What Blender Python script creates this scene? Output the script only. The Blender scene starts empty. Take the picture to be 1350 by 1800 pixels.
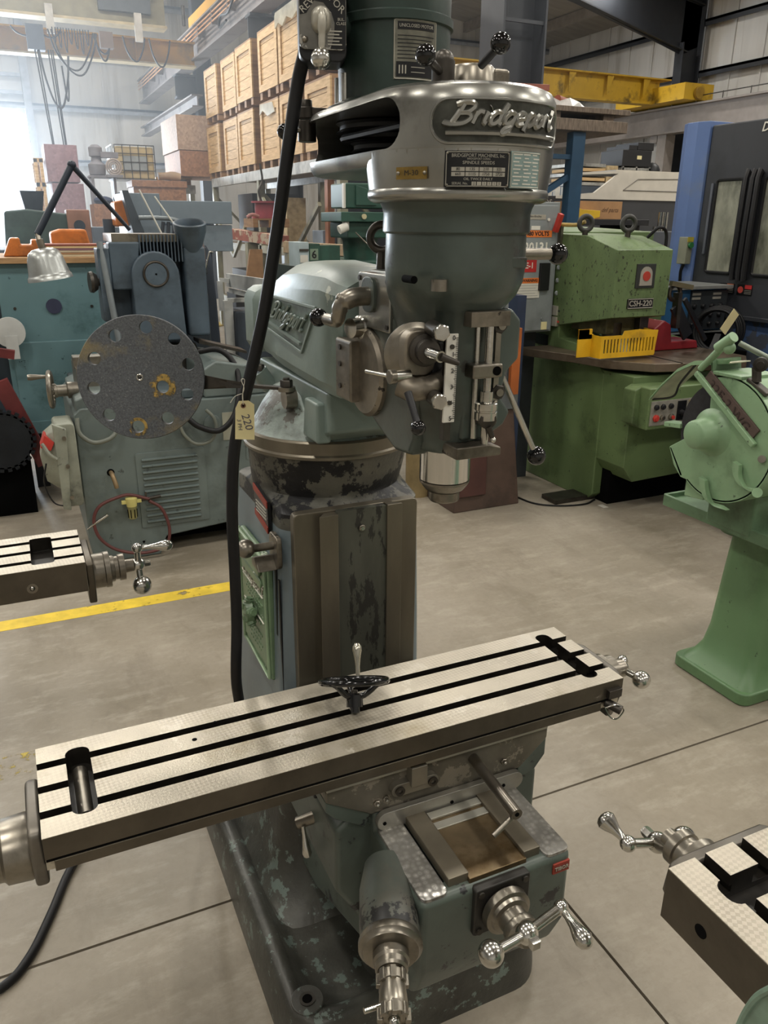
import bpy, bmesh, math, random
from mathutils import Vector, Matrix
R = math.radians
C = bpy.context.scene.collection
random.seed(7)
V = Vector

# ------------------------------------------------------------------ camera
CAMH = 1.70
FPX, PITCH, ROLL, YAW = 1387.0, R(20.08), R(.448), R(-24.8)
def cam_axes():
    cp, sp = math.cos(PITCH), math.sin(PITCH)
    fw, up, rt = V((0, cp, -sp)), V((0, sp, cp)), V((1, 0, 0))
    c, s = math.cos(ROLL), math.sin(ROLL)
    rt2 = c*rt + s*up; up2 = -s*rt + c*up
    Z = Matrix.Rotation(YAW, 3, 'Z')
    return Z @ rt2, Z @ up2, Z @ fw
CR, CU, CF = cam_axes()
cd = bpy.data.cameras.new('camera'); cam = bpy.data.objects.new('camera', cd); C.objects.link(cam)
cd.sensor_fit = 'VERTICAL'; cd.sensor_height = 36.0; cd.sensor_width = 27.0
cd.lens = 36.0*FPX/1800.0
cd.clip_start = .05; cd.clip_end = 200
cam.matrix_world = Matrix(((CR.x, CU.x, -CF.x, 0), (CR.y, CU.y, -CF.y, 0), (CR.z, CU.z, -CF.z, CAMH), (0, 0, 0, 1)))
bpy.context.scene.camera = cam
def at(px, py, x=None, y=None, z=None, d=None):
    """point of the world seen at a pixel of the photograph, on the plane x, y or z = const"""
    q = CF + (px-675)/FPX*CR - (py-900)/FPX*CU
    if z is not None: t = (z-CAMH)/q.z
    elif y is not None: t = y/q.y
    elif x is not None: t = x/q.x
    else: t = d
    return V((0, 0, CAMH)) + t*q

# ------------------------------------------------------------------ world, exposure, lights
sc = bpy.context.scene
sc.view_settings.view_transform = 'Standard'; sc.view_settings.look = 'None'
sc.view_settings.exposure = -0.12; sc.view_settings.gamma = 1.0; sc.view_settings.use_curve_mapping = False
w = bpy.data.worlds.new('world'); sc.world = w; w.use_nodes = True
bg = w.node_tree.nodes['Background']; bg.inputs[0].default_value = (.86, .93, 1.0, 1); bg.inputs[1].default_value = 1.3
LAMPS = []
def area(loc, sx, sy, power, col, rot=(0, 0, 0)):
    l = bpy.data.lights.new('bay_light', 'AREA'); l.shape = 'RECTANGLE'; l.size = sx; l.size_y = sy
    l.energy = power; l.color = col
    o = bpy.data.objects.new('bay_light', l); C.objects.link(o); o.location = loc; o.rotation_euler = rot
    return o
WARM = (1.0, .97, .905)
for lx in (-6.0, -1.2, 3.2, 8.6, 13.6):
    for ly in (-4.0, 1.0, 6.0, 11.5, 17.5):
        if lx == 3.2 and ly > 8: lxx = 1.6
        else: lxx = lx
        LAMPS.append((lxx, ly, 7.2))
        area((lxx, ly, 7.12), .45, 1.15, 170 if lx > 8 else (190 if ly > 8 and lx < 3.3 else 100), WARM)
# daylight that comes in through the open overhead door in the back wall
area((-1.2, 24.9, 2.3), 4.4, 3.9, 2600, (.80, .90, 1.0), (R(-90), 0, 0))

# ------------------------------------------------------------------ materials
def hexc(h):
    h = h.lstrip('#'); c = [int(h[i:i+2], 16)/255 for i in (0, 2, 4)]
    return tuple(x/12.92 if x <= .04045 else ((x+.055)/1.055)**2.4 for x in c) + (1,)
MATS = {}
def M(name, col, rough=.5, metal=0.0, var=.12, vs=6.0, bump=0.0, bs=60.0, chip=None, ca=.35, cs=9.0,
      grime=0.0, gcol='2a2722', gs=2.2, emit=0.0, crough=None, cmetal=0.0, stretch=None, spec=.5):
    """paint or metal with tonal variation, worn chips of another colour and a film of dirt"""
    if name in MATS: return MATS[name]
    m = bpy.data.materials.new(name); m.use_nodes = True
    nt = m.node_tree; N = nt.nodes; L = nt.links
    b = N['Principled BSDF']; c = hexc(col)
    b.inputs['Roughness'].default_value = rough; b.inputs['Metallic'].default_value = metal
    b.inputs['Specular IOR Level'].default_value = spec
    tc = N.new('ShaderNodeTexCoord'); mp = N.new('ShaderNodeMapping'); L.new(tc.outputs['Object'], mp.inputs[0])
    if stretch: mp.inputs['Scale'].default_value = stretch
    def noise(s, d=4, ro=.55):
        n = N.new('ShaderNodeTexNoise'); n.inputs['Scale'].default_value = s; n.inputs['Detail'].default_value = d
        n.inputs['Roughness'].default_value = ro; L.new(mp.outputs[0], n.inputs['Vector']); return n
    def mix(f, a, bb):
        x = N.new('ShaderNodeMix'); x.data_type = 'RGBA'
        if hasattr(f, 'is_linked'): L.new(f, x.inputs[0])
        else: x.inputs[0].default_value = f
        for s, i in ((a, 6), (bb, 7)):
            if hasattr(s, 'is_linked'): L.new(s, x.inputs[i])
            else: x.inputs[i].default_value = s
        return x.outputs[2]
    def ramp(src, lo, hi):
        r = N.new('ShaderNodeMapRange'); r.inputs[1].default_value = lo; r.inputs[2].default_value = hi
        L.new(src, r.inputs[0]); return r.outputs[0]
    out = c
    if var:
        n = noise(vs, 5)
        lo = tuple(x*(1-var*1.6) for x in c[:3])+(1,); hi = tuple(min(1, x*(1+var*1.6)) for x in c[:3])+(1,)
        out = mix(ramp(n.outputs[0], .3, .7), lo, hi)
    if grime:
        n = noise(gs, 6, .65)
        f = ramp(n.outputs[0], .58-grime*.35, .76-grime*.2)
        out = mix(f, out, hexc(gcol))
    rsock = None
    if chip:
        n = noise(cs, 7, .68)
        t = .66-ca*.34
        f = ramp(n.outputs[0], t, t+.018)
        out = mix(f, out, hexc(chip))
        if crough is not None or cmetal:
            r = N.new('ShaderNodeMapRange'); L.new(f, r.inputs[0]); r.inputs[3].default_value = rough
            r.inputs[4].default_value = rough if crough is None else crough; L.new(r.outputs[0], b.inputs['Roughness'])
            r = N.new('ShaderNodeMapRange'); L.new(f, r.inputs[0]); r.inputs[3].default_value = metal
            r.inputs[4].default_value = cmetal; L.new(r.outputs[0], b.inputs['Metallic'])
    if hasattr(out, 'is_linked'): L.new(out, b.inputs['Base Color'])
    else: b.inputs['Base Color'].default_value = out
    if bump:
        n = noise(bs, 4)
        bp = N.new('ShaderNodeBump'); bp.inputs['Strength'].default_value = min(1, bump); bp.inputs['Distance'].default_value = .002
        L.new(n.outputs[0], bp.inputs['Height']); L.new(bp.outputs[0], b.inputs['Normal'])
    if emit:
        b.inputs['Emission Color'].default_value = c; b.inputs['Emission Strength'].default_value = emit
    MATS[name] = m; return m
def hook(m):
    nt = m.node_tree; return nt.nodes, nt.links, nt.nodes['Principled BSDF']
def wood_mat(name, col, dark, sc_=(1, 1, 1), rough=.7, k=14):
    m = M(name, col, rough, var=0); N, L, b = hook(m)
    tc = N.new('ShaderNodeTexCoord'); mp = N.new('ShaderNodeMapping'); mp.inputs['Scale'].default_value = sc_
    L.new(tc.outputs['Object'], mp.inputs[0])
    n = N.new('ShaderNodeTexNoise'); n.inputs['Scale'].default_value = k; n.inputs['Detail'].default_value = 6; L.new(mp.outputs[0], n.inputs[0])
    r = N.new('ShaderNodeValToRGB'); r.color_ramp.elements[0].position = .3; r.color_ramp.elements[1].position = .68
    r.color_ramp.elements[0].color = hexc(dark); r.color_ramp.elements[1].color = hexc(col)
    L.new(n.outputs[0], r.inputs[0]); L.new(r.outputs[0], b.inputs['Base Color']); return m
def flake_mat(name, c1, c2, s=26, rough=.7, metal=0):
    m = M(name, c1, rough, metal, var=0); N, L, b = hook(m)
    tc = N.new('ShaderNodeTexCoord')
    v = N.new('ShaderNodeTexVoronoi'); v.inputs['Scale'].default_value = s; L.new(tc.outputs['Object'], v.inputs[0])
    r = N.new('ShaderNodeValToRGB'); r.color_ramp.elements[0].color = hexc(c1); r.color_ramp.elements[1].color = hexc(c2)
    L.new(v.outputs['Color'], r.inputs[0]); L.new(r.outputs[0], b.inputs['Base Color']); return m

# ------------------------------------------------------------------ mesh builder
ORG = {}
def catmull(pts, k=6):
    P = [V(p) for p in pts]
    if len(P) < 3: return P
    out = []
    for i in range(len(P)-1):
        a = P[i-1] if i else P[0]*2-P[1]; b = P[i]; c = P[i+1]; d = P[i+2] if i+2 < len(P) else P[-1]*2-P[-2]
        for j in range(k):
            t = j/k
            out.append(.5*((2*b)+(c-a)*t+(2*a-5*b+4*c-d)*t*t+(3*b-a-3*c+d)*t**3))
    return out+[P[-1]]
def rrect(x0, x1, y0, y1, r, n=4):
    r = min(r, (x1-x0)/2-1e-4, (y1-y0)/2-1e-4); o = []
    for cx, cy, a0 in ((x1-r, y1-r, 0), (x0+r, y1-r, 90), (x0+r, y0+r, 180), (x1-r, y0+r, 270)):
        for i in range(n+1):
            a = R(a0+90*i/n); o.append((cx+r*math.cos(a), cy+r*math.sin(a)))
    return o
def frame(ax):
    ax = V(ax).normalized(); u = ax.orthogonal().normalized(); return ax, u, ax.cross(u)
class MB:
    def __init__(s): s.bm = bmesh.new()
    def raw(s, vs, fs, M_=None):
        b = [s.bm.verts.new(M_ @ V(v) if M_ else V(v)) for v in vs]
        for f in fs:
            try: s.bm.faces.new([b[i] for i in f])
            except ValueError: pass
        return s
    def box(s, x0, x1, y0, y1, z0, z1, m=None):
        v = [(x, y, z) for z in (z0, z1) for y in (y0, y1) for x in (x0, x1)]
        return s.raw(v, [(0, 2, 3, 1), (4, 5, 7, 6), (0, 1, 5, 4), (2, 6, 7, 3), (0, 4, 6, 2), (1, 3, 7, 5)], m)
    def bar(s, a, b, w, h, up=(0, 0, 1)):
        a, b = V(a), V(b); d = (b-a).normalized(); u = V(up)
        if abs(d.dot(u)) > .99: u = V((0, 1, 0))
        r = d.cross(u).normalized(); u = r.cross(d)
        v = [p+r*i*w/2+u*j*h/2 for p in (a, b) for j in (-1, 1) for i in (-1, 1)]
        return s.raw(v, [(0, 1, 3, 2), (4, 6, 7, 5), (0, 4, 5, 1), (2, 3, 7, 6), (0, 2, 6, 4), (1, 5, 7, 3)])
    def prism(s, pts, lo, hi, axis='z', m=None):
        f = {'z': lambda p, h: (p[0], p[1], h), 'y': lambda p, h: (p[0], h, p[1]), 'x': lambda p, h: (h, p[0], p[1])}[axis]
        return s.loft([[f(p, lo) for p in pts], [f(p, hi) for p in pts]], m=m)
    def loft(s, rings, cap=True, m=None, close=False):
        n = len(rings[0]); v = [p for r in rings for p in r]; fs = []
        K = len(rings) if close else len(rings)-1
        for i in range(K):
            j2 = (i+1) % len(rings)
            for j in range(n): fs.append((i*n+j, i*n+(j+1) % n, j2*n+(j+1) % n, j2*n+j))
        if cap and not close: fs += [tuple(range(n))[::-1], tuple(range((len(rings)-1)*n, len(rings)*n))]
        return s.raw(v, fs, m)
    def lathe(s, prof, o, ax, n=24):
        ax, u, v = frame(ax); o = V(o); rings = []
        for t, r in prof:
            r = max(r, 1e-5); rings.append([o+ax*t+(u*math.cos(2*math.pi*i/n)+v*math.sin(2*math.pi*i/n))*r for i in range(n)])
        return s.loft(rings)
    def cyl(s, a, b, r, r2=None, n=20):
        a, b = V(a), V(b); return s.lathe([(0, r), ((b-a).length, r if r2 is None else r2)], a, b-a, n)
    def ring(s, o, ax, r0, r1, h, n=32):     # washer: inner r0, outer r1, height h along ax
        ax, u, v = frame(ax); o = V(o); rs = []
        for t, r in ((0, r1), (h, r1), (h, r0), (0, r0)):
            rs.append([o+ax*t+(u*math.cos(2*math.pi*i/n)+v*math.sin(2*math.pi*i/n))*r for i in range(n)])
        return s.loft(rs, close=True)
    def ball(s, c, r, n=16, sq=(1, 1, 1)):
        c = V(c); K = max(6, n//2)
        rings = [[c+V((r*math.sin(math.pi*i/K)*math.cos(2*math.pi*j/n)*sq[0], r*math.sin(math.pi*i/K)*math.sin(2*math.pi*j/n)*sq[1], r*math.cos(math.pi*i/K)*sq[2])) for j in range(n)] for i in range(1, K)]
        v = [p for q in rings for p in q]+[c+V((0, 0, r*sq[2])), c-V((0, 0, r*sq[2]))]; a = len(v)-2; fs = []
        for i in range(K-2):
            for j in range(n): fs.append((i*n+j, (i+1)*n+j, (i+1)*n+(j+1) % n, i*n+(j+1) % n))
        for j in range(n):
            fs.append((a, j, (j+1) % n)); fs.append((a+1, (K-2)*n+(j+1) % n, (K-2)*n+j))
        return s.raw(v, fs)
    def tube(s, pts, r, n=8, k=6, cl=False, flat=None):
        P = catmull(pts, k) if k else [V(p) for p in pts]
        if cl: P = P[:-1] if (P[0]-P[-1]).length < 1e-6 else P
        rings = []; u = None; N_ = len(P)
        for i, p in enumerate(P):
            if cl: d = (P[(i+1) % N_]-P[i-1])
            else: d = (P[min(i+1, N_-1)]-P[max(i-1, 0)])
            if d.length < 1e-9: d = V((0, 0, 1))
            d.normalize()
            if u is None: u = d.orthogonal().normalized()
            else:
                u = u-d*u.dot(d)
                u = u.normalized() if u.length > 1e-6 else d.orthogonal().normalized()
            v = d.cross(u); rr = r[min(i*len(r)//N_, len(r)-1)] if isinstance(r, (list, tuple)) else r
            rings.append([p+(u*math.cos(2*math.pi*j/n)+v*math.sin(2*math.pi*j/n))*rr for j in range(n)])
        return s.loft(rings, close=cl)
    def torus(s, c, ax, Rr, r, n=40, k=10):
        ax, u, v = frame(ax); c = V(c)
        rs = []
        for i in range(n):
            a = 2*math.pi*i/n; e = u*math.cos(a)+v*math.sin(a)
            rs.append([c+e*(Rr+r*math.cos(2*math.pi*j/k))+ax*r*math.sin(2*math.pi*j/k) for j in range(k)])
        return s.loft(rs, close=True)
    def hexn(s, o, ax, r, h, n=6): return s.lathe([(0, r), (h*.85, r), (h, r*.86)], o, ax, n)
    def build(s, name, mat, parent=None, bevel=0, seg=2, smooth=38, kind=None, label=None, cut=None):
        bmesh.ops.recalc_face_normals(s.bm, faces=s.bm.faces[:])
        me = bpy.data.meshes.new(name); s.bm.to_mesh(me); s.bm.free(); s.bm = None
        if cut is not None:
            bmesh.ops.recalc_face_normals(cut.bm, faces=cut.bm.faces[:])
            cm = bpy.data.meshes.new('t'); cut.bm.to_mesh(cm); cut.bm.free()
            a = bpy.data.objects.new('t', me); c = bpy.data.objects.new('t', cm); C.objects.link(a); C.objects.link(c)
            md = a.modifiers.new('b', 'BOOLEAN'); md.operation = 'DIFFERENCE'; md.object = c; md.solver = 'EXACT'; md.use_self = True
            dg = bpy.context.evaluated_depsgraph_get(); dg.update()
            me2 = bpy.data.meshes.new_from_object(a.evaluated_get(dg))
            for q in (a, c): bpy.data.objects.remove(q)
            bpy.data.meshes.remove(me); bpy.data.meshes.remove(cm); me = me2; me.name = name
        return finish(name, me, mat, parent, bevel, seg, smooth, kind, label)
def origin_of(me):
    xs = [v.co for v in me.vertices]
    lo = [min(c[i] for c in xs) for i in range(3)]; hi = [max(c[i] for c in xs) for i in range(3)]
    return V(((lo[0]+hi[0])/2, (lo[1]+hi[1])/2, lo[2]))
def finish(name, me, mat, parent, bevel=0, seg=2, smooth=38, kind=None, label=None):
    o = bpy.data.objects.new(name, me)
    C.objects.link(o)
    org = ORG[parent.name] if parent else origin_of(me)
    me.transform(Matrix.Translation(-org))
    if parent: o.parent = parent
    else: o.location = org
    ORG[o.name] = org
    me.materials.clear(); me.materials.append(mat)
    if smooth:
        me.polygons.foreach_set('use_smooth', [True]*len(me.polygons)); me.set_sharp_from_angle(angle=R(smooth))
    if bevel:
        md = o.modifiers.new('bevel', 'BEVEL'); md.width = bevel; md.segments = seg; md.limit_method = 'ANGLE'; md.angle_limit = R(35)
        md.harden_normals = True; md.use_clamp_overlap = True
    if kind: o['kind'] = kind
    if label: o['label'] = label
    return o
def thing(name, label, cat, loc, group=None):
    o = bpy.data.objects.new(name, None); C.objects.link(o); o.location = loc; ORG[o.name] = V(loc)
    o.empty_display_size = .1
    o['label'] = label; o['category'] = cat
    if group: o['group'] = group
    return o
def tag(o, label, cat, group=None):
    o['label'] = label; o['category'] = cat
    if group: o['group'] = group
    return o
def dup(root, loc=None, rotz=None, label=None, scale=None):
    r = root.copy(); C.objects.link(r)
    if loc is not None: r.location = loc
    if rotz is not None: r.rotation_euler = (0, 0, rotz)
    if scale: r.scale = scale
    if label: r['label'] = label
    for ch in root.children:
        c = ch.copy(); C.objects.link(c); c.parent = r
        for g in ch.children:
            d = g.copy(); C.objects.link(d); d.parent = c
    return r
def text(name, s, size, loc, xd, up, mat, parent, depth=.0006, align='CENTER', shear=0, bold=0, fn=None, spacing=1, wide=1.0, label=None):
    cu = bpy.data.curves.new('t', 'FONT'); cu.body = s; cu.size = size; cu.align_x = align; cu.align_y = 'CENTER'
    cu.extrude = depth; cu.shear = shear; cu.offset = bold; cu.resolution_u = 2; cu.space_character = spacing
    o = bpy.data.objects.new('t', cu); C.objects.link(o)
    dg = bpy.context.evaluated_depsgraph_get(); dg.update()
    me = bpy.data.meshes.new_from_object(o.evaluated_get(dg)); bpy.data.objects.remove(o); bpy.data.curves.remove(cu)
    xd = V(xd).normalized(); up = V(up); up = (up-xd*up.dot(xd)).normalized(); nz = xd.cross(up); loc = V(loc)
    for v in me.vertices:
        c = v.co; x = c.x*wide
        v.co = fn(x, c.y, c.z) if fn else loc+xd*x+up*c.y+nz*c.z
    return finish(name, me, mat, parent, 0, 2, 0, None, label)
# strokes of a slanted script wordmark: x to the right, y up, unit = capital height
SCRIPT = [
 [(-.1, .93), (.1, 1.03), (.38, 1.03), (.52, .86), (.4, .6), (.14, .53)], [(.14, .98), (.1, .5), (.02, .0)],
 [(.14, .53), (.42, .52), (.56, .3), (.42, .04), (.1, -.02), (-.2, .03), (-.3, .1)],
 [(.72, .5), (.7, 0)], [(.71, .3), (.8, .5), (.95, .47)],
 [(1.08, .5), (1.06, .1), (1.16, .0)], [(1.1, .74), (1.11, .76)],
 [(1.58, .44), (1.4, .5), (1.26, .28), (1.3, .04), (1.44, .02), (1.57, .2)], [(1.64, 1.02), (1.6, .5), (1.58, .08), (1.68, .0)],
 [(2.08, .44), (1.9, .5), (1.76, .28), (1.8, .06), (1.94, .04), (2.06, .2)], [(2.12, .5), (2.08, 0), (2.0, -.38), (1.84, -.45), (1.86, -.25), (2.1, -.05)],
 [(2.26, .24), (2.5, .3), (2.48, .48), (2.34, .5), (2.24, .28), (2.32, .04), (2.52, .06)],
 [(2.68, .52), (2.66, .1), (2.64, -.3)], [(2.66, .3), (2.8, .52), (2.96, .4), (2.94, .14), (2.8, .0), (2.68, .08)],
 [(3.2, .5), (3.08, .3), (3.12, .06), (3.26, .0), (3.38, .2), (3.34, .44), (3.2, .5)],
 [(3.54, .5), (3.52, 0)], [(3.53, .3), (3.62, .5), (3.74, .47)],
 [(3.98, .92), (3.94, .2), (4.02, .0), (4.14, .1)], [(3.82, .54), (4.12, .56)]]
def script(mb, fn, r, extra=()):
    yy = lambda x, y: y if x < .62 or y < 0 else (y*1.2 if y < .5 else .6+(y-.5)*.82)
    for st in list(SCRIPT)+list(extra):
        P = catmull([(x+y*.3, yy(x, y), 0) for x, y in st], 4)
        mb.tube([fn(p.x, p.y) for p in P], r, 6, 0)
# turned handles and knobs
def handle_prof(L, r):
    return [(0, r*.42), (L*.06, r*.5), (L*.1, r*.42), (L*.25, r*.38), (L*.45, r*.52), (L*.65, r*.85), (L*.8, r), (L*.92, r*.82), (L*.98, r*.45), (L, r*.05)]
def lever(parent, a, b, rr, rb, rodmat, ballmat, name='lever', ball=True):
    o = MB().cyl(a, b, rr, rr*.9, 14).build(name, rodmat, parent)
    if ball: MB().ball(b, rb, 20).build('knob', ballmat, o)
    return o
# ------------------------------------------------------------------ palette
cast = M('bare_cast', '8a8275', .42, .75, var=.2, vs=14, chip='3c3833', ca=.18, cs=14, grime=.35, gcol='4a453d', gs=6)
bright = M('bright_steel', 'c4c2bb', .2, 1.0, var=.12, vs=20, bump=.1, bs=90)
steel = M('worn_steel', '8f897e', .32, .9, var=.18, vs=18, grime=.2, gcol='4d463c', gs=9)
darksteel = M('dark_steel', '4e4a45', .38, .8, var=.2, vs=16)
chrome = M('chrome', 'c8c6c2', .12, 1.0, var=.05)
blackpl = M('black_plastic', '0d0d0e', .12, 0, var=.0, spec=.6)
black = M('black_paint', '17171a', .45, 0, var=.2)
rubber = M('rubber', '111113', .5, 0, var=.15, spec=.35)
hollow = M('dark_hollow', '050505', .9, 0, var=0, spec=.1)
brass = M('brass', '8c7440', .38, .8, var=.2, vs=40)
paint = M('mill_paint', '65736e', .38, 0, var=.14, vs=5, chip='33332f', ca=.14, cs=11, grime=.3, gcol='3e423d', gs=3.2, bump=.25, bs=35)
paint_side = M('column_paint', '6a767b', .42, 0, var=.12, vs=4, chip='303438', ca=.12, cs=7, grime=.22, gcol='4a5052', gs=3, stretch=(1, 1, .35))
worn = M('worn_column_paint', '55544d', .5, .2, var=.25, vs=9, chip='1a1a1c', ca=.52, cs=8, grime=.35, gcol='6a675c', gs=5, bump=.5, bs=120)
basep = M('base_paint', '4b4b45', .4, .15, var=.25, vs=7, chip='69756e', ca=.24, cs=20, grime=.55, gcol='383631', gs=4, bump=.6, bs=70)
kneep = M('knee_paint', '4e5750', .4, 0, var=.14, vs=5, chip='202022', ca=.16, cs=16, grime=.25, gcol='343a35', gs=4, bump=.2, bs=40)
rampaint = M('ram_paint', '74827c', .38, 0, var=.1, vs=6, chip='a3a99b', ca=.1, cs=12, grime=.16, gcol='5a655e', gs=3, bump=.3, bs=30)
headp = M('head_paint', '4c5550', .3, .25, var=.16, vs=7, chip='3d3e3a', ca=.12, cs=9, grime=.3, gcol='45443d', gs=4, bump=.25, bs=40)
polished = M('polished_casting', '9b9a94', .27, .85, var=.12, vs=9, grime=.16, gcol='5c5a54', gs=8)
motorg = M('motor_green', '2a3a34', .35, 0, var=.2, vs=6, grime=.2, gcol='202723', gs=5, bump=.2, bs=60)
doorg = M('door_green', '6b8264', .4, 0, var=.1, vs=10, chip='d8dccb', ca=.03, cs=20, grime=.15, gcol='40513b', gs=10)
tabtop = M('table_top_steel', 'a29b8d', .36, .55, var=.1, vs=7, grime=.18, gcol='7d7262', gs=5, bump=.35, bs=260)
tabside = M('table_side_steel', '5d564b', .4, .7, var=.14, vs=12, bump=.2, bs=80)
wayst = M('way_steel', '726b5d', .38, .6, var=.1, vs=5, stretch=(3, 3, .8))
tagm = M('manila', 'e3d7a4', .8, var=.04)
whitep = M('white_print', 'd6d3c8', .6, var=.05)
silverp = M('silver_print', 'b5b1a5', .4, .5, var=.1)
blackplate = M('black_plate', '18191b', .35, .2, var=.2, vs=30)
redp = M('red_plate', '8c3325', .5, var=.2)
white = M('white_paint', 'd9d6cc', .5, var=.06)
yellow = M('safety_yellow', 'd8a81e', .5, var=.1, grime=.12, gcol='7c6328', gs=4)
orange = M('orange_label', 'd87634', .6, var=.04)
# flaked (hand scraped) and engine turned steel
def turned(name, col, s, sx=(1, 1, 1)):
    m = M(name, col, .3, .6, var=0); N, L, b = hook(m)
    tc = N.new('ShaderNodeTexCoord'); mp = N.new('ShaderNodeMapping'); mp.inputs['Scale'].default_value = sx; L.new(tc.outputs['Object'], mp.inputs[0])
    v = N.new('ShaderNodeTexVoronoi'); v.inputs['Scale'].default_value = s; v.inputs['Randomness'].default_value = .55; L.new(mp.outputs[0], v.inputs[0])
    r = N.new('ShaderNodeValToRGB'); r.color_ramp.elements[0].color = hexc('e6e4df'); r.color_ramp.elements[1].color = hexc('4d4b48'); r.color_ramp.elements[1].position = .62
    L.new(v.outputs['Distance'], r.inputs[0])
    n = N.new('ShaderNodeTexNoise'); n.inputs['Scale'].default_value = 9; L.new(mp.outputs[0], n.inputs[0])
    x = N.new('ShaderNodeMix'); x.data_type = 'RGBA'; x.inputs[6].default_value = hexc('a5a29b'); L.new(n.outputs[0], x.inputs[0]); L.new(r.outputs[0], x.inputs[7])
    L.new(x.outputs[2], b.inputs['Base Color'])
    q = N.new('ShaderNodeMapRange'); q.inputs[3].default_value = .16; q.inputs[4].default_value = .5; L.new(v.outputs['Distance'], q.inputs[0]); L.new(q.outputs[0], b.inputs['Roughness'])
    return m
enginet = turned('engine_turned_steel', 'aaa8a2', 95)

# ------------------------------------------------------------------ building shell
def structure(name, mb, mat, parent=None, **k):
    o = mb.build(name, mat, parent, **k)
    if not parent: o['kind'] = 'structure'
    return o
conc = M('concrete', '8a8271', .5, 0, var=0)
N, L, b = hook(conc)
tc = N.new('ShaderNodeTexCoord')
def nz(s, d=6, r=.6, st=None):
    n = N.new('ShaderNodeTexNoise'); n.inputs['Scale'].default_value = s; n.inputs['Detail'].default_value = d; n.inputs['Roughness'].default_value = r
    if st:
        mp = N.new('ShaderNodeMapping'); mp.inputs['Scale'].default_value = st; L.new(tc.outputs['Object'], mp.inputs[0]); L.new(mp.outputs[0], n.inputs[0])
    else: L.new(tc.outputs['Object'], n.inputs[0])
    return n.outputs[0]
def rmp(s, stops):
    r = N.new('ShaderNodeValToRGB'); e = r.color_ramp.elements
    e[0].position, e[0].color = stops[0][0], hexc(stops[0][1]); e[1].position, e[1].color = stops[-1][0], hexc(stops[-1][1])
    for p, c in stops[1:-1]: q = e.new(p); q.color = hexc(c)
    L.new(s, r.inputs[0]); return r.outputs[0]
def mx(f, a, b_, mode='MIX'):
    x = N.new('ShaderNodeMix'); x.data_type = 'RGBA'; x.blend_type = mode
    L.new(f, x.inputs[0]) if hasattr(f, 'is_linked') else setattr(x.inputs[0], 'default_value', f)
    for s_, i in ((a, 6), (b_, 7)):
        L.new(s_, x.inputs[i]) if hasattr(s_, 'is_linked') else setattr(x.inputs[i], 'default_value', s_)
    return x.outputs[2]
c1 = rmp(nz(1.1, 8, .62), [(.3, '7d7463'), (.5, '92897a'), (.7, 'a1988a')])
c2 = mx(rmp(nz(7, 9, .72, (.8, 2.2, 1)), [(.5, '000000'), (.78, 'ffffff')]), c1, hexc('a9a192'))
c3 = mx(rmp(nz(2.6, 6, .7, (2.2, .8, 1)), [(.55, '000000'), (.66, '8a8a8a')]), c2, hexc('645a4c'))
c4 = mx(rmp(nz(40, 5, .7), [(.45, '000000'), (.75, '777777')]), c3, hexc('5d5548'))
L.new(c4, b.inputs['Base Color'])
rr = N.new('ShaderNodeMapRange'); L.new(nz(3, 5), rr.inputs[0]); rr.inputs[3].default_value = .28; rr.inputs[4].default_value = .62; L.new(rr.outputs[0], b.inputs['Roughness'])
bp = N.new('ShaderNodeBump'); bp.inputs['Strength'].default_value = .25; bp.inputs['Distance'].default_value = .002; L.new(nz(55, 5), bp.inputs['Height']); L.new(bp.outputs[0], b.inputs['Normal'])

# slabs with sawn joints between them (the joints are real gaps over a darker bed)
jx, jy = [-14, -2.72, 1.13, 6.0, 11.0, 18.0], [-9, 1.64, 7.2, 13, 19, 30]
floor = structure('floor', MB().box(-14, 18, -9, 30, -.2, -.02), M('joint_fill', '2c2822', .9, var=.2), smooth=0)
j = .004
for i in range(5):
    for k in range(5):
        x0, x1, y0, y1 = jx[i]+(j if i else 0), jx[i+1]-j, jy[k]+(j if k else 0), jy[k+1]-j
        MB().box(x0, x1, y0, y1, -.025, 0).build('floor_slab', conc, floor, smooth=0)
lc = M('worn_line_yellow', 'd9bb3c', .6, var=.12, vs=12)
N, L, b = hook(lc)
tc = N.new('ShaderNodeTexCoord')
al = rmp(nz(9, 8, .75), [(.36, '000000'), (.44, 'ffffff')]); L.new(al, b.inputs['Alpha'])
lc2 = M('ghost_line_yellow', 'b3a048', .6, var=.12, vs=12)
N, L, b = hook(lc2)
tc = N.new('ShaderNodeTexCoord')
al = rmp(nz(12, 8, .8), [(.5, '000000'), (.56, 'ffffff')]); L.new(al, b.inputs['Alpha'])
MB().box(-6, 1.0, 3.50, 3.60, -.001, .0012).build('floor_line', lc, floor, smooth=0)
MB().box(-6, .5, 2.42, 2.54, -.001, .0012).build('floor_line', lc2, floor, smooth=0)

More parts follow.
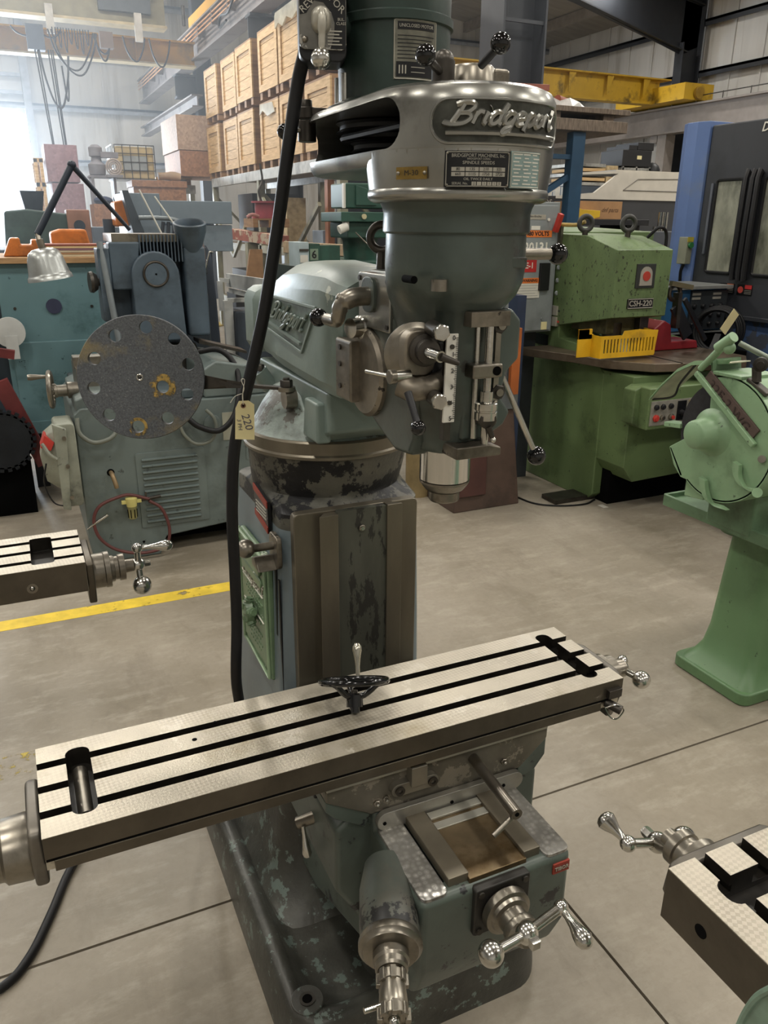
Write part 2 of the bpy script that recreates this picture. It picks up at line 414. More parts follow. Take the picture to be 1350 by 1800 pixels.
# wall cladding: ribbed light panels, one piece per sheet
def clad(name, col, g=.2): return M(name, col, .55, 0, var=.06, vs=.8, grime=g, gcol='8f877b', gs=.6, stretch=(3, 3, .25))
cladm = clad('wall_cladding', 'c4c2be', .12)
girtm = M('girt_steel', '8a909b', .5, .1, var=.12)
purl = M('rail_steel', '8b8177', .5, .1, var=.1)
frmm = M('frame_steel', '2a2d33', .5, .1, var=.12, vs=2)
Yb, Xr = 24.5, 17.0
wb = structure('wall_back', MB().box(1.1, Xr, Yb, Yb+.12, 0, 9.5).box(-14, -3.6, Yb, Yb+.12, 0, 9.5).box(-3.6, 1.1, Yb, Yb+.12, 4.18, 9.5), cladm, smooth=0)
def sheet_x(mbx, x0, x1, y, z0, z1):
    pass
x = -14.0
while x < Xr-.1:
    z0 = 4.18 if -3.6 <= x+.3 < 1.1 else 0
    MB().box(x+.012, x+.93, Yb-.035, Yb+.01, z0, 9.5).build('cladding_sheet', cladm, wb, smooth=0)
    MB().box(x-.03, x+.012, Yb-.06, Yb, z0, 9.5).build('cladding_rib', cladm, wb, smooth=0)
    x += .945
for z in (3.2, 4.5, 5.73, 7.0):
    MB().box(1.1 if z < 4.4 else -14, Xr, Yb-.26, Yb-.06, z-.03, z+.03).box(1.1 if z < 4.4 else -14, Xr, Yb-.26, Yb-.22, z-.12, z+.03).build('wall_girt', girtm, wb, smooth=0)
for z in (5.15, 4.75): MB().box(-14, 1.0, Yb-.3, Yb-.2, z-.04, z+.04).build('wall_girt', girtm, wb, smooth=0)
MB().box(1.02, 1.2, Yb-.34, Yb-.06, 0, 9.3).build('door_jamb', girtm, wb, smooth=0)
MB().box(-3.75, -3.6, Yb-.34, Yb-.06, 0, 9.3).build('door_jamb', girtm, wb, smooth=0)
wr = structure('wall_right', MB().box(Xr, Xr+.12, -9, Yb+.12, 0, 9.5), cladm, smooth=0)
y = -9.0
while y < Yb:
    MB().box(Xr-.035, Xr+.01, y+.012, y+.93, 0, 9.5).build('cladding_sheet', cladm, wr, smooth=0)
    MB().box(Xr-.07, Xr, y-.03, y+.012, 0, 9.5).build('cladding_rib', cladm, wr, smooth=0)
    y += .945
for z in (2.2, 4.12, 5.38, 6.52):
    MB().box(Xr-.26, Xr-.06, -9, Yb, z-.03, z+.03).box(Xr-.26, Xr-.22, -9, Yb, z-.12, z+.03).build('wall_girt', frmm, wr, smooth=0)
wf = structure('wall_front', MB().box(-14, 17, -9.12, -9, 0, 9.5), cladm, smooth=0)
wl = structure('wall_left', MB().box(-14.12, -14, -9, Yb+.12, 0, 9.5), cladm, smooth=0)
roofm = M('roof_sheet', '8d867c', .6, var=.1, vs=1, stretch=(1, 4, 1))
ceil = structure('ceiling', MB().prism([(Xr+.2, 7.05), (Xr+.2, 7.15), (-1, 9.9), (-14.2, 8.2), (-14.2, 8.1), (-1, 9.8)], -9, Yb+.2, 'y'), roofm, smooth=0)
def eave(x): return 7.05+(Xr+.2-x)*(9.8-7.05)/(Xr+1.2) if x > -1 else 9.8-(-1-x)*.13
for x in [1.5+1.55*i for i in range(10)]:
    z = eave(x)-.02
    MB().box(x-.03, x+.03, -9, Yb, z-.24, z).box(x-.03, x+.09, -9, Yb, z-.26, z-.24).build('roof_purlin', purl, ceil, smooth=0)
# rigid frames: tapered column at the right wall and rafter
def rigid(y, nm):
    t = MB().prism([(16.15, 5.75), (16.7, 5.95), (16.7, eave(16.7)-.27), (4.4, eave(4.4)-.27), (4.4, eave(4.4)-.95), (12.9, 6.58)], y-.01, y+.01, 'y')
    for a, b_ in (((16.3, 5.8), (12.9, 6.58)), ((12.9, 6.58), (4.4, eave(4.4)-.95)), ((16.7, eave(16.7)-.27), (4.4, eave(4.4)-.27))):
        t.bar((a[0], y, a[1]), (b_[0], y, b_[1]), .26, .03)
    t.prism([(16.35, 0), (16.72, 0), (16.72, 7.0), (16.15, 7.0), (16.15, 5.75)], y-.01, y+.01, 'y')
    t.bar((16.33, y, 0), (16.13, y, 6.0), .28, .03, up=(1, 0, 0)); t.bar((16.72, y, 0), (16.72, y, 7.0), .28, .03, up=(1, 0, 0))
    return structure(nm, t, frmm, smooth=0)
rigid(17.45, 'trim_1'); rigid(8.4, 'trim_2')
for lx, ly, lz in LAMPS:
    t = thing('bay_lamp', 'ceiling bay lamp hanging under the roof purlins', 'lamp', (lx, ly, lz-.06), 'ceiling bay lamps')
    h = MB().box(lx-.25, lx+.25, ly-.6, ly+.6, lz-.03, lz+.06).box(lx-.02, lx+.02, ly-.5, ly-.46, lz+.05, eave(lx+.3)-.45).box(lx-.02, lx+.02, ly+.46, ly+.5, lz+.05, eave(lx+.3)-.45)
    h.build('lamp_housing', white, t, smooth=0)
    MB().box(lx-.23, lx+.23, ly-.58, ly+.58, lz-.045, lz-.03).build('lens', M('lamp_lens', 'fff2dc', .5, var=0, emit=14), t, smooth=0)
# ================================================================== the milling machine
MX, SY, TY = .635, 1.12, 1.70          # head axis x, spindle y, turret y
mill = thing('milling_machine', 'large grey-green knee milling machine with a raised script name on its silver belt cover', 'milling machine', (.635, 1.6, 0))
def part(mb, name, mat, parent=None, **k): return mb.build(name, mat, parent or mill, **k)
def sect(pts, z): return [(p[0], p[1], z) for p in pts]
# base: rounded plinth with a raised rim round a sunken tray
BX0, BX1, BY0, BY1 = .318, .952, 1.105, 2.08
t = MB(); rs = []
for z, g, r in ((0, 0, .09), (.012, .004, .09), (.05, -.002, .09), (.115, -.012, .085), (.128, -.022, .08), (.13, -.04, .075), (.118, -.055, .07), (.085, -.075, .07), (.078, -.1, .06)):
    g = max(0, -g)
    rs.append(sect(rrect(BX0+g, BX1-g, BY0+g, BY1-g, r, 8), z))
t.loft(rs)
base = part(t, 'base', basep, smooth=60)
t = MB().cyl((.375, 1.185, .128), (.375, 1.185, .133), .036, n=24); bb = t.build('bolt_boss', basep, base, bevel=.003)
MB().ring((.375, 1.185, .132), (0, 0, 1), .011, .017, .003).build('bolt_hole', darksteel, base); MB().cyl((.375, 1.185, .1325), (.375, 1.185, .1345), .0112).build('hole', hollow, base)
# foot of the column spreading into the tray
t = MB(); rs = []
for z, x0, x1, y0, y1, r in ((.07, .35, .92, 1.40, 2.06, .1), (.085, .365, .905, 1.42, 2.05, .1), (.11, .385, .885, 1.445, 2.045, .1), (.16, .41, .86, 1.475, 2.035, .09), (.24, .43, .84, 1.497, 2.03, .08), (.34, .44, .83, 1.508, 2.02, .07), (.40, .445, .825, 1.512, 2.01, .06)):
    rs.append(sect(rrect(x0, x1, y0, y1, r, 8), z))
part(MB().loft(rs), 'column_foot', basep, smooth=60)
rs = [rs[-1]]
for z, x0, x1, y0, y1, r in (
                             (.5, .45, .82, 1.516, 2.0, .06), (.8, .458, .812, 1.52, 1.98, .05), (1.0, .463, .807, 1.522, 1.95, .05), (1.07, .466, .804, 1.524, 1.93, .05)):
    rs.append(sect(rrect(x0, x1, y0, y1, r, 8), z))
def circ(cx, cy, r, z, n=36, ph=45/9/2):
    o = []
    for q in range(4):
        for i in range(9):
            a = R(q*90+90*i/8*.999); o.append((cx+r*math.cos(a), cy+r*math.sin(a), z))
    return o
def lerp(a, b, k): return [tuple(a[i][j]*(1-k)+b[i][j]*k for j in range(3)) for i in range(len(a))]
col_side = part(MB().loft(rs), 'column', paint_side, smooth=50)
top_r = rs[-1]
c0 = circ(.637, TY+.014, .176, 1.15)
t = MB().loft([top_r, lerp([(p[0], p[1], 1.106) for p in top_r], [(p[0], p[1], 1.106) for p in c0], .03), lerp([(p[0], p[1], 1.118) for p in top_r], [(p[0], p[1], 1.12) for p in c0], .7),
               [(p[0], p[1], 1.130) for p in circ(.637, TY+.014, .177, 1)], [(p[0], p[1], 1.142) for p in circ(.637, TY+.013, .1785, 1)], [(p[0], p[1], 1.175) for p in circ(.637, TY+.006, .183, 1)], [(p[0], p[1], 1.215) for p in circ(.637, TY, .187, 1)],
               [(p[0], p[1], 1.223) for p in circ(.637, TY, .193, 1)]])
part(t, 'column_neck', worn, smooth=60)
part(MB().lathe([(0, .193), (.002, .196), (.008, .196), (.012, .192), (.037, .192), (.041, .188)], (.637, TY, 1.222), (0, 0, 1), 64), 'turret_ring', wayst, smooth=30)
# dovetail slideway on the front of the column
zt, zb = 1.112, .13
part(MB().prism(rrect(.483, .779, zb, zt+.005, .012, 3), 1.505, 1.53, 'y'), 'slideway', wayst, bevel=.003)
part(MB().prism([(.552, 1.506), (.534, 1.484), (.578, 1.484), (.578, 1.506)], zb, zt, 'z'), 'way_strip', wayst, bevel=.0015)
part(MB().prism([(.712, 1.506), (.731, 1.484), (.694, 1.484), (.694, 1.506)], zb, zt+.006, 'z'), 'way_strip', wayst, bevel=.0015)
part(MB().prism(rrect(.578, .694, zb, zt+.004, .004, 2), 1.489, 1.506, 'y'), 'way_web', M('way_web_paint', '4d4e45', .5, .2, var=.2, vs=10, chip='2e2d29', ca=.36, cs=13, grime=.4, gcol='3f3e38', gs=4, stretch=(1, 1, .3), bump=.3)).location.y += 0
o = part(MB().hexn((.634, 1.489, 1.072), (0, -1, 0), .0075, .006, 16), 'oil_nipple', steel); MB().cyl((.634, 1.484, 1.072), (.634, 1.481, 1.072), .004).build('tip', bright, o)
# rusty wet streaks are in the paint; left side: instruction plate, lock lever, door
def sidex(y): return .462 if y > 1.56 else .47
SX = .4585
dr = part(MB().prism([(1.60, .665), (1.83, .672), (1.835, .985), (1.60, .985)], SX-.012, SX+.004, 'x'), 'cabinet_door', doorg, bevel=.006, seg=3)
MB().prism([(1.615, .69), (1.815, .695), (1.82, .97), (1.615, .97)], SX-.016, SX-.011, 'x').build('door_panel', doorg, dr, bevel=.002)
MB().tube([(SX-.0155, y_, z_) for y_, z_ in ((1.607, .672), (1.823, .678), (1.828, .978), (1.607, .978))], .0045, 8, 0, cl=True).build('door_rim', M('door_rim_green', '8aa080', .4), dr)
MB().prism(rrect(1.63, 1.80, .925, .957, .015), SX-.024, SX-.015, 'x').build('raised_pad', doorg, dr, bevel=.004)
MB().prism(rrect(1.63, 1.80, .895, .918, .01), SX-.021, SX-.015, 'x').build('raised_pad', doorg, dr, bevel=.004)
for z in (.872, .805): MB().box(SX-.0185, SX-.015, 1.63, 1.80, z, z+.002).build('raised_line', whitep, dr, smooth=0)
s = MB(); script(s, lambda u, v: V((SX-.0175, 1.795-u*.041, .88+v*.03)), .0018); s.build('raised_script', silverp, dr)
for z, w_ in ((.858, .11), (.845, .13), (.832, .12), (.79, .1), (.76, .12), (.745, .1), (.73, .12), (.715, .09)):
    k = 0; yy = 1.715+w_/2; s = MB()
    while yy > 1.715-w_/2:
        l = random.uniform(.006, .016); s.box(SX-.0175, SX-.015, yy-l, yy, z, z+.005); yy -= l+.005
    s.build('raised_lettering', doorg, dr, smooth=0, kind='stuff')
MB().lathe([(0, .012), (.012, .012), (.014, .03), (.03, .026), (.034, .01)], (SX-.014, 1.70, .81), (-1, 0, 0), 24).build('knob_hub', doorg, dr)
s = MB()
for i in range(5):
    a = 2*math.pi*i/5+.3; s.tube([(SX-.035, 1.70+.008*math.cos(a), .81+.008*math.sin(a)), (SX-.032, 1.70+.028*math.cos(a), .81+.028*math.sin(a)), (SX-.03, 1.70+.037*math.cos(a), .81+.037*math.sin(a))], [.015, .012, .008], 8)
s.build('star_knob', doorg, dr)
for z in (.95, .735):
    s = MB().bar((SX-.006, 1.82, z), (SX-.012, 1.885, z+.004), .03, .018); s.cyl((SX-.012, 1.885, z-.008), (SX-.012, 1.885, z+.014), .014)
    h = s.build('hinge_arm', doorg, dr, bevel=.002); MB().cyl((SX-.012, 1.885, z-.03), (SX-.012, 1.885, z-.008), .012).build('hinge_pin', paint_side, h)
pl = part(MB().prism([(1.60, 1.045), (1.70, 1.06), (1.705, 1.135), (1.60, 1.12)], SX-.004, SX+.004, 'x'), 'warning_plate', blackplate)
MB().prism([(1.60, 1.105), (1.705, 1.12), (1.705, 1.135), (1.60, 1.12)], SX-.006, SX-.003, 'x').build('red_band', redp, pl, smooth=0)
MB().prism([(1.60, 1.045), (1.70, 1.06), (1.70, 1.075), (1.60, 1.06)], SX-.006, SX-.003, 'x').build('red_band', redp, pl, smooth=0)
for k in range(4): MB().box(SX-.0055, SX-.003, 1.61, 1.69, 1.073+k*.008, 1.0755+k*.008).build('print_line', silverp, pl, smooth=0)
lk = part(MB().prism(rrect(1.525, 1.585, .985, 1.06, .012), SX-.008, SX+.004, 'x'), 'knee_lock_bracket', cast, bevel=.003)
MB().prism([(1.53, .985), (1.585, .985), (1.585, 1.003), (1.56, 1.012)], SX-.05, SX-.006, 'x').build('ledge', cast, lk, bevel=.003)
s = MB().cyl((SX-.004, 1.555, 1.035), (SX-.055, 1.555, 1.035), .009); s.build('stem', cast, lk); MB().ball((SX-.068, 1.56, 1.035), .021, 24).build('ball_end', steel, lk)
# long dark drips on the side are modelled paint wear strips
for y, z0, z1 in ((1.575, .62, .98), (1.555, .5, .95)):
    part(MB().prism([(y-.004, z0), (y+.004, z0+.04), (y+.007, (z0+z1)/2), (y+.003, z1), (y-.006, z1), (y-.006, z0+.1)], SX-.0005 if y > 1.56 else SX+.0005, SX+.004, 'x'), 'tar_streak', black)

# turret saddle and ram
t = MB().lathe([(0, .186), (.01, .172), (.05, .15), (.085, .125), (.1, .09)], (.637, TY, 1.262), (0, 0, 1), 48)
part(t, 'turret_dome', M('turret_paint', '8a9690', .45, 0, var=.15, vs=6, chip='55534c', ca=.34, cs=11, grime=.3, gcol='3b3934', gs=5, bump=.5, bs=120), smooth=60)
t = MB().prism([(1.45, 1.30), (1.45, 1.385), (1.93, 1.385), (1.93, 1.32), (1.80, 1.27), (1.52, 1.268)], .545, .73, 'x')
part(t, 'turret_saddle', rampaint, bevel=.008, seg=3)
part(MB().prism([(1.47, 1.275), (1.47, 1.36), (1.545, 1.36), (1.56, 1.275)], .528, .56, 'x'), 'saddle_lug', rampaint, bevel=.006)
nut = part(MB().hexn((.512, 1.61, 1.372), (0, 0, 1), .0135, .014), 'ram_lock_nut', darksteel); MB().cyl((.512, 1.61, 1.33), (.512, 1.61, 1.39), .007).build('stud', darksteel, nut)
part(MB().cyl((.53, 1.61, 1.345), (.505, 1.61, 1.345), .022, n=16).ring((.512, 1.61, 1.362), (0, 0, 1), .007, .019, .009), 'lock_washer', steel)
nut = part(MB().hexn((.512, 1.82, 1.372), (0, 0, 1), .0135, .014), 'ram_lock_nut', darksteel); part(MB().cyl((.54, 1.82, 1.33), (.512, 1.82, 1.37), .02, n=16), 'lock_boss', rampaint)
# ram: sections along y
def ramsec(y, hw, zb_, zt_, ch, sh):
    c = .635
    return [(c-hw*.86, y, zb_), (c-hw, y, zb_+.025), (c-hw, y, zt_-sh), (c-hw+ch*.35, y, zt_-sh*.45), (c-hw+ch, y, zt_-sh*.12), (c-hw*.3, y, zt_), (c+hw*.3, y, zt_), (c+hw-ch, y, zt_-sh*.12), (c+hw-ch*.35, y, zt_-sh*.45), (c+hw, y, zt_-sh), (c+hw, y, zb_+.025), (c+hw*.86, y, zb_)]
t = MB().loft([ramsec(*a) for a in ((1.36, .092, 1.392, 1.605, .03, .03), (1.385, .102, 1.386, 1.612, .03, .035), (1.44, .107, 1.386, 1.622, .035, .04), (1.60, .107, 1.390, 1.628, .045, .055),
                                    (1.72, .106, 1.395, 1.62, .05, .06), (1.80, .10, 1.398, 1.60, .05, .06), (1.87, .09, 1.40, 1.572, .04, .05), (1.915, .088, 1.40, 1.55, .03, .03), (1.93, .10, 1.398, 1.555, .025, .03), (1.985, .105, 1.396, 1.558, .025, .03))])
ram = part(t, 'ram', rampaint, smooth=28)
MB().cyl((.625, 1.37, 1.6), (.625, 1.37, 1.652), .012, .009).build('eyebolt_shank', darksteel, ram)
eb = part(MB().torus((.625, 1.37, 1.676), (-.6, -.8, 0), .022, .0075), 'lifting_eye', darksteel)
part(MB().ring((.625, 1.37, 1.612), (0, 0, 1), .009, .02, .008), 'eye_collar', darksteel)
# recessed slanted name panel on the ram side
A_, B_, C_, D_ = (1.73, 1.548), (1.455, 1.548), (1.545, 1.452), (1.80, 1.476)
def rp(u, v, h=0): # u 0..1 left (rear) to right (front), v 0..1 bottom to top
    y = (D_[0]*(1-u)+C_[0]*u)*(1-v)+(A_[0]*(1-u)+B_[0]*u)*v; z = (D_[1]*(1-u)+C_[1]*u)*(1-v)+(A_[1]*(1-u)+B_[1]*u)*v
    return V((.5275-h, y, z))
t = MB()
for a, b_ in (((0, 0), (1, 0)), ((1, 0), (1, 1)), ((1, 1), (0, 1)), ((0, 1), (0, 0))): t.bar(rp(*a, .001), rp(*b_, .001), .006, .006)
part(t, 'name_frame', rampaint, bevel=.001, label='raised slanted frame round the name')
part(MB().raw([rp(0, 0, .0005), rp(1, 0, .0005), rp(1, 1, .0005), rp(0, 1, .0005), rp(0, 0, -.01), rp(1, 0, -.01), rp(1, 1, -.01), rp(0, 1, -.01)], [(0, 1, 2, 3), (7, 6, 5, 4), (0, 4, 5, 1), (1, 5, 6, 2), (2, 6, 7, 3), (3, 7, 4, 0)]), 'name_panel', M('panel_dirty', '59685f', .45, var=.25, vs=30, grime=.4, gcol='2c312d', gs=18), smooth=0)
t = MB(); script(t, lambda u, v: rp(.1+u*.185, .42+v*.45, .003), .0032); t.bar(rp(.08, .22, .003), rp(.93, .16, .003), .005, .005)
part(t, 'name_script', rampaint)
# knuckle between ram and head
t = MB().prism(rrect(.532, .70, 1.395, 1.505, .006), 1.30, 1.372, 'y')
kn = part(t, 'knuckle', cast, bevel=.004)
part(MB().lathe([(0, .072), (.006, .078), (.10, .078), (.106, .072)], (.549, 1.285, 1.452), (1, 0, 0), 48), 'tilt_arc', cast, smooth=30)
for z in (1.42, 1.46, 1.49): part(MB().cyl((.532, 1.345, z), (.529, 1.345, z), .005, n=12), 'cap_screw', darksteel)
part(MB().lathe([(0, .02), (.03, .02), (.032, .017), (.05, .017), (.051, .006)], (.575, 1.30, 1.53), (-1, -.3, 0), 20), 'worm_end', bright)
t = MB().prism([(1.10, 1.37), (1.12, 1.34), (1.18, 1.335), (1.25, 1.36), (1.32, 1.39), (1.335, 1.45), (1.335, 1.52), (1.28, 1.56), (1.10, 1.56)], .562, .71, 'x')
part(t, 'knuckle_web', headp, bevel=.01, seg=3)

# ------------------------------------------------------------------ head
def ell(cx, cy, a, b_, z, n=40, p=2.0):
    o = []
    for i in range(n):
        th = 2*math.pi*i/n; c, s_ = math.cos(th), math.sin(th)
        o.append((cx+a*math.copysign(abs(c)**(2/p), c), cy+b_*math.copysign(abs(s_)**(2/p), s_), z))
    return o
t = MB().loft([ell(.633, 1.125, .044, .046, 1.348), ell(.633, 1.125, .056, .058, 1.352), ell(.634, 1.13, .064, .07, 1.375), ell(.634, 1.135, .070, .08, 1.43, p=2.2), ell(.634, 1.14, .073, .088, 1.50, p=2.3),
               ell(.635, 1.145, .076, .094, 1.55, p=2.4), ell(.635, 1.145, .080, .098, 1.575, p=2.4), ell(.635, 1.13, .096, .108, 1.598, p=2.2), ell(.635, 1.122, .105, .111, 1.617, p=2), ell(.635, 1.12, .108, .110, 1.64), ell(.635, 1.12, .107, .107, 1.69)])
part(t, 'head_casting', headp, smooth=70)
part(MB().lathe([(0, .109), (.003, .112), (.028, .111), (.036, .113), (.05, .12)], (.635, 1.12, 1.686), (0, 0, 1), 56), 'gear_cap', headp, smooth=30)
# gearbox side block with the feed plate
t = MB().prism(rrect(1.165, 1.325, 1.51, 1.625, .012), .575, .66, 'x')
part(t, 'gear_block', headp, bevel=.006, seg=3)
fp = part(MB().prism(rrect(1.188, 1.318, 1.53, 1.622, .006), .556, .578, 'x'), 'feed_plate', polished, bevel=.003)
for y_, z_ in ((1.196, 1.54), (1.196, 1.612), (1.31, 1.54), (1.31, 1.612)): MB().cyl((.556, y_, z_), (.5535, y_, z_), .0045, n=12).build('cap_screw', darksteel, fp)
MB().prism(rrect(1.238, 1.290, 1.558, 1.616, .02, 6), .549, .557, 'x').build('boss', headp, fp, bevel=.002)
le = part(MB().tube([(.55, 1.262, 1.585), (.522, 1.262, 1.583), (.505, 1.268, 1.572), (.50, 1.272, 1.553), (.502, 1.285, 1.543), (.50, 1.325, 1.542)], [.016, .016, .014, .0125, .011, .011], 14), 'feed_crank', steel)
MB().cyl((.50, 1.32, 1.542), (.4995, 1.352, 1.542), .0045).build('stud', steel, le); MB().ball((.4985, 1.365, 1.541), .0165, 24).build('knob', blackpl, le)
MB().ball((.503, 1.268, 1.582), .009, 12).build('index_pin', steel, le)
# speed shift lever, right side
o = part(MB().cyl((.72, 1.11, 1.656), (.748, 1.105, 1.656), .024, .016), 'speed_shift_hub', steel)
MB().cyl((.745, 1.105, 1.656), (.80, 1.10, 1.656), .009).build('rod', steel, o); MB().ball((.812, 1.098, 1.656), .0165, 24).build('knob', blackpl, o)
part(MB().prism(rrect(.66, .70, 1.64, 1.655, .002), 1.018, 1.03, 'y'), 'oil_plug_plate', headp, bevel=.002)
for px_, py_ in ((728, 492),):
    p = at(px_, py_, y=1.035); part(MB().cyl(p+V((0, .03, 0)), p, .0055, n=14), 'plug_hole', hollow)
p = at(772, 504, y=1.03); part(MB().cyl(p+V((0, 0, .01)), p+V((0, 0, -.006)), .012, n=16), 'drain_plug', steel)
# depth stop assembly on the front of the quill housing
def atf(px, py, y): return at(px, py, y=y)
FY = 1.045
a, b_ = atf(868, 560, FY+.02), atf(872, 800, FY)
fl = MB().prism([(atf(836, 545, FY).x, 1.578), (.705, 1.578), (.722, 1.56), (.722, 1.50), (.70, 1.48), (.692, 1.44), (.70, 1.43), (.712, 1.415), (.70, 1.395), (.665, 1.375), (.62, 1.375), (.62, 1.578)], 1.055, 1.16, 'y')
part(fl, 'stop_flange', headp, bevel=.006, seg=3)
part(MB().prism([(1.565, .636), (1.585, .636), (1.585, .684), (1.565, .684)], 0, .001, 'z').box(.615, .683, 1.028, 1.075, 1.556, 1.578), 'stop_bracket', cast, bevel=.003)
rod = part(MB().cyl((.655, 1.04, 1.37), (.655, 1.04, 1.56), .0065), 'stop_screw', bright)
part(MB().cyl((.640, 1.05, 1.38), (.640, 1.05, 1.56), .005), 'guide_rod', bright)
part(MB().box(.673, .683, 1.05, 1.075, 1.40, 1.56), 'rack_strip', steel, bevel=.001)
sn = part(MB().lathe([(0, .0185), (.012, .0185), (.013, .017), (.015, .017), (.016, .0185), (.026, .0185), (.028, .015)], (.655, 1.04, 1.412), (0, 0, 1), 28), 'stop_nut', bright)
part(MB().cyl((.655, 1.04, 1.438), (.655, 1.04, 1.456), .0105), 'nut_sleeve', bright)
st = part(MB().box(.622, .676, 1.028, 1.066, 1.478, 1.50), 'quill_stop', steel, bevel=.004)
MB().cyl((.664, 1.0285, 1.489), (.664, 1.0265, 1.489), .007).build('threaded_hole', hollow, st)
part(MB().prism([(.60, 1.352), (.682, 1.352), (.682, 1.366), (.66, 1.372), (.60, 1.372)], 1.03, 1.085, 'y'), 'lower_bracket', cast, bevel=.003)
# white scale with figures
S0, S1 = atf(797, 587, 1.03), atf(789, 743, 1.03)
xd = V((1, 0, 0)); up = (S0-S1).normalized(); L_ = (S0-S1).length
scl = part(MB().bar(S0+V((0, .003, 0)), S1+V((0, .003, 0)), .0195, .004, up=(0, -1, 0)), 'depth_scale', white, bevel=.0006)
part(MB().bar(S0+V((-.0, .012, -.004)), S1+V((0, .012, -.03)), .012, .014, up=(0, -1, 0)), 'scale_backing', darksteel, bevel=.001)
for i in range(6):
    p = S0-up*(.006+i*(L_-.012)/5)
    text('figure', str(i), .010, p+V((.0015, -.0004, 0)), xd, up, black, scl, .0003)
    for k in range(8 if i < 5 else 1):
        q = p-up*k*(L_-.012)/40; l = .006 if k == 0 else (.0045 if k == 4 else .003)
        MB().box(q.x+.0095-l, q.x+.0095, q.y-.0006, q.y+.001, q.z-.0003, q.z+.0003).build('graduation', black, scl, smooth=0)
for k in (.14, .77): p = S0-up*L_*k; MB().cyl(p+V((-.001, .003, 0)), p+V((-.001, -.002, 0)), .0035, n=12).build('scale_screw', darksteel, scl)
# hex bolts and studs round the front
for px_, py_, ln in ((775, 584, .035), (771, 705, .045)):
    p = atf(px_, py_, 1.01)
    o = part(MB().hexn(p, (-.25, -.97, 0), .0125, .008), 'hex_bolt', bright); MB().cyl(p, p+V((.012, .05, 0)), .0105, .012).build('spacer', darksteel, o)
for px_, py_ in ((874, 571), (870, 687)):
    p = atf(px_, py_, 1.06)
    o = part(MB().cyl(p+V((0, .03, 0)), p, .019), 'flange_nut', darksteel); MB().hexn(p, (-.1, -1, 0), .013, .012).build('nut', darksteel, o); MB().cyl(p+V((0, -.01, 0)), p+V((-.001, -.017, 0)), .006).build('stud_end', steel, o)
# feed reverse disc, trip lever and clutch lever on the left front
p = atf(733, 620, 1.075)
bd = part(MB().lathe([(0, .05), (.008, .05), (.012, .044), (.014, .04)], p+V((.01, .022, -.006)), (-.42, -.9, 0), 36), 'apron_boss', steel, smooth=50)
t = MB().loft([[(p.x+.012*k+a_*1.0, p.y+.012-h*.02, p.z+b__) for a_, b__ in rrect(-.026-.0, .026, -.035, .036, .02, 6)] for k, h in ((0, 0), (0, 1.2))])
part(t, 'apron_plate', cast, bevel=.004)
wn = part(MB().lathe([(0, .024), (.012, .024), (.014, .018), (.028, .018), (.030, .012)], p+V((.004, -.012, .006)), (-.15, -.98, 0), 28), 'feed_reverse_knob', darksteel)
q = p+V((-.002, -.042, .006)); o = part(MB().cyl(q, q+V((.004, -.03, -.002)), .0085), 'worm_shaft', bright); MB().cyl(q+V((.004, -.03, -.002)), q+V((.03, -.036, -.012)), .006, .004).build('stub', darksteel, o)
t = MB().tube([p+V((-.03, -.005, -.045)), p+V((-.012, -.02, -.052)), p+V((.02, -.02, -.046)), p+V((.045, -.012, -.036))], [.019, .018, .016, .014], 14)
part(t, 'trip_housing', cast, smooth=60)
part(MB().box(p.x+.022, p.x+.04, p.y-.01, p.y+.02, p.z-.055, p.z+.015), 'trip_block', black, bevel=.002)
a, b_ = at(688, 662, y=1.06), at(640, 652, y=1.15)
o = part(MB().cyl(a+V((.03, 0, 0)), a, .009), 'trip_sleeve', bright); MB().cyl(a, a+(b_-a)*.9, .0035).build('trip_wire', bright, o)
part(MB().hexn(at(694, 662, y=1.058), (-1, 0, 0), .011, .01, 16), 'collar', steel)
a, b_ = at(717, 690, y=1.03), at(734, 745, y=1.0)
o = part(MB().cyl(a, b_, .006, .0055), 'clutch_lever', black); MB().ball(at(735, 752, y=1.0), .0115, 20).build('knob', blackpl, o)
# quill feed hub and long lever
o = part(MB().lathe([(0, .03), (.01, .034), (.03, .034), (.036, .026), (.038, .01)], (.712, 1.15, 1.49), (1, 0, 0), 32), 'feed_hub', bright)
a = V((.738, 1.122, 1.50)); h0 = at(868, 628, y=1.10); h1 = at(938, 790, y=1.085)
part(MB().torus(at(865, 622, y=1.105), (1, -.35, 0), .016, .007, 28, 10), 'hub_ring', bright)
o = part(MB().cyl(h0, h1, .0055, .0048), 'quill_lever', bright); MB().ball(at(943, 801, y=1.085), .0165, 26).build('knob', blackpl, o)
p = atf(857, 738, 1.03); o = part(MB().lathe([(0, .014), (.016, .014), (.018, .011)], p+V((.002, .012, 0)), (-.2, -1, 0), 20), 'quill_lock', darksteel)
MB().tube([p+V((.0, -.002, -.01)), p+V((.008, -.004, -.028))], [.006, .004], 10, 0).build('lock_handle', darksteel, o); MB().ball(p+V((.009, -.005, -.032)), .005, 12).build('tip', bright, o)
a = at(873, 705, y=1.03); b_ = at(845, 735, y=1.03); part(MB().cyl(a, b_, .002), 'spring_pin', steel)
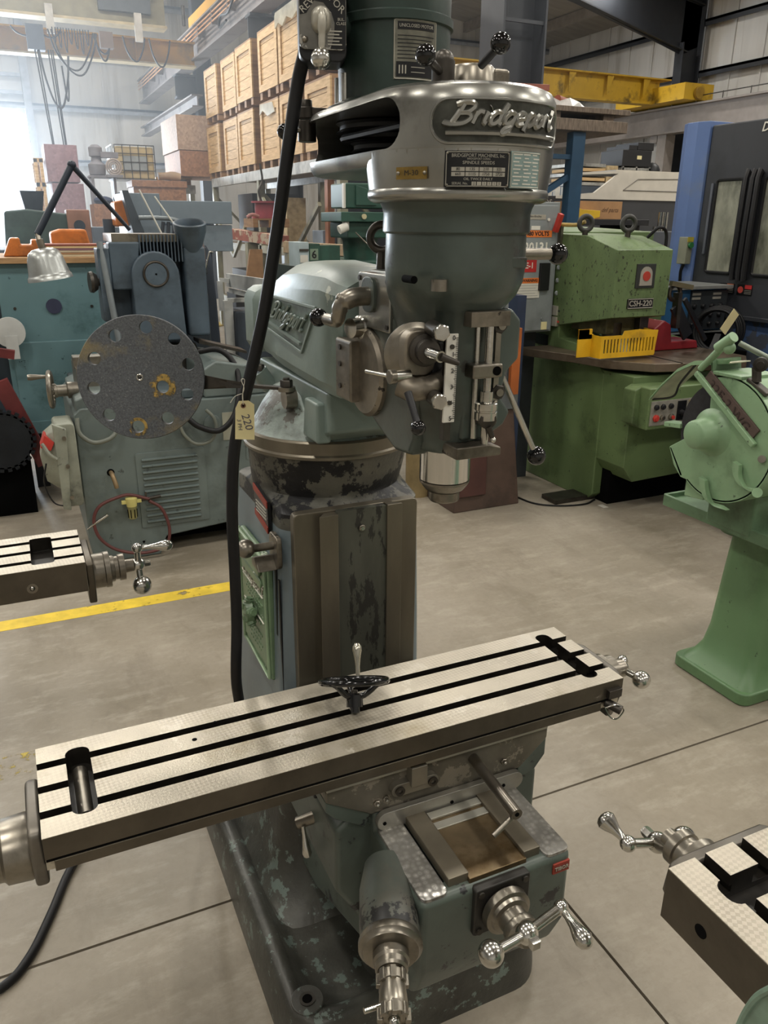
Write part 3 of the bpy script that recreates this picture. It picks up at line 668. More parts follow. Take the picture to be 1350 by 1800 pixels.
# quill, collar and spindle nose
qm = M('ground_steel_reflections', 'cfcdc8', .16, 1, var=.12, vs=3, stretch=(18, 18, .4))  # vertical tone streaks in the colour stand in for chrome reflections
part(MB().lathe([(0, .040), (.002, .043), (.06, .043)], (.633, 1.125, 1.292), (0, 0, 1), 48), 'quill', qm, smooth=30)
part(MB().lathe([(0, .028), (.003, .033), (.008, .037), (.016, .0425), (.02, .0425)], (.633, 1.125, 1.272), (0, 0, 1), 48), 'nose_collar', steel, smooth=30)
sp = part(MB().lathe([(0, .0245), (.003, .0265), (.018, .0265), (.0185, .03)], (.633, 1.125, 1.254), (0, 0, 1), 40), 'spindle_nose', steel, smooth=30)
MB().lathe([(0, .0), (.0004, .015), (.002, .015)], (.633, 1.125, 1.2536), (0, 0, 1), 28).build('spindle_bore', hollow, sp)

# ------------------------------------------------------------------ belt cover
def hull(r0, r1, z, x0=.635, y0=1.12, x1=.640, y1=1.375):
    o = []
    for i in range(25): a = R(180+180*i/24); o.append((x0+r0*math.cos(a), y0+r0*math.sin(a), z))
    for i in range(25): a = R(0+180*i/24); o.append((x1+r1*math.cos(a), y1+r1*math.sin(a), z))
    return o
t = MB().loft([hull(.122, .125, 1.776), hull(.132, .133, 1.778), hull(.1375, .138, 1.787), hull(.1382, .14, 1.80), hull(.1382, .14, 1.850), hull(.1367, .1385, 1.862), hull(.131, .133, 1.872), hull(.120, .122, 1.877)])
cutter = MB().prism([(.3, 1.795), (.3, 1.862), (.665, 1.862), (.665, 1.795)], 1.16, 1.475, 'y')
cutter = MB().loft([[(.3, y_, z_), (.69, y_, z_)][::1] for y_, z_ in ()]) if False else MB()
cutter.prism([(y_, z_) for y_, z_ in rrect(1.062, 1.478, 1.797, 1.861, .028, 6)], .3, .70, 'x')
bc = part(t, 'belt_cover', polished, cut=cutter, smooth=35)
part(MB().lathe([(0, .125), (.003, .132), (.008, .1355), (.014, .135), (.018, .133), (.018, .1)], (.635, 1.12, 1.729), (0, 0, 1), 60).lathe([(0, .133), (.02, .1355), (.036, .1375), (.05, .138)], (.635, 1.12, 1.745), (0, 0, 1), 60), 'cover_skirt', polished, smooth=40)
# webs of the housing left of the skirt: blends down to the rim
t = MB().loft([[(.503, 1.10, 1.78), (.55, 1.22, 1.78), (.635, 1.22, 1.78), (.635, 1.10, 1.78)], [(.515, 1.105, 1.745), (.56, 1.20, 1.745), (.635, 1.2, 1.745), (.635, 1.1, 1.745)]])
part(t, 'cover_web', polished, bevel=.004)
# pulleys and belt seen in the window
t = MB(); 
for k, (z_, r_) in enumerate(((1.80, .062), (1.815, .074), (1.83, .086), (1.845, .098))): t.lathe([(0, r_), (.004, r_-.006), (.010, r_-.006), (.014, r_)], (.64, 1.36, z_), (0, 0, 1), 40)
part(t, 'motor_pulley', black)
for z_, r_ in ((1.806, .063), (1.836, .087)):
    t = MB(); P = [(p_[0], p_[1], z_) for p_ in hull(.075, r_, 0, y1=1.36)]; t.tube(P+[P[0]], .005, 6, 0, cl=True); part(t, 'drive_belt', rubber)
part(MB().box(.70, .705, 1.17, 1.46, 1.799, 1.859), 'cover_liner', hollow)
def onc(u, z, r=.1458, cx=.635, cy=1.12): # u metres along the surface from the front direction
    if cx == .635: a = R(-90)+u/r; r -= .0073
    else: a = R(-90)+u/r
    return V((cx+r*math.cos(a), cy+r*math.sin(a), z))
def patch(u0, u1, z0, z1, th, name, mat, parent=None, r=.1458, n=14, rad=0, cx=.635, cy=1.12, **k):
    if rad: outl = rrect(u0, u1, z0, z1, rad, 8)
    else: outl = [(u0+(u1-u0)*i/n, z0) for i in range(n+1)]+[(u1-(u1-u0)*i/n, z1) for i in range(n+1)]
    if rad: # subdivide long edges
        P = []
        for i in range(len(outl)):
            a_, b__ = outl[i], outl[(i+1) % len(outl)]; kk = max(1, int(math.hypot(b__[0]-a_[0], b__[1]-a_[1])/.008))
            for q_ in range(kk): P.append((a_[0]+(b__[0]-a_[0])*q_/kk, a_[1]+(b__[1]-a_[1])*q_/kk))
        outl = P
    t_ = MB(); bm = t_.bm
    fr = [bm.verts.new(onc(u, z, r+th, cx, cy)) for u, z in outl]; bk = [bm.verts.new(onc(u, z, r-.002, cx, cy)) for u, z in outl]
    m_ = len(outl)
    for i in range(m_): bm.faces.new((fr[i], fr[(i+1) % m_], bk[(i+1) % m_], bk[i]))
    # centre strip triangulation keeps the curve
    us = sorted(set(round(u, 5) for u, z in outl)); bm.faces.new(fr)
    bmesh.ops.triangulate(bm, faces=[f for f in bm.faces if len(f.verts) > 4])
    return t_.build(name, mat, parent or mill, **k)
def frameband(u0, u1, z0, z1, rad, rr_, name, mat, r=.1458, parent=None, cx=.635, cy=1.12):
    P = []
    outl = rrect(u0, u1, z0, z1, rad, 8)
    for i in range(len(outl)):
        a_, b__ = outl[i], outl[(i+1) % len(outl)]; kk = max(1, int(math.hypot(b__[0]-a_[0], b__[1]-a_[1])/.008))
        for q_ in range(kk): P.append(onc(a_[0]+(b__[0]-a_[0])*q_/kk, a_[1]+(b__[1]-a_[1])*q_/kk, r, cx, cy))
    return MB().tube(P, rr_, 6, 0, cl=True).build(name, mat, parent or mill)
def cpatch(u0, u1, z0, z1, th, name, mat, parent=None, r=.1458, cx=.635, cy=1.12, n=16):
    """curved plate made of a lofted strip so it follows the cylinder"""
    rings = []
    for i in range(n+1):
        u = u0+(u1-u0)*i/n
        rings.append([onc(u, z0, r-.002, cx, cy), onc(u, z0, r+th, cx, cy), onc(u, z1, r+th, cx, cy), onc(u, z1, r-.002, cx, cy)])
    return MB().loft(rings).build(name, mat, parent or mill, smooth=30)
emb_m = M('emblem_recess', '4c4d47', .4, .6, var=.3, vs=30, grime=.3, gcol='23241f', gs=12)
rad = .026; EU, E0, E1 = .116, 1.8005, 1.8535
t = MB()
rings = []
for i in range(41):
    u = -EU+2*EU*i/40; d = min(u+EU, EU-u); h_ = (E1-E0)/2
    hh = h_*(math.sqrt(max(0, 1-((rad-d)/rad)**2)) if d < rad else 1)+1e-5; zc = (E0+E1)/2
    rings.append([onc(u, zc-hh, .144), onc(u, zc-hh, .1462), onc(u, zc, .1462), onc(u, zc+hh, .1462), onc(u, zc+hh, .144)])
em = part(t.loft(rings), 'emblem', emb_m, smooth=30, label='dark oval emblem with the raised script name')
frameband(-EU, EU, E0, E1, rad, .0022, 'emblem_rim', polished, .1462, em)
t = MB()
ef = lambda u, v: onc(-.088+u*.0415, 1.8235+v*.0235, .1474)
script(t, ef, .0041)
t.build('emblem_script', polished, em)
t = MB().tube([onc(-.095+i*.008, 1.8125, .147) for i in range(25)], .0034, 6, 0); t.build('emblem_underline', polished, em)
# spindle speed plate
def ctext(name, s_, size, u, z, parent, mat=silverp, r=.1472, cx=.635, cy=1.12, wide=1.0, bold=0, align='CENTER'):
    return text(name, s_, size, (0, 0, 0), (1, 0, 0), (0, 0, 1), mat, parent, .0002, fn=lambda x_, y_, z_: onc(u+x_*wide, z+y_, r+max(0, z_), cx, cy), bold=bold, align=align)
np_ = cpatch(-.094, .0, 1.7465, 1.7915, .0008, 'speed_plate', blackplate)
frameband(-.0925, -.0015, 1.748, 1.790, .002, .0006, 'plate_border', silverp, .1468, np_)
ctext('plate_lettering', 'BRIDGEPORT MACHINES, Inc.', .0062, -.047, 1.7855, np_, wide=.96)
ctext('plate_lettering', 'BRIDGEPORT CONN.', .0032, -.047, 1.7815, np_, wide=1.1)
ctext('plate_lettering', 'SPINDLE SPEEDS', .0056, -.047, 1.7768, np_, wide=1.15)
for r_, row in enumerate((('80', '135', '210', '325'), ('660', '1115', '1750', '2720'))):
    for c_, s_ in enumerate(row):
        u = -.085+c_*.0198
        f_ = cpatch(u, u+.0185, 1.7665-r_*.0062, 1.7715-r_*.0062, .0011, 'speed_window', silverp, np_, n=3)
        ctext('speed_figure', s_, .0052, u+.009, 1.769-r_*.0062, np_, black, .1471, wide=1.05)
ctext('plate_lettering', 'OIL TWICE DAILY', .0046, -.047, 1.7567, np_, wide=1.15)
ctext('plate_lettering', 'SERIAL No.', .0048, -.073, 1.7512, np_)
for i, s_ in enumerate('J 1115'):
    u = -.056+i*.0075; cpatch(u, u+.0062, 1.749, 1.7536, .0011, 'serial_window', silverp, np_, n=2)
    if s_ != ' ': ctext('serial_figure', s_, .0045, u+.0031, 1.7513, np_, black, .1471)
for u, z in ((-.091, 1.7885), (-.003, 1.7885), (-.091, 1.7495), (-.003, 1.7495)): MB().ball(onc(u, z, .1468), .0016, 8).build('rivet', steel, np_)
np2 = cpatch(.002, .062, 1.7465, 1.7925, .0008, 'instruction_plate', M('foil_plate', '8fa5a2', .35, .4, var=.15, vs=30))
frameband(.0035, .0605, 1.748, 1.791, .002, .0006, 'plate_border', silverp, .1468, np2)
for i in range(9):
    for k in range(3): cpatch(.006+k*.0185+.002*(i % 2), .0225+k*.0185-.003*((i+k) % 3), 1.7880-i*.0046, 1.7896-i*.0046, .0011, 'print_line', whitep, np2, n=3)
bt = cpatch(-.171, -.120, 1.757, 1.7725, .0009, 'brass_tag', brass)
ctext('tag_number', 'M-30', .0095, -.1455, 1.7648, bt, darksteel, .1469, wide=1.2)
for u in (-.1675, -.1235): MB().ball(onc(u, 1.7648, .1468), .0028, 12).build('rivet', steel, bt)
# flange ear with bolt at the rear left of the cover, small lock lever
o = part(MB().cyl((.508, 1.43, 1.832), (.508, 1.43, 1.866), .016).cyl((.508, 1.43, 1.868), (.508, 1.43, 1.886), .017).bar((.508, 1.43, 1.879), (.56, 1.42, 1.879), .03, .012), 'cover_ear', darksteel, bevel=.002)
MB().hexn((.508, 1.43, 1.886), (0, 0, 1), .010, .012, 16).build('cap_screw', darksteel, o)
o = part(MB().cyl((.50, 1.425, 1.85), (.475, 1.43, 1.848), .0035), 'belt_release_lever', steel); MB().ball((.468, 1.432, 1.847), .013, 20).build('knob', blackpl, o)
# motor
t = MB().lathe([(0, .112), (.006, .112), (.012, .098), (.016, .0935), (.09, .0935), (.12, .0935), (.122, .098), (.134, .098), (.137, .0935), (.30, .0935), (.33, .08), (.34, .05)], (.64, 1.36, 1.877), (0, 0, 1), 56)
part(t, 'motor', motorg, smooth=35)
mpl = cpatch(-.042, .033, 1.915, 1.999, .001, 'motor_nameplate', M('motor_plate', '767569', .35, .5, var=.25, vs=40), r=.0935, cx=.64, cy=1.36)
frameband(-.041, .032, 1.916, 1.998, .003, .0008, 'plate_border', silverp, .0945, mpl, .64, 1.36)
cpatch(-.036, .027, 1.984, 1.995, .0016, 'title_band', blackplate, mpl, r=.0935, cx=.64, cy=1.36)
ctext('title_lettering', 'UNICLOSED MOTOR', .0066, -.0045, 1.9893, mpl, silverp, .0953, .64, 1.36, wide=.95)
for i in range(7): cpatch(-.036, .027-.002*(i % 3), 1.944+i*.0052, 1.9452+i*.0052, .0014, 'print_line', blackplate, mpl, r=.0935, cx=.64, cy=1.36)
cpatch(-.038, .029, 1.9185, 1.94, .0014, 'lower_band', blackplate, mpl, r=.0935, cx=.64, cy=1.36)
for i in range(3): cpatch(-.034+i*.005, -.032+i*.005, 1.923, 1.935, .0018, 'logo_bar', silverp, mpl, r=.0935, cx=.64, cy=1.36, n=2)
for i in range(2): cpatch(-.014, .01, 1.925+i*.007, 1.926+i*.007, .0018, 'print_line', silverp, mpl, r=.0935, cx=.64, cy=1.36, n=4)
for i, (dx, dy) in enumerate(((-.085, .04), (-.093, -.01))):
    part(MB().cyl((.64+dx, 1.36+dy, 1.875), (.64+dx, 1.36+dy, 1.93), .006), 'motor_stud', bright)
part(MB().box(.535, .56, 1.40, 1.43, 2.0, 2.06), 'motor_lug', motorg, bevel=.004)
# drawbar brake housing and levers on top of the cover
t = MB().lathe([(0, .05), (.006, .05), (.008, .036), (.034, .034), (.038, .031), (.04, .022)], (.648, 1.115, 1.874), (0, 0, 1), 40)
part(t, 'brake_housing', steel)
part(MB().box(.67, .70, 1.09, 1.12, 1.876, 1.91), 'brake_lug', steel, bevel=.006)
a = V((.586, 1.085, 1.893)); o = part(MB().cyl((.586, 1.085, 1.876), (.586, 1.085, 1.91), .016).ball((.586, 1.085, 1.91), .015), 'brake_pivot', darksteel)
MB().cyl(a, at(752, 103, y=1.05), .0055).build('rod', darksteel, o); MB().ball(at(748, 97, y=1.04), .0135, 24).build('knob', blackpl, o)
a = at(845, 116, y=1.06); b_ = at(874, 84, y=1.03)
o = part(MB().cyl(a, b_, .0055), 'high_low_lever', black); MB().ball(at(880, 76, y=1.025), .0135, 24).build('knob', blackpl, o)

# ------------------------------------------------------------------ switch box on the motor
n0 = V((-.30, -.954, 0)); xd = V((.954, -.30, 0)); upv = V((0, 0, 1)); sc0 = at(566, 30, y=1.31)
def sbp(u, v, h): return sc0+xd*u+upv*v+n0*h
def sprism(mb, pts, h0, h1): return mb.loft([[sbp(u, v, h0) for u, v in pts], [sbp(u, v, h1) for u, v in pts]])
sw = part(sprism(MB(), rrect(-.036, .038, -.060, .062, .014, 5), -.075, -.002), 'switch_box', black, bevel=.003)
sprism(MB(), rrect(-.035, .037, -.0445, .06, .008, 5), -.003, .003).build('switch_plate', M('switch_plate_metal', '77756f', .3, .7, var=.2, vs=25, chip='b5b2aa', ca=.4, cs=16, crough=.25, cmetal=.9), sw, bevel=.001)
sprism(MB(), [(-.034, .002), (-.034, .059), (.036, .059), (.036, -.043), (.012, -.043), (.018, -.025), (.019, -.008), (.014, .006), (.002, .019), (-.012, .021), (-.024, .004)], .003, .0036).build('black_enamel', blackplate, sw, smooth=0)
text('plate_lettering', 'REV', .0145, sbp(-.023, .0145, .0039), xd+upv*.9, upv-xd*.9, silverp, sw, .0004)
text('plate_lettering', 'FOR', .0145, sbp(.023, .0165, .0039), xd-upv*.95, upv+xd*.95, silverp, sw, .0004)
text('plate_lettering', 'BUL.\nCLASS', .0055, sbp(.029, -.006, .0039), xd, upv, silverp, sw, .0003)
for k in range(5): sprism(MB(), [(.008, -.020-k*.0045), (.030-.004*(k % 2), -.020-k*.0045), (.030-.004*(k % 2), -.0182-k*.0045), (.008, -.0182-k*.0045)], .0036, .0042).build('print_line', silverp, sw, smooth=0)
hd = part(MB().loft([[sbp(u*s_, v*s_+.004*0, h) for u, v in rrect(-.017, .014, -.024, .014, .015, 6)] for s_, h in ((1, .003), (1, .006), (.8, .014), (.45, .018))]), 'switch_handle', silverp, smooth=60)
MB().tube([sbp(-.001, .006, .012), sbp(-.001, -.006, .022), sbp(-.002, -.034, .022), sbp(-.003, -.05, .022)], [.006, .007, .0055, .005], 10).build('arm', silverp, hd); MB().ball(sbp(-.004, -.060, .024), .0155, 24).build('ball_end', bright, hd)
MB().ball(sbp(-.027, -.031, .003), .005, 14).build('cover_screw', steel, sw)
part(MB().cyl(sbp(.03, 0, -.05), (.60, 1.36, sc0.z), .02), 'switch_bracket', motorg)
# drop cable from the switch down behind the table
ys = [(536, 92, 1.36), (523, 150, 1.375), (507, 260, 1.38), (488, 400, 1.39), (465, 545, 1.40), (442, 650, 1.41), (425, 720, 1.415), (411, 800, 1.42), (408, 900, 1.42), (413, 1010, 1.42), (416, 1100, 1.42), (415, 1190, 1.42)]
pts = [at(px_, py_, y=y_) for px_, py_, y_ in ys]; pts += [V((.335, 1.50, .60)), V((.29, 1.72, .25)), at(380, 1375, z=.03), at(340, 1392, z=.011), at(280, 1405, z=.011), at(210, 1430, z=.011), at(150, 1490, z=.011), at(120, 1535, z=.011), at(88, 1610, z=.011), at(50, 1685, z=.011), at(0, 1738, z=.011), at(-120, 1800, z=.011), V((-.75, 1.15, .011)), V((-1.2, 1.5, .011)), V((-1.6, 2.3, .011)), V((-1.7, 3.4, .011))]
cable = part(MB().tube(pts, .0112, 12, 8), 'power_cable', rubber, smooth=60)

# ------------------------------------------------------------------ knee, saddle, table
KX0, KX1, KY0 = .474, .776, .868
t = MB(); prof = []
# knee body: deep at the column, shallow in front
pts = [(KY0, .655), (KY0, .50), (.90, .42), (1.10, .33), (1.40, .20), (1.50, .19), (1.50, .70), (1.07, .70), (1.055, .655)]
kn = part(MB().prism(pts, KX0+.0, KX1, 'x'), 'knee', kneep, bevel=.014, seg=4)
# wider upper shoulders of the knee under the saddle
part(MB().prism([(.405, .52), (.405, .66), (.46, .70), (.80, .70), (.845, .66), (.845, .52), (.79, .40), (.47, .40)], 1.075, 1.50, 'y'), 'knee_shoulder', kneep, bevel=.01, seg=3)
# engine turned top ways and centre cover
for x0, x1, nm in ((KX0+.004, .528, 0), (.722, KX1-.002, 1)):
    part(MB().prism(rrect(x0, x1, KY0+.004, 1.06, .012), .652, .6585, 'z'), 'knee_way', enginet, bevel=.001)
part(MB().box(.5295, .5315, KY0+.03, 1.06, .6, .6575), 'way_gap', hollow); part(MB().box(.7185, .7205, KY0+.03, 1.06, .6, .6575), 'way_gap', hollow)
for a_, b_ in ((.533, .572), (.683, .717)): part(MB().box(a_, b_, .885, 1.06, .650, .672), 'gib_strip', wayst, bevel=.0015)
part(MB().prism([(.57, .645), (.57, .664), (.685, .664), (.685, .645)], .878, 1.06, 'y'), 'way_cover', M('oily_plate', '84745c', .3, .75, var=.16, vs=14, grime=.4, gcol='5c4a30', gs=9), bevel=.0015)
for k, y_ in enumerate((1.026, 1.0)): part(MB().box(.574, .683, y_, y_+.018, .664, .669-k*.002), 'cover_leaf', M('zinc_leaf', 'a9a79d', .4, .6, var=.1), bevel=.001)
# wiper bar with rounded ends in front of the saddle
t = MB().prism([(x_, z_) for x_, z_ in rrect(.476, .79, .655, .694, .026, 6)], 1.047, 1.060, 'y')
wp = part(t, 'wiper_bar', M('wiper_metal', '95928a', .35, .6, var=.12, vs=12), bevel=.004)
for x_ in (.49, .63, .745): MB().cyl((x_, 1.047, .673), (x_, 1.0455, .673), .0035, n=12).build('screw_hole', hollow, wp)
# red maker plate on the front corner
tp = part(MB().box(.735, .770, KY0-.003, KY0+.002, .617, .639), 'maker_plate', redp, bevel=.0008)
MB().box(.7385, .7665, KY0-.0038, KY0-.002, .6215, .6345).build('plate_band', M('plate_dark_red', '6b2a20', .5), tp, smooth=0)
text('plate_lettering', 'TIBOR', .0105, (.7525, KY0-.0041, .628), (1, 0, 0), (0, 0, 1), silverp, tp, .0005, bold=.0002)
# saddle
t = MB().prism([(.383, .765), (.383, .742), (.47, .688), (.79, .688), (.852, .742), (.852, .765)], 1.062, 1.235, 'y')
sd = part(t, 'saddle', M('saddle_face', '6f6a5f', .42, .55, var=.18, vs=12, chip='8d867a', ca=.3, cs=16, grime=.3, gcol='45413a', gs=6), bevel=.003)
part(MB().prism([(.384, .764), (.384, .77), (.851, .77), (.851, .764)], 1.0605, 1.235, 'y'), 'saddle_edge', silverp, bevel=.002)
part(MB().prism([(.79, .66), (.79, .688), (.853, .742), (.853, .70), (.83, .67)], 1.066, 1.3, 'y'), 'saddle_skirt', kneep, bevel=.002)
part(MB().prism([(.383, .742), (.383, .72), (.40, .70), (.46, .66), (.47, .688)], 1.066, 1.3, 'y'), 'saddle_skirt', kneep, bevel=.002)
# stop block with two cap screws, grease nipples, holes
sb = part(MB().prism(rrect(.505, .60, .722, .748, .013, 5), 1.048, 1.063, 'y').box(.54, .572, 1.04, 1.063, .74, .781), 'table_stop_block', M('stop_block_metal', '7e796e', .4, .6, var=.15), bevel=.004)
for x_ in (.52, .587): MB().ring((x_, 1.048, .735), (0, -1, 0), .0045, .0095, .004, 20).build('cap_screw', darksteel, sb)
for px_, py_ in ((663, 1413), (679, 1405), (886, 1339)):
    p = at(px_, py_, y=1.058); o = part(MB().hexn(p+V((0, .005, 0)), (0, -1, 0), .0065, .006), 'oil_nipple', steel); MB().ball(p+V((0, -.004, 0)), .0035, 10).build('tip', bright, o)
for px_, py_ in ((695, 1395), (741, 1381)):
    p = at(px_, py_, y=1.062); part(MB().cyl(p+V((0, .005, 0)), p+V((0, -.0006, 0)), .004, n=12), 'screw_hole', hollow)
# table lock bar sticking out with its tommy bar
a = at(833, 1333, y=1.06); b_ = at(909, 1432, y=.90)
o = part(MB().cyl(a+V((0, .02, 0)), b_, .0105), 'saddle_lock_bar', M('bar_steel', '827c72', .3, .9, var=.12)); MB().cyl(b_, b_+(b_-a).normalized()*.0008, .004).build('bore', hollow, o)
MB().cyl(at(905, 1432, y=.915), at(867, 1470, y=.905), .005).build('tommy_bar', steel, o)
# knee lock handle hanging at the left
a = at(530, 1445, y=1.20); o = part(MB().cyl(at(524, 1446, y=1.22), at(560, 1433, y=1.2), .0125), 'knee_lock_shaft', steel)
p0 = at(533, 1452, y=1.20); p1 = at(541, 1508, y=1.18)
MB().lathe([(t_*(p1-p0).length, r_) for t_, r_ in ((0, .004), (.3, .0045), (.6, .007), (.85, .0095), (.95, .007), (1, .001))], p0, p1-p0, 16).build('handle', bright, o)
part(MB().box(.388, .42, 1.14, 1.20, .69, .765), 'lock_block', black, bevel=.003)
# table with three T slots, end pockets; profile runs along x
TX0, TX1, TY0, TY1, TZ = -.066, 1.006, 1.036, 1.266, .855
bdy = MB().prism([(TY0, TZ), (TY0, .816), (TY0+.008, .812), (TY0+.008, .790), (1.075, .790), (1.09, .770), (1.212, .770), (1.227, .790), (TY1-.004, .790), (TY1-.004, .812), (TY1, .816), (TY1, TZ)], TX0, TX1, 'x')
cut = MB()
for k, yc in enumerate((1.0885, 1.1505, 1.2125)):
    cut.prism([(yc-.0085, TZ+.01), (yc-.0085, TZ-.016), (yc-.0135, TZ-.016), (yc-.0135, TZ-.026), (yc+.0135, TZ-.026), (yc+.0135, TZ-.016), (yc+.0085, TZ-.016), (yc+.0085, TZ+.01)], TX0-.02, TX1+.02, 'x')
cut.prism(rrect(-.021, .0175, 1.068, 1.242, .016, 6), TZ-.034, TZ+.012, 'z')
cut.prism(rrect(.937, .970, 1.062, 1.248, .014, 6), TZ-.034, TZ+.012, 'z')
N_ = None
tab_m = M('table_steel', 'bdb5a5', .33, .45, var=.08, vs=8, grime=.1, gcol='94896f', gs=4.5, chip='c9c2b4', ca=.16, cs=10, bump=.35, bs=300)
nodes, links, bs_ = hook(tab_m)
src_ = bs_.inputs['Base Color'].links[0].from_socket
tc_ = nodes.new('ShaderNodeTexCoord'); mp_ = nodes.new('ShaderNodeMapping'); mp_.inputs['Rotation'].default_value = (0, 0, R(38)); links.new(tc_.outputs['Object'], mp_.inputs[0])
ck_ = nodes.new('ShaderNodeTexChecker'); ck_.inputs['Scale'].default_value = 190; ck_.inputs['Color1'].default_value = (1, 1, 1, 1); ck_.inputs['Color2'].default_value = (.80, .79, .78, 1); links.new(mp_.outputs[0], ck_.inputs[0])
mm_ = nodes.new('ShaderNodeMix'); mm_.data_type = 'RGBA'; mm_.blend_type = 'MULTIPLY'; nn_ = nodes.new('ShaderNodeTexNoise'); nn_.inputs['Scale'].default_value = 7; links.new(tc_.outputs['Object'], nn_.inputs[0])
rg_ = nodes.new('ShaderNodeMapRange'); rg_.inputs[1].default_value = .4; rg_.inputs[2].default_value = .62; links.new(nn_.outputs[0], rg_.inputs[0]); links.new(rg_.outputs[0], mm_.inputs[0])
links.new(src_, mm_.inputs[6]); links.new(ck_.outputs[0], mm_.inputs[7]); links.new(mm_.outputs[2], bs_.inputs['Base Color'])
tab = part(bdy, 'table', tab_m, cut=cut, bevel=.0012, seg=1, smooth=30)
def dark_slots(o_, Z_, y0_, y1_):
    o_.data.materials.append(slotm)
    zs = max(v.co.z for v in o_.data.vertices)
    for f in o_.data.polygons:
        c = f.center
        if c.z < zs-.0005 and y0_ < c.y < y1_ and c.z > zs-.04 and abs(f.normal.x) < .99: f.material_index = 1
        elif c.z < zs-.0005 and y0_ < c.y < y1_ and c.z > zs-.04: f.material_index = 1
slotm = M('slot_dark', '24211d', .35, .3, var=.3, vs=30)  # darker colour for the inner faces of slots and pockets
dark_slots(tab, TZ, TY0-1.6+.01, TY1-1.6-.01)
part(MB().box(TX0+.012, TX1-.05, TY0-.002, TY0+.01, .7925, .812), 'rail_strip', tabside, bevel=.001, label='lower rail along the front of the table')
part(MB().box(TX0, TX1, TY0-.0006, TY0+.004, .8165, .8542), 'front_edge', tabside, label='dark machined front edge of the table')
part(MB().box(TX0+.001, TX1-.001, TY0+.0, TY0+.012, .8112, .8168), 'rail_groove', hollow)
part(MB().cyl((-.0018, 1.10, .8212), (-.0018, 1.22, .8212), .012), 'oil_trough', steel)
for y_ in (1.1195, 1.1815): part(MB().box(.94, .967, y_-.016, y_+.016, .8208, .824), 'slot_floor', steel)
for px_, py_, r_ in ((342, 1300, .0045), (378, 1269, .003)):
    p = at(px_, py_, z=TZ); part(MB().cyl(p+V((0, 0, -.001)), p+V((0, 0, .0003)), r_, n=14), 'screw_hole', hollow)
# left end bracket, bearing and dial
t = MB().prism([(1.052, .80), (1.06, .845), (1.075, .853), (1.18, .853), (1.20, .845), (1.235, .76), (1.22, .74), (1.07, .74)], TX0-.02, TX0, 'x')
eb = part(t, 'end_bracket', M('end_casting', '6c675f', .38, .6, var=.15, vs=12), bevel=.006, seg=3)
part(MB().lathe([(0, .05), (.006, .052), (.04, .05), (.045, .044), (.06, .043), (.062, .046), (.078, .046), (.08, .04), (.10, .03)], (TX0-.018, 1.122, .781), (-1, 0, 0), 40), 'screw_bearing', steel, smooth=30)
part(MB().cyl((TX0-.115, 1.122, .781), (TX0-.16, 1.122, .781), .02), 'feed_screw', darksteel)
# right end bracket and ball crank
part(MB().prism([(1.052, .80), (1.06, .845), (1.075, .851), (1.18, .851), (1.20, .845), (1.235, .76), (1.22, .74), (1.07, .74)], TX1, TX1+.018, 'x'), 'end_bracket', M('end_casting', '6c675f'), bevel=.006, seg=3)
part(MB().lathe([(0, .042), (.03, .042), (.034, .034), (.055, .034), (.06, .022), (.085, .02)], (TX1+.018, 1.15, .79), (1, 0, 0), 36), 'screw_bearing', steel)
bc0 = at(1127, 1195, y=1.10); hub = V((TX1+.085, 1.15, .79))
o = part(MB().ball(hub+V((.012, 0, 0)), .019, 20), 'table_crank', bright)
MB().cyl(hub+V((.012, 0, 0)), bc0, .0075).build('arm', bright, o); MB().ball(bc0, .0195, 24).build('ball_weight', bright, o)
e = at(1090, 1186, y=1.19)
MB().cyl(hub+V((.012, 0, 0)), e, .0075).build('arm', bright, o); hp = handle_prof(.06, .0125); MB().lathe(hp, e, V((.35, .35, .12)), 16).build('grip', bright, o)
# stop clamp with a wire clip at the front right
p = at(1079, 1240, y=1.03); o = part(MB().cyl(p+V((-.012, .012, .004)), p+V((.006, -.016, -.004)), .0095).box(p.x-.018, p.x+.014, 1.026, 1.04, .82, .838), 'stop_clamp', darksteel, bevel=.001)
MB().tube([p+V((-.028, -.006, .006)), p+V((-.004, -.012, .01)), p+V((.012, -.016, -.004)), p+V((.0, -.014, -.022)), p+V((-.014, -.01, -.018)), p+V((-.028, -.006, .006))], .0016, 6).build('wire_clip', bright, o)

# ------------------------------------------------------------------ cross feed screw at the knee front
cx, cz = .648, .595
xh = at(884, 1592, y=KY0-.012)
pl = part(MB().prism(rrect(xh.x-.055, xh.x+.055, xh.z-.05, xh.z+.05, .006), KY0-.010, KY0+.01, 'y'), 'screw_plate', M('plate_black', '2f2d2a', .45, .4, var=.2, vs=20), bevel=.003)
for sx in (-1, 1):
    for sz in (-1, 1): MB().cyl((xh.x+sx*.044, KY0-.01, xh.z+sz*.04), (xh.x+sx*.044, KY0-.013, xh.z+sz*.04), .006, n=14).build('cap_screw', darksteel, pl)
part(MB().lathe([(0, .04), (.004, .044), (.018, .043), (.02, .036), (.026, .034), (.028, .026), (.045, .025), (.047, .029), (.052, .03), (.06, .029), (.066, .022), (.075, .018), (.08, .014)], xh+V((0, .0, 0)), (0, -1, 0), 48), 'feed_dial', steel, smooth=30)
hub = at(926, 1640, y=.768)
o = part(MB().ball(hub, .0185, 24).cyl(xh+V((0, -.07, 0)), hub, .012), 'cross_feed_crank', bright)
MB().hexn(hub+V((0, -.012, -.0)), (0, -1, 0), .011, .016, 4).build('shaft_square', bright, o)
b1, b2 = at(863, 1676, y=.752), at(986, 1595, y=.775)
MB().cyl(hub, b1, .0085).build('arm', bright, o); MB().ball(b1, .0205, 28).build('ball_weight', bright, o)
MB().cyl(hub, b2, .0085).build('arm', bright, o); MB().ball(b2, .0125, 20).build('ball_joint', bright, o)
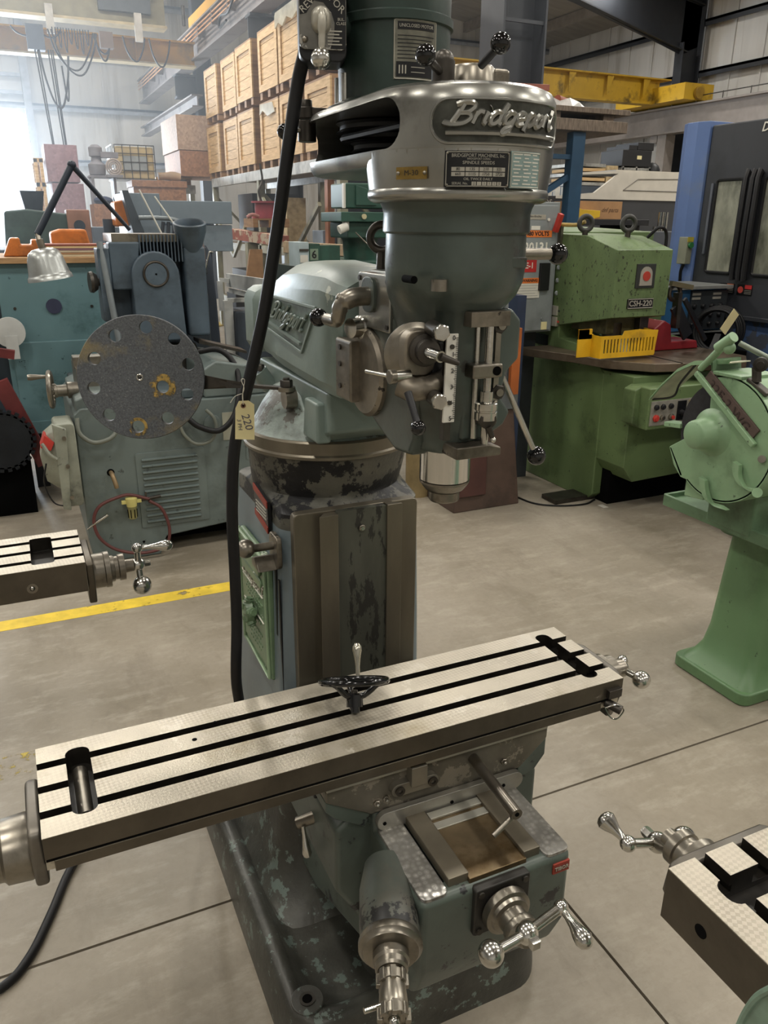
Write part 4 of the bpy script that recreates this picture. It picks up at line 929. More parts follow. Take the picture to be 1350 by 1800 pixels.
g1 = at(1036, 1665, y=.70); d_ = g1-b2; MB().lathe([(t_*1.0, r_) for t_, r_ in handle_prof(d_.length, .0155)], b2, d_, 24).build('grip', bright, o)
# knee elevating shaft: boss, flange, toothed clutch
ax = V((-.38, -.92, -.05)).normalized()
f0 = at(686, 1655, y=.862)
t = MB().loft([]) if False else MB()
t.lathe([(-.15, .04), (-.10, .049), (-.02, .05), (0, .048)], f0, ax, 32)
part(t, 'elevating_boss', M('boss_paint', '4f544e', .42, .2, var=.2, vs=8, chip='242424', ca=.3, cs=9, grime=.3, gcol='5e574e', gs=6), smooth=60)
part(MB().lathe([(0, .050), (.004, .052), (.014, .052), (.018, .047), (.022, .045), (.0225, .03)], f0-ax*.002, ax, 40), 'boss_flange', steel, smooth=30)
part(MB().lathe([(0, .026), (.004, .029), (.016, .029), (.02, .026), (.03, .026), (.034, .023)], f0+ax*.02, ax, 36), 'elevating_dial', steel, smooth=30)
part(MB().lathe([(0, .017), (.05, .017)], f0+ax*.05, ax, 24), 'elevating_shaft', steel)
def dog(o_, r_, name):
    t = MB(); a_, u, v = frame(ax)
    t.ring(o_, ax, .008, r_*.82, .016, 28)
    for i in range(8):
        th = 2*math.pi*i/8; e_ = u*math.cos(th)+v*math.sin(th)
        t.bar(o_+e_*r_*.8+ax*.0, o_+e_*r_*.8+ax*.020, r_*.36, r_*.34, up=e_)
    return part(t, name, steel, bevel=.0015)
dog(f0+ax*.058, .026, 'clutch_collar'); part(MB().lathe([(0, .02), (.03, .022), (.04, .018)], f0+ax*.075, ax, 28), 'clutch_sleeve', steel); dog(f0+ax*.112, .026, 'clutch_collar')
part(MB().ball(f0+ax*.13, .009, 14), 'shaft_end', bright)
a = f0+ax*.10; b_ = at(640, 1777, y=.77); part(MB().cyl(a, b_, .0045), 'clutch_pin', bright)
# elevating screw column below the knee
part(MB().cyl((.625, 1.25, .08), (.625, 1.25, .3), .045), 'elevating_screw', darksteel); part(MB().lathe([(0, .09), (.03, .09), (.05, .06), (.09, .055)], (.625, 1.25, .08), (0, 0, 1), 32), 'screw_pedestal', basep)

# ------------------------------------------------------------------ round perforated tool tray on its arm
nd = -at(245, 665, d=1.0)+V((0, 0, CAMH)); nd = (nd+V((-.12, .0, -.06))).normalized()
tc0 = at(249, 664, d=1.70); a_, u_, v_ = nd, None, None
rt = V((0, 0, 1)).cross(nd).normalized(); upn = nd.cross(rt)
def dsk(px, py):  # pixel to disc plane
    q = CF + (px-675)/FPX*CR - (py-900)/FPX*CU; o_ = V((0, 0, CAMH)); t_ = (tc0-o_).dot(nd)/q.dot(nd); return o_+q*t_
t = MB().lathe([(-.022, .130), (-.02, .1325), (0, .1325), (.002, .131)], tc0, nd, 72)
cutm = MB()
for px_, py_ in ((256, 575), (202, 590), (306, 596), (166, 630), (331, 640), (165, 682), (329, 693), (192, 729), (295, 735), (243, 750), (286, 680)):
    p = dsk(px_, py_); cutm.cyl(p-nd*.05, p+nd*.05, .0135, n=20)
traym = M('tray_granite', '54575b', .55, .15, var=.22, vs=260, chip='8c8c88', ca=.14, cs=420, grime=.1, gcol='8a7b52', gs=7)
tray = part(t, 'tool_tray', traym, cut=cutm, smooth=30)
MB().torus(dsk(246, 663)+nd*.002, nd, .006, .0022, 20, 8).build('centre_screw', bright, tray); MB().ball(dsk(246, 663)+nd*.001, .0035, 10).build('screw_tip', darksteel, tray)
rust = M('rust_stain', '9a8044', .8, var=.3, vs=60); N, L, b = hook(rust); tc = N.new('ShaderNodeTexCoord')
L.new(rmp(nz(30, 6, .7), [(.47, '000000'), (.56, 'ffffff')]), b.inputs['Alpha'])
MB().ring(dsk(286, 680)+nd*.0015, nd, .0138, .028, .0014, 32).build('rust_ring', rust, tray); MB().ring(dsk(243, 750)+nd*.0015, nd, .0138, .02, .0014, 32).build('rust_ring', rust, tray)
e0, e1 = dsk(345, 672)-nd*.018, V((.508, 1.608, 1.368))
arm = MB().loft([[p+s_*w_+t_*h_ for w_, h_ in ((-1, -1), (1, -1), (1, 1), (-1, 1))] for p, s_, t_ in (
    (dsk(300, 668)-nd*.022, upn*.014, nd*.003), (dsk(352, 672)-nd*.02, upn*.017, nd*.003), (e0.lerp(e1, .35), (upn*.6+nd*.4)*.012, V((0, 0, .003))), (e0.lerp(e1, .6), V((.3, .9, 0))*.008, V((0, 0, .004))), (e1, V((0, 1, 0))*.012, V((0, 0, .003))), (e1+V((.012, 0, 0)), V((0, 1, 0))*.012, V((0, 0, .003))))])
part(arm, 'tray_arm', darksteel, bevel=.001)

# ------------------------------------------------------------------ loose things on and at the mill
hw = thing('handwheel', 'small black handwheel with a polished handle lying on the milling table', 'handwheel', at(624, 1252, z=TZ))
ho = at(624, 1254, z=TZ+.003); axw = V((.18, .50, 1)).normalized(); rimc = ho+axw*.058
MB().torus(rimc, axw, .0605, .0062, 56, 12).build('rim', blackpl, hw)
h_ = MB().lathe([(0, .006), (.002, .0095), (.012, .0095), (.0121, .0155), (.034, .0155), (.037, .013)], ho, axw, 28).build('hub', blackpl, hw)
MB().cyl(ho+axw*.034, ho+axw*.042, .006, n=16).build('set_screw', darksteel, h_)
_, uu, vv = frame(axw)
for i in range(3):
    e_ = (uu*math.cos(2*math.pi*i/3+.6)+vv*math.sin(2*math.pi*i/3+.6))
    MB().tube([ho+axw*.03+e_*.009, ho+axw*.036+e_*.024, ho+axw*.052+e_*.045, rimc+e_*.059], [.006, .0055, .005, .005], 10).build('spoke', blackpl, hw)
hs = at(629, 1192, y=rimc.y+.045); MB().lathe([(t_, r_) for t_, r_ in ((0, .004), (.022, .0042), (.038, .006), (.052, .0088), (.06, .0086), (.066, .0045), (.0665, .0005))], rimc+(hs-rimc).normalized()*.0605, axw, 20).build('handle', M('satin_alu', 'b5b1a3', .25, .9), hw)
tg = thing('paper_tag', 'manila paper tag tied to the drop cable reading 220 3 PH', 'tag', at(429, 773, y=1.395))
ty = 1.392
cs = [(414, 718), (420, 705), (437, 704), (447, 711), (447.5, 773), (413.5, 772)]
tpn = [at(*c_, y=ty) for c_ in cs]
MB().loft([[p for p in tpn], [p+V((0, .0006, 0)) for p in tpn]]).build('card', tagm, tg, smooth=0)
eye = at(427.5, 713, y=ty-.0006); MB().ring(eye, (0, -1, 0), .0022, .0046, .0006, 20).build('eyelet', M('eyelet_brown', '6b4a35', .7), tg); MB().cyl(eye+V((0, -.0001, 0)), eye+V((0, -.0007, 0)), .0022).build('eyelet_hole', hollow, tg)
for k, (s_, px_, py_, rz) in enumerate((('220', 434, 741, -76), ('3 PH', 421, 746, -84))):
    a_ = R(rz); text('handwriting', s_, .021 if k == 0 else .0105, at(px_, py_, y=ty-.0008), (math.cos(a_), 0, math.sin(a_)), (-math.sin(a_), 0, math.cos(a_)), M('ink', '5d5a66', .8), tg, .0002, shear=.2)
tie = M('string', 'cfcabb', .8)
MB().tube([eye, at(426, 695, y=1.39), at(429, 682, y=1.385), at(424, 668, y=1.388), at(430, 668, y=1.39), at(427, 690, y=1.39), eye], .0007, 5).build('string', tie, tg)
MB().tube([at(425, 692, y=1.39), at(413, 697, y=1.39), at(405, 708, y=1.395)], .0006, 5).build('string_end', tie, tg)
# ================================================================== neighbouring mills
def slot_table(root, L_, W_, Z, zt=0, pocket_l=True, pocket_r=True, hole=True, front_mat=None):
    """milling table centred on the origin of the thing, long side along x, front towards -y"""
    x0, x1, y0, y1 = -L_/2, L_/2, -W_/2, W_/2
    b_ = MB().prism([(y0, Z), (y0, Z-.075), (y0+.02, Z-.075), (y0+.04, Z-.09), (y1-.04, Z-.09), (y1-.02, Z-.075), (y1, Z-.075), (y1, Z)], x0, x1, 'x')
    cut = MB()
    for yc in (-.0635, 0, .0635): cut.prism([(yc-.0085, Z+.01), (yc-.0085, Z-.016), (yc-.0135, Z-.016), (yc-.0135, Z-.027), (yc+.0135, Z-.027), (yc+.0135, Z-.016), (yc+.0085, Z-.016), (yc+.0085, Z+.01)], x0-.02, x1+.02, 'x')
    if pocket_r: cut.prism(rrect(x1-.115, x1-.065, -.085, .088, .008, 3), Z-.035, Z+.01, 'z')
    if pocket_l: cut.prism(rrect(x0+.04, x0+.077, -.085, .088, .014, 4), Z-.035, Z+.01, 'z')
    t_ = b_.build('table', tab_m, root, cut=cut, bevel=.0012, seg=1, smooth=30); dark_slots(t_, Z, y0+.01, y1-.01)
    MB().box(x0+.0005, x1-.0005, y0-.0008, y0+.002, Z-.074, Z-.001).build('front_edge', tabside, t_, smooth=0)
    if hole:
        for hx in (x1-.12, x0+.075):
            MB().ring((hx, y0-.0008, Z-.045), (0, -1, 0), .006, .012, .0016, 20).build('screw_seat', steel, t_); MB().ball((hx, y0, Z-.045), .0055, 12).build('screw', bright, t_)
    return t_
def neighbour(name, label, L_, Z, loc, rotz, pl=True, pr=True, green=None, bx=0, bs=1.0, zb=.075):
    green = green or kneep
    root = thing(name, label, 'milling machine', (0, 0, 0))
    slot_table(root, L_, .229, Z, 0, pl, pr, bs == 1)
    if bs != 1:
        for hx in (-L_/2+.06, L_/2-.1): MB().cyl((hx, -.1160, Z-.04), (hx, -.1140, Z-.04), .0085, n=20).build('threaded_hole', hollow, root)
    x1 = L_/2
    for s_ in (-1, 1):
        a_, b_ = (x1, x1+.018) if s_ > 0 else (-x1-.018, -x1)
        MB().prism([(-.10, Z-.055), (-.095, Z-.016), (-.08, Z-.010), (.06, Z-.010), (.08, Z-.02), (.10, Z-.10 if bs != 1 else Z-.12), (-.08, Z-.095 if bs != 1 else Z-.125)], a_, b_, 'x').build('end_bracket', tabside if s_ > 0 else M('end_casting', '6c675f'), root, bevel=.004)
        MB().lathe([(q_*(1 if bs == 1 else .9), r_*bs) for q_, r_ in ((0, .044), (.028, .044), (.03, .046), (.042, .046), (.044, .034), (.052, .033), (.053, .03), (.062, .03), (.064, .034), (.078, .034), (.08, .017), (.10, .016))], (s_*(x1+.018), 0, Z-zb), (s_, 0, 0), 36).build('screw_bearing', steel, root, smooth=30)
    ex = bx
    MB().prism([(-.23+ex, Z-.09), (-.23+ex, Z-.11), (-.15+ex, Z-.17), (.15+ex, Z-.17), (.23+ex, Z-.11), (.23+ex, Z-.09)], -.09, .12, 'y').build('saddle', tabside, root, bevel=.004)
    MB().prism([(-.25, Z-.20), (-.25, Z-.36), (0, Z-.54), (.44, Z-.6), (.44, Z-.16), (-.1, Z-.16), (-.1, Z-.20)], ex-.15, ex+.15, 'x').build('knee', green, root, bevel=.012, seg=3)
    MB().loft([sect(rrect(ex-.15*k, ex+.15*k, .44, .44+.40*k, .04, 4), z_) for z_, k in ((.1, 1.25), (.3, 1.1), (.7, 1.02), (1.08, 1))]+[sect([(p[0], p[1]) for p in rrect(ex-.15, ex+.15, .44, .82, .14, 4)], 1.16)]).build('column', green, root, smooth=50)
    MB().prism(rrect(ex-.31, ex+.31, -.02, .98, .08, 6), 0, .11, 'z').build('base', basep, root, bevel=.015, seg=3)
    MB().cyl((ex, .1, .1), (ex, .1, Z-.5), .04).build('elevating_screw', darksteel, root)
    root.location = loc; root.rotation_euler = (0, 0, rotz)
    return root
# mill whose table end comes in at the left edge
LM = neighbour('milling_machine', 'neighbouring milling machine whose slotted table end and ball crank come in at the left edge', 1.07, .95, (-.459, 1.946, 0), 0, bx=-.42)
hb = V((.535+.018+.10+.012, 0, .875)); cr = MB().ball(hb, .018, 20).build('table_crank', bright, LM)
MB().cyl(hb, hb+V((0, -.012, .048)), .008).build('arm', bright, cr); MB().ball(hb+V((0, -.013, .05)), .0135, 18).build('ball_joint', bright, cr)
MB().cyl(hb, hb+V((.0, -.02, -.042)), .008).build('arm', bright, cr); MB().ball(hb+V((.002, -.022, -.05)), .024, 24).build('ball_weight', bright, cr)
MB().lathe(handle_prof(.085, .0145), hb+V((.004, -.013, .05)), V((1, -.25, .03)), 18).build('grip', bright, cr); MB().hexn(hb, (1, 0, 0), .009, .03, 6).build('shaft_nut', bright, cr)
# mill at the lower right corner, its table runs towards the viewer
RM = neighbour('milling_machine', 'neighbouring milling machine whose table corner fills the lower right corner', 1.07, .97, (.7445, .0, 0), R(-90), green=M('mint_paint', '7d9684', .4, var=.1, grime=.15), bx=.25, bs=.8, zb=.084)
def rl(px, py, y=None, x=None, z=None):  # world point -> local of the turned mill
    p = at(px, py, x=x, y=y, z=z) - V((.7445, 0, 0)); c_, s_ = math.cos(R(90)), math.sin(R(90)); return V((c_*p.x-s_*p.y, s_*p.x+c_*p.y, p.z))
h0 = rl(1156, 1481, y=.70); cr = MB().ball(h0, .0165, 20).build('table_crank', bright, RM)
b0, b1 = rl(1202, 1474, y=.70), rl(1104, 1483, y=.70)
MB().cyl(h0, b0, .0075).build('arm', bright, cr); MB().cyl(h0, V((-.6, 0, .886)), .011).build('shaft', steel, cr)
MB().ball(b0, .019, 24).build('ball_weight', bright, cr)
MB().cyl(h0, b1, .0075).build('arm', bright, cr); MB().ball(b1, .0125, 20).build('ball_joint', bright, cr)
g1 = rl(1056, 1432, y=.745); MB().lathe(handle_prof((g1-b1).length, .0155), b1, g1-b1, 22).build('grip', bright, cr)
MB().hexn(h0+V((-.0, 0, .0)), (-1, 0, 0), .009, .03, 6).build('shaft_nut', bright, cr)
q0, q1 = rl(1302, 1800, x=.60), rl(1350, 1738, x=.60)
MB().tube([rl(1296, 1812, x=.6), rl(1312, 1778, x=.6), rl(1332, 1752, x=.6), rl(1362, 1735, x=.6)], .004, 8).build('saddle_guard_edge', M('mint_paint', '7d9684'), RM)
MB().loft([[rl(1296, 1812, x=.6), rl(1312, 1778, x=.6), rl(1332, 1752, x=.6), rl(1380, 1730, x=.6), rl(1400, 1812, x=.6)], [p+V((0, .006, 0)) for p in (rl(1296, 1812, x=.6), rl(1312, 1778, x=.6), rl(1332, 1752, x=.6), rl(1380, 1730, x=.6), rl(1400, 1812, x=.6))]]).build('saddle_guard', M('mint_paint', '7d9684'), RM, smooth=0)

# ================================================================== grey lathe behind
lg = M('lathe_grey', '66716f', .42, 0, var=.08, vs=4, chip='4c5452', ca=.08, cs=14, grime=.12, gcol='4b5350', gs=3, bump=.15, bs=40)
lg2 = M('lathe_grey_dark', '4f5b60', .45, 0, var=.12, vs=6, grime=.2, gcol='30383a', gs=4)
la = thing('lathe', 'large grey machine with a louvred side panel and red air hose behind the tool tray', 'lathe', (.8, 4.5, 0))
LY = 4.1
t = MB().prism([(.205, .14), (.205, .80), (.24, .83), (1.35, .83), (1.40, .80), (1.40, 0), (1.30, 0), (1.02, 0), (1.0, .09), (.955, .13), (.60, .10), (.575, .05), (.56, 0), (.22, 0)], LY, 4.95, 'y')
body = part(t, 'lathe_body', lg, la, bevel=.008, seg=3)
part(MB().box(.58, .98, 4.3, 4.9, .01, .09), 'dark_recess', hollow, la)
part(MB().box(.24, 1.35, 4.15, 4.9, .83, .88), 'bed', lg2, la, bevel=.01)
lp = part(MB().prism(rrect(.475, .835, .165, .575, .01), LY-.006, LY+.002, 'y'), 'louvre_panel', lg, la, bevel=.002)
for i in range(11):
    z_ = .545-i*.034; MB().loft([[(.505, LY-.006, z_), (.505, LY-.02, z_-.004), (.505, LY-.02, z_-.009), (.505, LY-.006, z_-.017)], [(.79, LY-.006, z_), (.79, LY-.02, z_-.004), (.79, LY-.02, z_-.009), (.79, LY-.006, z_-.017)]]).build('louvre', lg, lp, bevel=.001)
part(MB().cyl((.348, LY+.02, .49), (.348, LY-.001, .49), .019), 'pipe_hole', hollow, la)
part(MB().tube([(.348, LY+.02, .49), (.352, LY-.03, .485), (.362, LY-.05, .44), (.365, LY-.052, .42)], .0115, 12), 'stub_pipe', M('old_brass', '8f7a5c', .5, .5, var=.2), la)
for px_, py_, r_ in ((253, 952, .007),): part(MB().cyl(at(px_, py_, y=LY), at(px_, py_, y=LY-.002), r_), 'screw_hole', hollow, la)
# service panel at right of the body
sp_ = part(MB().prism(rrect(.94, 1.10, .60, .75, .004), LY-.004, LY+.002, 'y'), 'switch_plate', M('plate_grey', '9c9c8d', .5, var=.08), la)
MB().cyl((1.02, LY-.004, .70), (1.02, LY-.02, .70), .014).build('switch_knob', black, sp_); MB().cyl((1.02, LY-.004, .655), (1.02, LY-.014, .655), .01).build('red_button', redp, sp_)
part(MB().prism(rrect(1.06, 1.2, .48, .60, .004), LY-.004, LY+.002, 'y'), 'cover_plate', lg, la)
# air filter with its red hose
p = at(231, 885, y=LY-.03); fl_ = part(MB().lathe([(0, .018), (.004, .022), (.06, .024), (.066, .026), (.07, .026)], (p.x, p.y-.01, .24), (0, 0, 1), 24), 'filter_bowl', M('filter_glass', '8a8558', .25, var=.15), la)
MB().lathe([(0, .026), (.02, .028), (.03, .03), (.045, .03), (.05, .02)], (p.x, p.y-.01, .31), (0, 0, 1), 24).build('filter_cap', M('pale_yellow', 'cfc67c', .4, var=.08), fl_)
MB().box(p.x-.05, p.x+.05, p.y-.02, p.y, .325, .345).build('port_body', M('pale_yellow', 'cfc67c'), fl_, bevel=.003)
for k in range(4): a_ = R(200+k*45); MB().bar((p.x+.0245*math.cos(a_), p.y-.01+.0245*math.sin(a_), .25), (p.x+.0255*math.cos(a_), p.y-.01+.0255*math.sin(a_), .295), .004, .002, up=(math.cos(a_), math.sin(a_), 0)).build('guard_slot', hollow, fl_)
part(MB().cyl((p.x+.045, p.y-.01, .335), (p.x+.15, p.y-.01, .345), .009), 'air_valve', darksteel, la); part(MB().box(p.x+.07, p.x+.08, p.y-.015, p.y-.005, .34, .375), 'valve_handle', darksteel, la)
hose = [at(px_, py_, y=LY-.045) for px_, py_ in ((262, 880), (285, 895), (298, 930), (290, 960), (250, 972), (205, 966), (175, 945), (165, 915), (175, 890), (205, 875), (228, 870), (262, 877))]
part(MB().tube(hose, .0085, 10), 'air_hose', M('red_hose', '5f3432', .5, var=.12), la)
a = at(180, 918, y=LY-.05); part(MB().cyl(at(190, 905, y=LY-.05), at(170, 918, y=LY-.05), .008).cyl(at(170, 918, y=LY-.05), at(153, 931, y=LY-.05), .006, .002), 'air_nozzle', bright, la)
# upper deck: cross slide, handwheel, conduit
part(MB().prism([(.22, .80), (.22, .87), (.30, .90), (.56, .90), (.56, .80)], 4.12, 4.8, 'y'), 'carriage_apron', lg, la, bevel=.01, seg=3)
part(MB().box(.255, .36, 4.3, 4.6, .80, 1.0), 'slide_block', steel, la, bevel=.003)
part(MB().box(.25, .5, 4.35, 4.45, .985, 1.045), 'slide_bar', steel, la, bevel=.003)
part(MB().lathe([(0, .04), (.05, .042), (.055, .03), (.10, .03), (.102, .034), (.115, .034)], (.255, 4.3, .89), (-1, 0, 0), 28), 'feed_dial', steel, la)
hwl = part(MB().torus((.125, 4.3, .90), (-1, .12, 0), .085, .013, 36, 8), 'handwheel', steel, la)
MB().cyl((.15, 4.3, .9), (.11, 4.3, .9), .028).build('hub', steel, hwl); MB().bar((.125, 4.3, .82), (.125, 4.3, .98), .014, .02, up=(1, 0, 0)).build('spoke', steel, hwl); MB().bar((.125, 4.22, .9), (.125, 4.38, .9), .014, .02).build('spoke', steel, hwl)
MB().lathe([(0, .008), (.03, .009), (.085, .016), (.1, .014)], (.125, 4.3, .965), (-1, 0, .02), 16).build('grip', steel, hwl)
part(MB().prism([(.86, .83), (.86, .98), (.93, 1.02), (1.12, .985), (1.2, .95), (1.2, .83)], 4.12, 4.7, 'y'), 'tailstock_base', lg, la, bevel=.012, seg=3)
part(MB().prism([(.93, 1.06), (1.20, .99), (1.20, 1.005), (.93, 1.08)], 4.5, 4.65, 'y'), 'chip_guard', darksteel, la)
part(MB().tube([at(350, 618, y=4.25), at(385, 615, y=4.2), at(412, 640, y=4.15), at(420, 680, y=4.08), at(412, 730, y=4.02), at(385, 757, y=4.02), at(350, 750, y=4.04), at(330, 735, y=4.06)], .015, 12), 'flexible_cable', rubber, la)
part(MB().tube([at(135, 735, y=4.08), at(140, 762, y=4.06), at(165, 778, y=4.05), at(195, 770, y=4.05), at(210, 750, y=4.07)], .011, 10), 'conduit', M('conduit_grey', '6d7168', .5, var=.1), la)
part(MB().tube([at(362, 720, y=4.07), at(376, 735, y=4.06), at(380, 755, y=4.06), at(370, 775, y=4.06), at(345, 780, y=4.06), at(325, 765, y=4.07), at(315, 745, y=4.08)], .009, 10), 'conduit', M('conduit_grey', '6d7168'), la)
part(MB().lathe([(0, .045), (.012, .045), (.016, .035)], (.885, LY, .70), (0, -1, 0), 28), 'round_cover', lg, la)
# disconnect switch box on its left side
db = thing('disconnect_box', 'worn grey disconnect box with a lever and red plate on the grey lathe end', 'electrical box', (.13, 4.15, .36))
bm_ = M('box_grey', '8a8d80', .5, var=.12, vs=10, chip='5a5a52', ca=.12, cs=18, grime=.15)
MB().prism(rrect(.105, .20, .36, .78, .02), 4.02, 4.22, 'y').build('box_body', bm_, db, bevel=.006); 
MB().prism([(.10, .36), (.135, .35), (.16, .76), (.10, .79)], 3.99, 4.02, 'y').build('box_door', bm_, db, bevel=.004)
MB().loft([[(.105, 4.0, z_), (.105, 4.2, z_)]+[(.105-w_, 4.16, z_), (.105-w_, 4.04, z_)] for z_, w_ in ((.46, .01), (.5, .06), (.62, .075), (.72, .05), (.75, .01))]).build('bulged_side', bm_, db, smooth=50)
MB().prism([(.035, .68), (.08, .66), (.1, .70), (.06, .74)], 3.995, 4.1, 'y').build('red_plate', M('signal_red', 'b3352c', .5), db, bevel=.003)
MB().tube([(.045, 4.0, .70), (.07, 3.98, .65), (.10, 3.98, .62)], .009, 8).build('switch_lever', bm_, db)
MB().tube([(.05, 4.0, .6), (.03, 4.0, .5), (.06, 4.0, .4), (.12, 4.0, .37)], .004, 6).build('lead', rubber, db)
for z_ in (.42, .58, .72): MB().cyl((.145, 3.985, z_), (.145, 3.975, z_), .01).build('door_bolt', steel, db)
# gear head with cooling fins, standing behind the lathe bed
gh = thing('drive_unit', 'blue-grey finned machine head with a round cover standing above the tool tray', 'machine head', (.68, 4.6, .88))
blg = M('blue_grey', '4c5a66', .45, 0, var=.15, vs=6, grime=.25, gcol='2d353b', gs=4)
MB().prism([(.50, 1.0), (.50, 1.56), (.56, 1.60), (.86, 1.60), (.90, 1.54), (.90, 1.0)], 4.62, 4.95, 'y').build('housing', blg, gh, bevel=.015, seg=3)
t = MB().prism([(.60, 1.09)]+[(.72+.125*math.cos(R(a_)), 1.43+.125*math.sin(R(a_))) for a_ in range(180, -1, -15)]+[(.86, 1.09)], 4.46, 4.66, 'y'); t.build('front_cover', blg, gh, bevel=.01, seg=3)
MB().torus((.72, 4.455, 1.44), (0, -1, 0), .062, .007, 32, 8).build('cover_ring', darksteel, gh); MB().cyl((.72, 4.46, 1.44), (.72, 4.45, 1.44), .056).build('cover_disc', blg, gh); MB().cyl((.72, 4.452, 1.44), (.72, 4.447, 1.44), .005).build('pin', hollow, gh)
for i in range(13): MB().box(.655+i*.018, .661+i*.018, 4.5, 4.66, 1.50-.0, 1.635).build('cooling_fin', blg, gh, smooth=0)
MB().box(.52, .86, 4.52, 4.9, 1.60, 1.64).build('top_plate', steel, gh)
MB().prism([(.50, 1.36), (.50, 1.60), (.66, 1.60), (.62, 1.36)], 4.5, 4.62, 'y').build('side_gearbox', blg, gh, bevel=.01)
MB().prism([(.46, .885), (.50, 1.06), (.92, 1.06), (.98, .885)], 4.55, 4.95, 'y').build('neck', darksteel, gh, bevel=.01)
MB().box(.88, 1.0, 4.5, 4.9, 1.10, 1.58).build('belt_guard', blg, gh, bevel=.02, seg=3)
t = MB().lathe([(0, .055), (.10, .085), (.14, .088), (.145, .08), (.14, .076), (.1, .07)], (.935, 4.55, 1.56), (-.05, -.25, 1), 32); t.build('open_duct', blg, gh)
MB().lathe([(0, .02), (.03, .02), (.032, .04), (.055, .055), (.07, .052)], (.46, 4.55, 1.40), (-1, -.1, 0), 28).build('dial_knob', darksteel, gh)
MB().cyl((.46, 4.52, 1.60), (.50, 4.45, 1.08), .0165, .0165).build('upright_pipe', M('pipe_grey', '7c8488', .45, .3, var=.1), gh)
MB().box(.44, .50, 4.5, 4.66, 1.2, 1.57).build('end_plate', blg, gh, bevel=.006)
MB().box(.52, .57, 4.44, 4.5, 1.13, 1.20).build('terminal_block', white, gh)
# work lamp on two black arms
wl_ = thing('work_lamp', 'dented aluminium work lamp on a folded black arm in front of the teal cabinet', 'lamp', at(228, 408, y=4.62))
A0, A1, A2 = at(228, 404, y=4.6), at(126, 290, y=4.55), at(66, 412, y=4.5)
MB().cyl(A0, A1, .010, .014, 12).build('lower_arm', M('arm_blue_black', '2c3440', .4, .3), wl_); MB().cyl(A1, A2, .017, 0.017, 12).build('upper_arm', M('arm_blue_black', '2c3440'), wl_); MB().ball(A1, .022, 16).build('elbow_joint', M('arm_blue_black', '2c3440'), wl_)
so = at(70, 428, y=4.48); MB().cyl(A2, so, .012).cyl(so+V((0, 0, .02)), so+V((.01, 0, -.03)), .018).build('lamp_socket', steel, wl_)
sh = at(74, 436, y=4.48); axl = V((.14, -.02, -1)).normalized(); L0 = (at(84, 492, y=4.48)-sh).length
t = MB().lathe([(0, .02), (.004, .05), (.02, .073), (.05, .086), (L0-.035, .098), (L0-.022, .102), (L0-.02, .106), (L0, .110), (L0, .107), (L0-.02, .10), (.05, .083), (.02, .068), (.008, .02)], sh, axl, 40)
t.build('lamp_shade', M('spun_aluminium', 'a5a8a6', .35, .8, var=.15, vs=9), wl_, smooth=60); MB().ball(sh+axl*.07, .03, 14).build('bulb', M('bulb_glass', 'dfe6ea', .2), wl_)
# teal cabinet on legs behind, with a board and clutter on top
tm = M('teal_paint', '66878d', .45, 0, var=.06, vs=3, chip='334e52', ca=.03, cs=20, grime=.12, gcol='3b5a5c', gs=3)
te = thing('teal_cabinet', 'large teal machine cabinet with a round dark port left of the grey lathe', 'machine cabinet', (.3, 5.9, 0))
MB().prism([(-.06, .60), (-.06, 1.455), (.75, 1.455), (.75, .60), (.0, .60)], 5.5, 6.3, 'y').build('cabinet_body', tm, te, bevel=.006)
MB().prism([(-.03, .42), (-.03, .985), (.75, .985), (.75, .40)], 5.49, 6.2, 'y').build('lower_panel', tm, te, bevel=.008)
MB().prism([(-.02, .40), (-.02, .48), (.72, .48), (.72, .38)], 5.478, 5.5, 'y').build('kick_rail', tm, te, bevel=.004)
MB().box(.0, .08, 5.6, 6.1, 0, .44).build('leg', black, te); MB().box(.62, .70, 5.6, 6.1, 0, .44).build('leg', black, te)
MB().lathe([(0, .046), (.006, .046)], (.245, 5.494, 1.198), (0, -1, 0), 28).build('round_port', M('port_purple', '3b3f57', .3), te)
for x_ in (.02, .47): MB().cyl((x_, 5.5, 1.19), (x_, 5.494, 1.19), .009).build('cover_screw', darksteel, te)
MB().box(-.6, -.06, 5.55, 6.3, .5, 1.44).build('side_wing', M('dark_blue_grey', '2c3740', .5, var=.1), te)
plank = M('pine_board', 'b08a60', .7, var=0); plank = wood_mat('pine_plank', 'c09a6e', '8f6c48', (1, 8, 8), k=5)
o = MB().box(-.65, .72, 5.45, 6.3, 1.457, 1.49).build('board', plank); tag(o, 'bare pine board lying on top of the teal cabinet', 'board'); o.name = 'wooden_board'
colr = ['c8bda0', '9a7a5a', 'b8b09a', '7c5c68', 'd0b98c', '8d5040']
for i in range(6):
    o = MB().prism([(.18+.012*i, 1.491+i*.0125), (.705, 1.491+i*.0125), (.705, 1.502+i*.0125), (.18+.012*i, 1.502+i*.0125)], 5.55, 5.8, 'y').build('thin_strip', M('strip_%s' % 'abcdef'[i], colr[i], .6, var=.1), smooth=0)
    tag(o, '%s strip, %s of the flat stack beside the lamp socket' % (('cream', 'brown', 'grey-tan', 'mauve', 'pale yellow', 'rust red')[i], ('lowest', 'second from the bottom', 'third from the bottom', 'fourth from the bottom', 'second from the top', 'topmost')[i]), 'strip', 'thin strips on the board')
orc = M('machine_orange', 'c8742a', .5, var=.15, vs=10, grime=.15)
def junk(name, label, cat, fn, grp=None):
    o = fn(MB()); return o
o = MB().prism([(-.0, 1.491), (.05, 1.60), (.105, 1.60), (.105, 1.56), (.17, 1.56), (.17, 1.59), (.215, 1.59), (.215, 1.491)], 5.6, 5.85, 'y').build('orange_casting', orc, bevel=.01); tag(o, 'orange U-shaped casting lying on the pine board behind the lamp', 'casting')
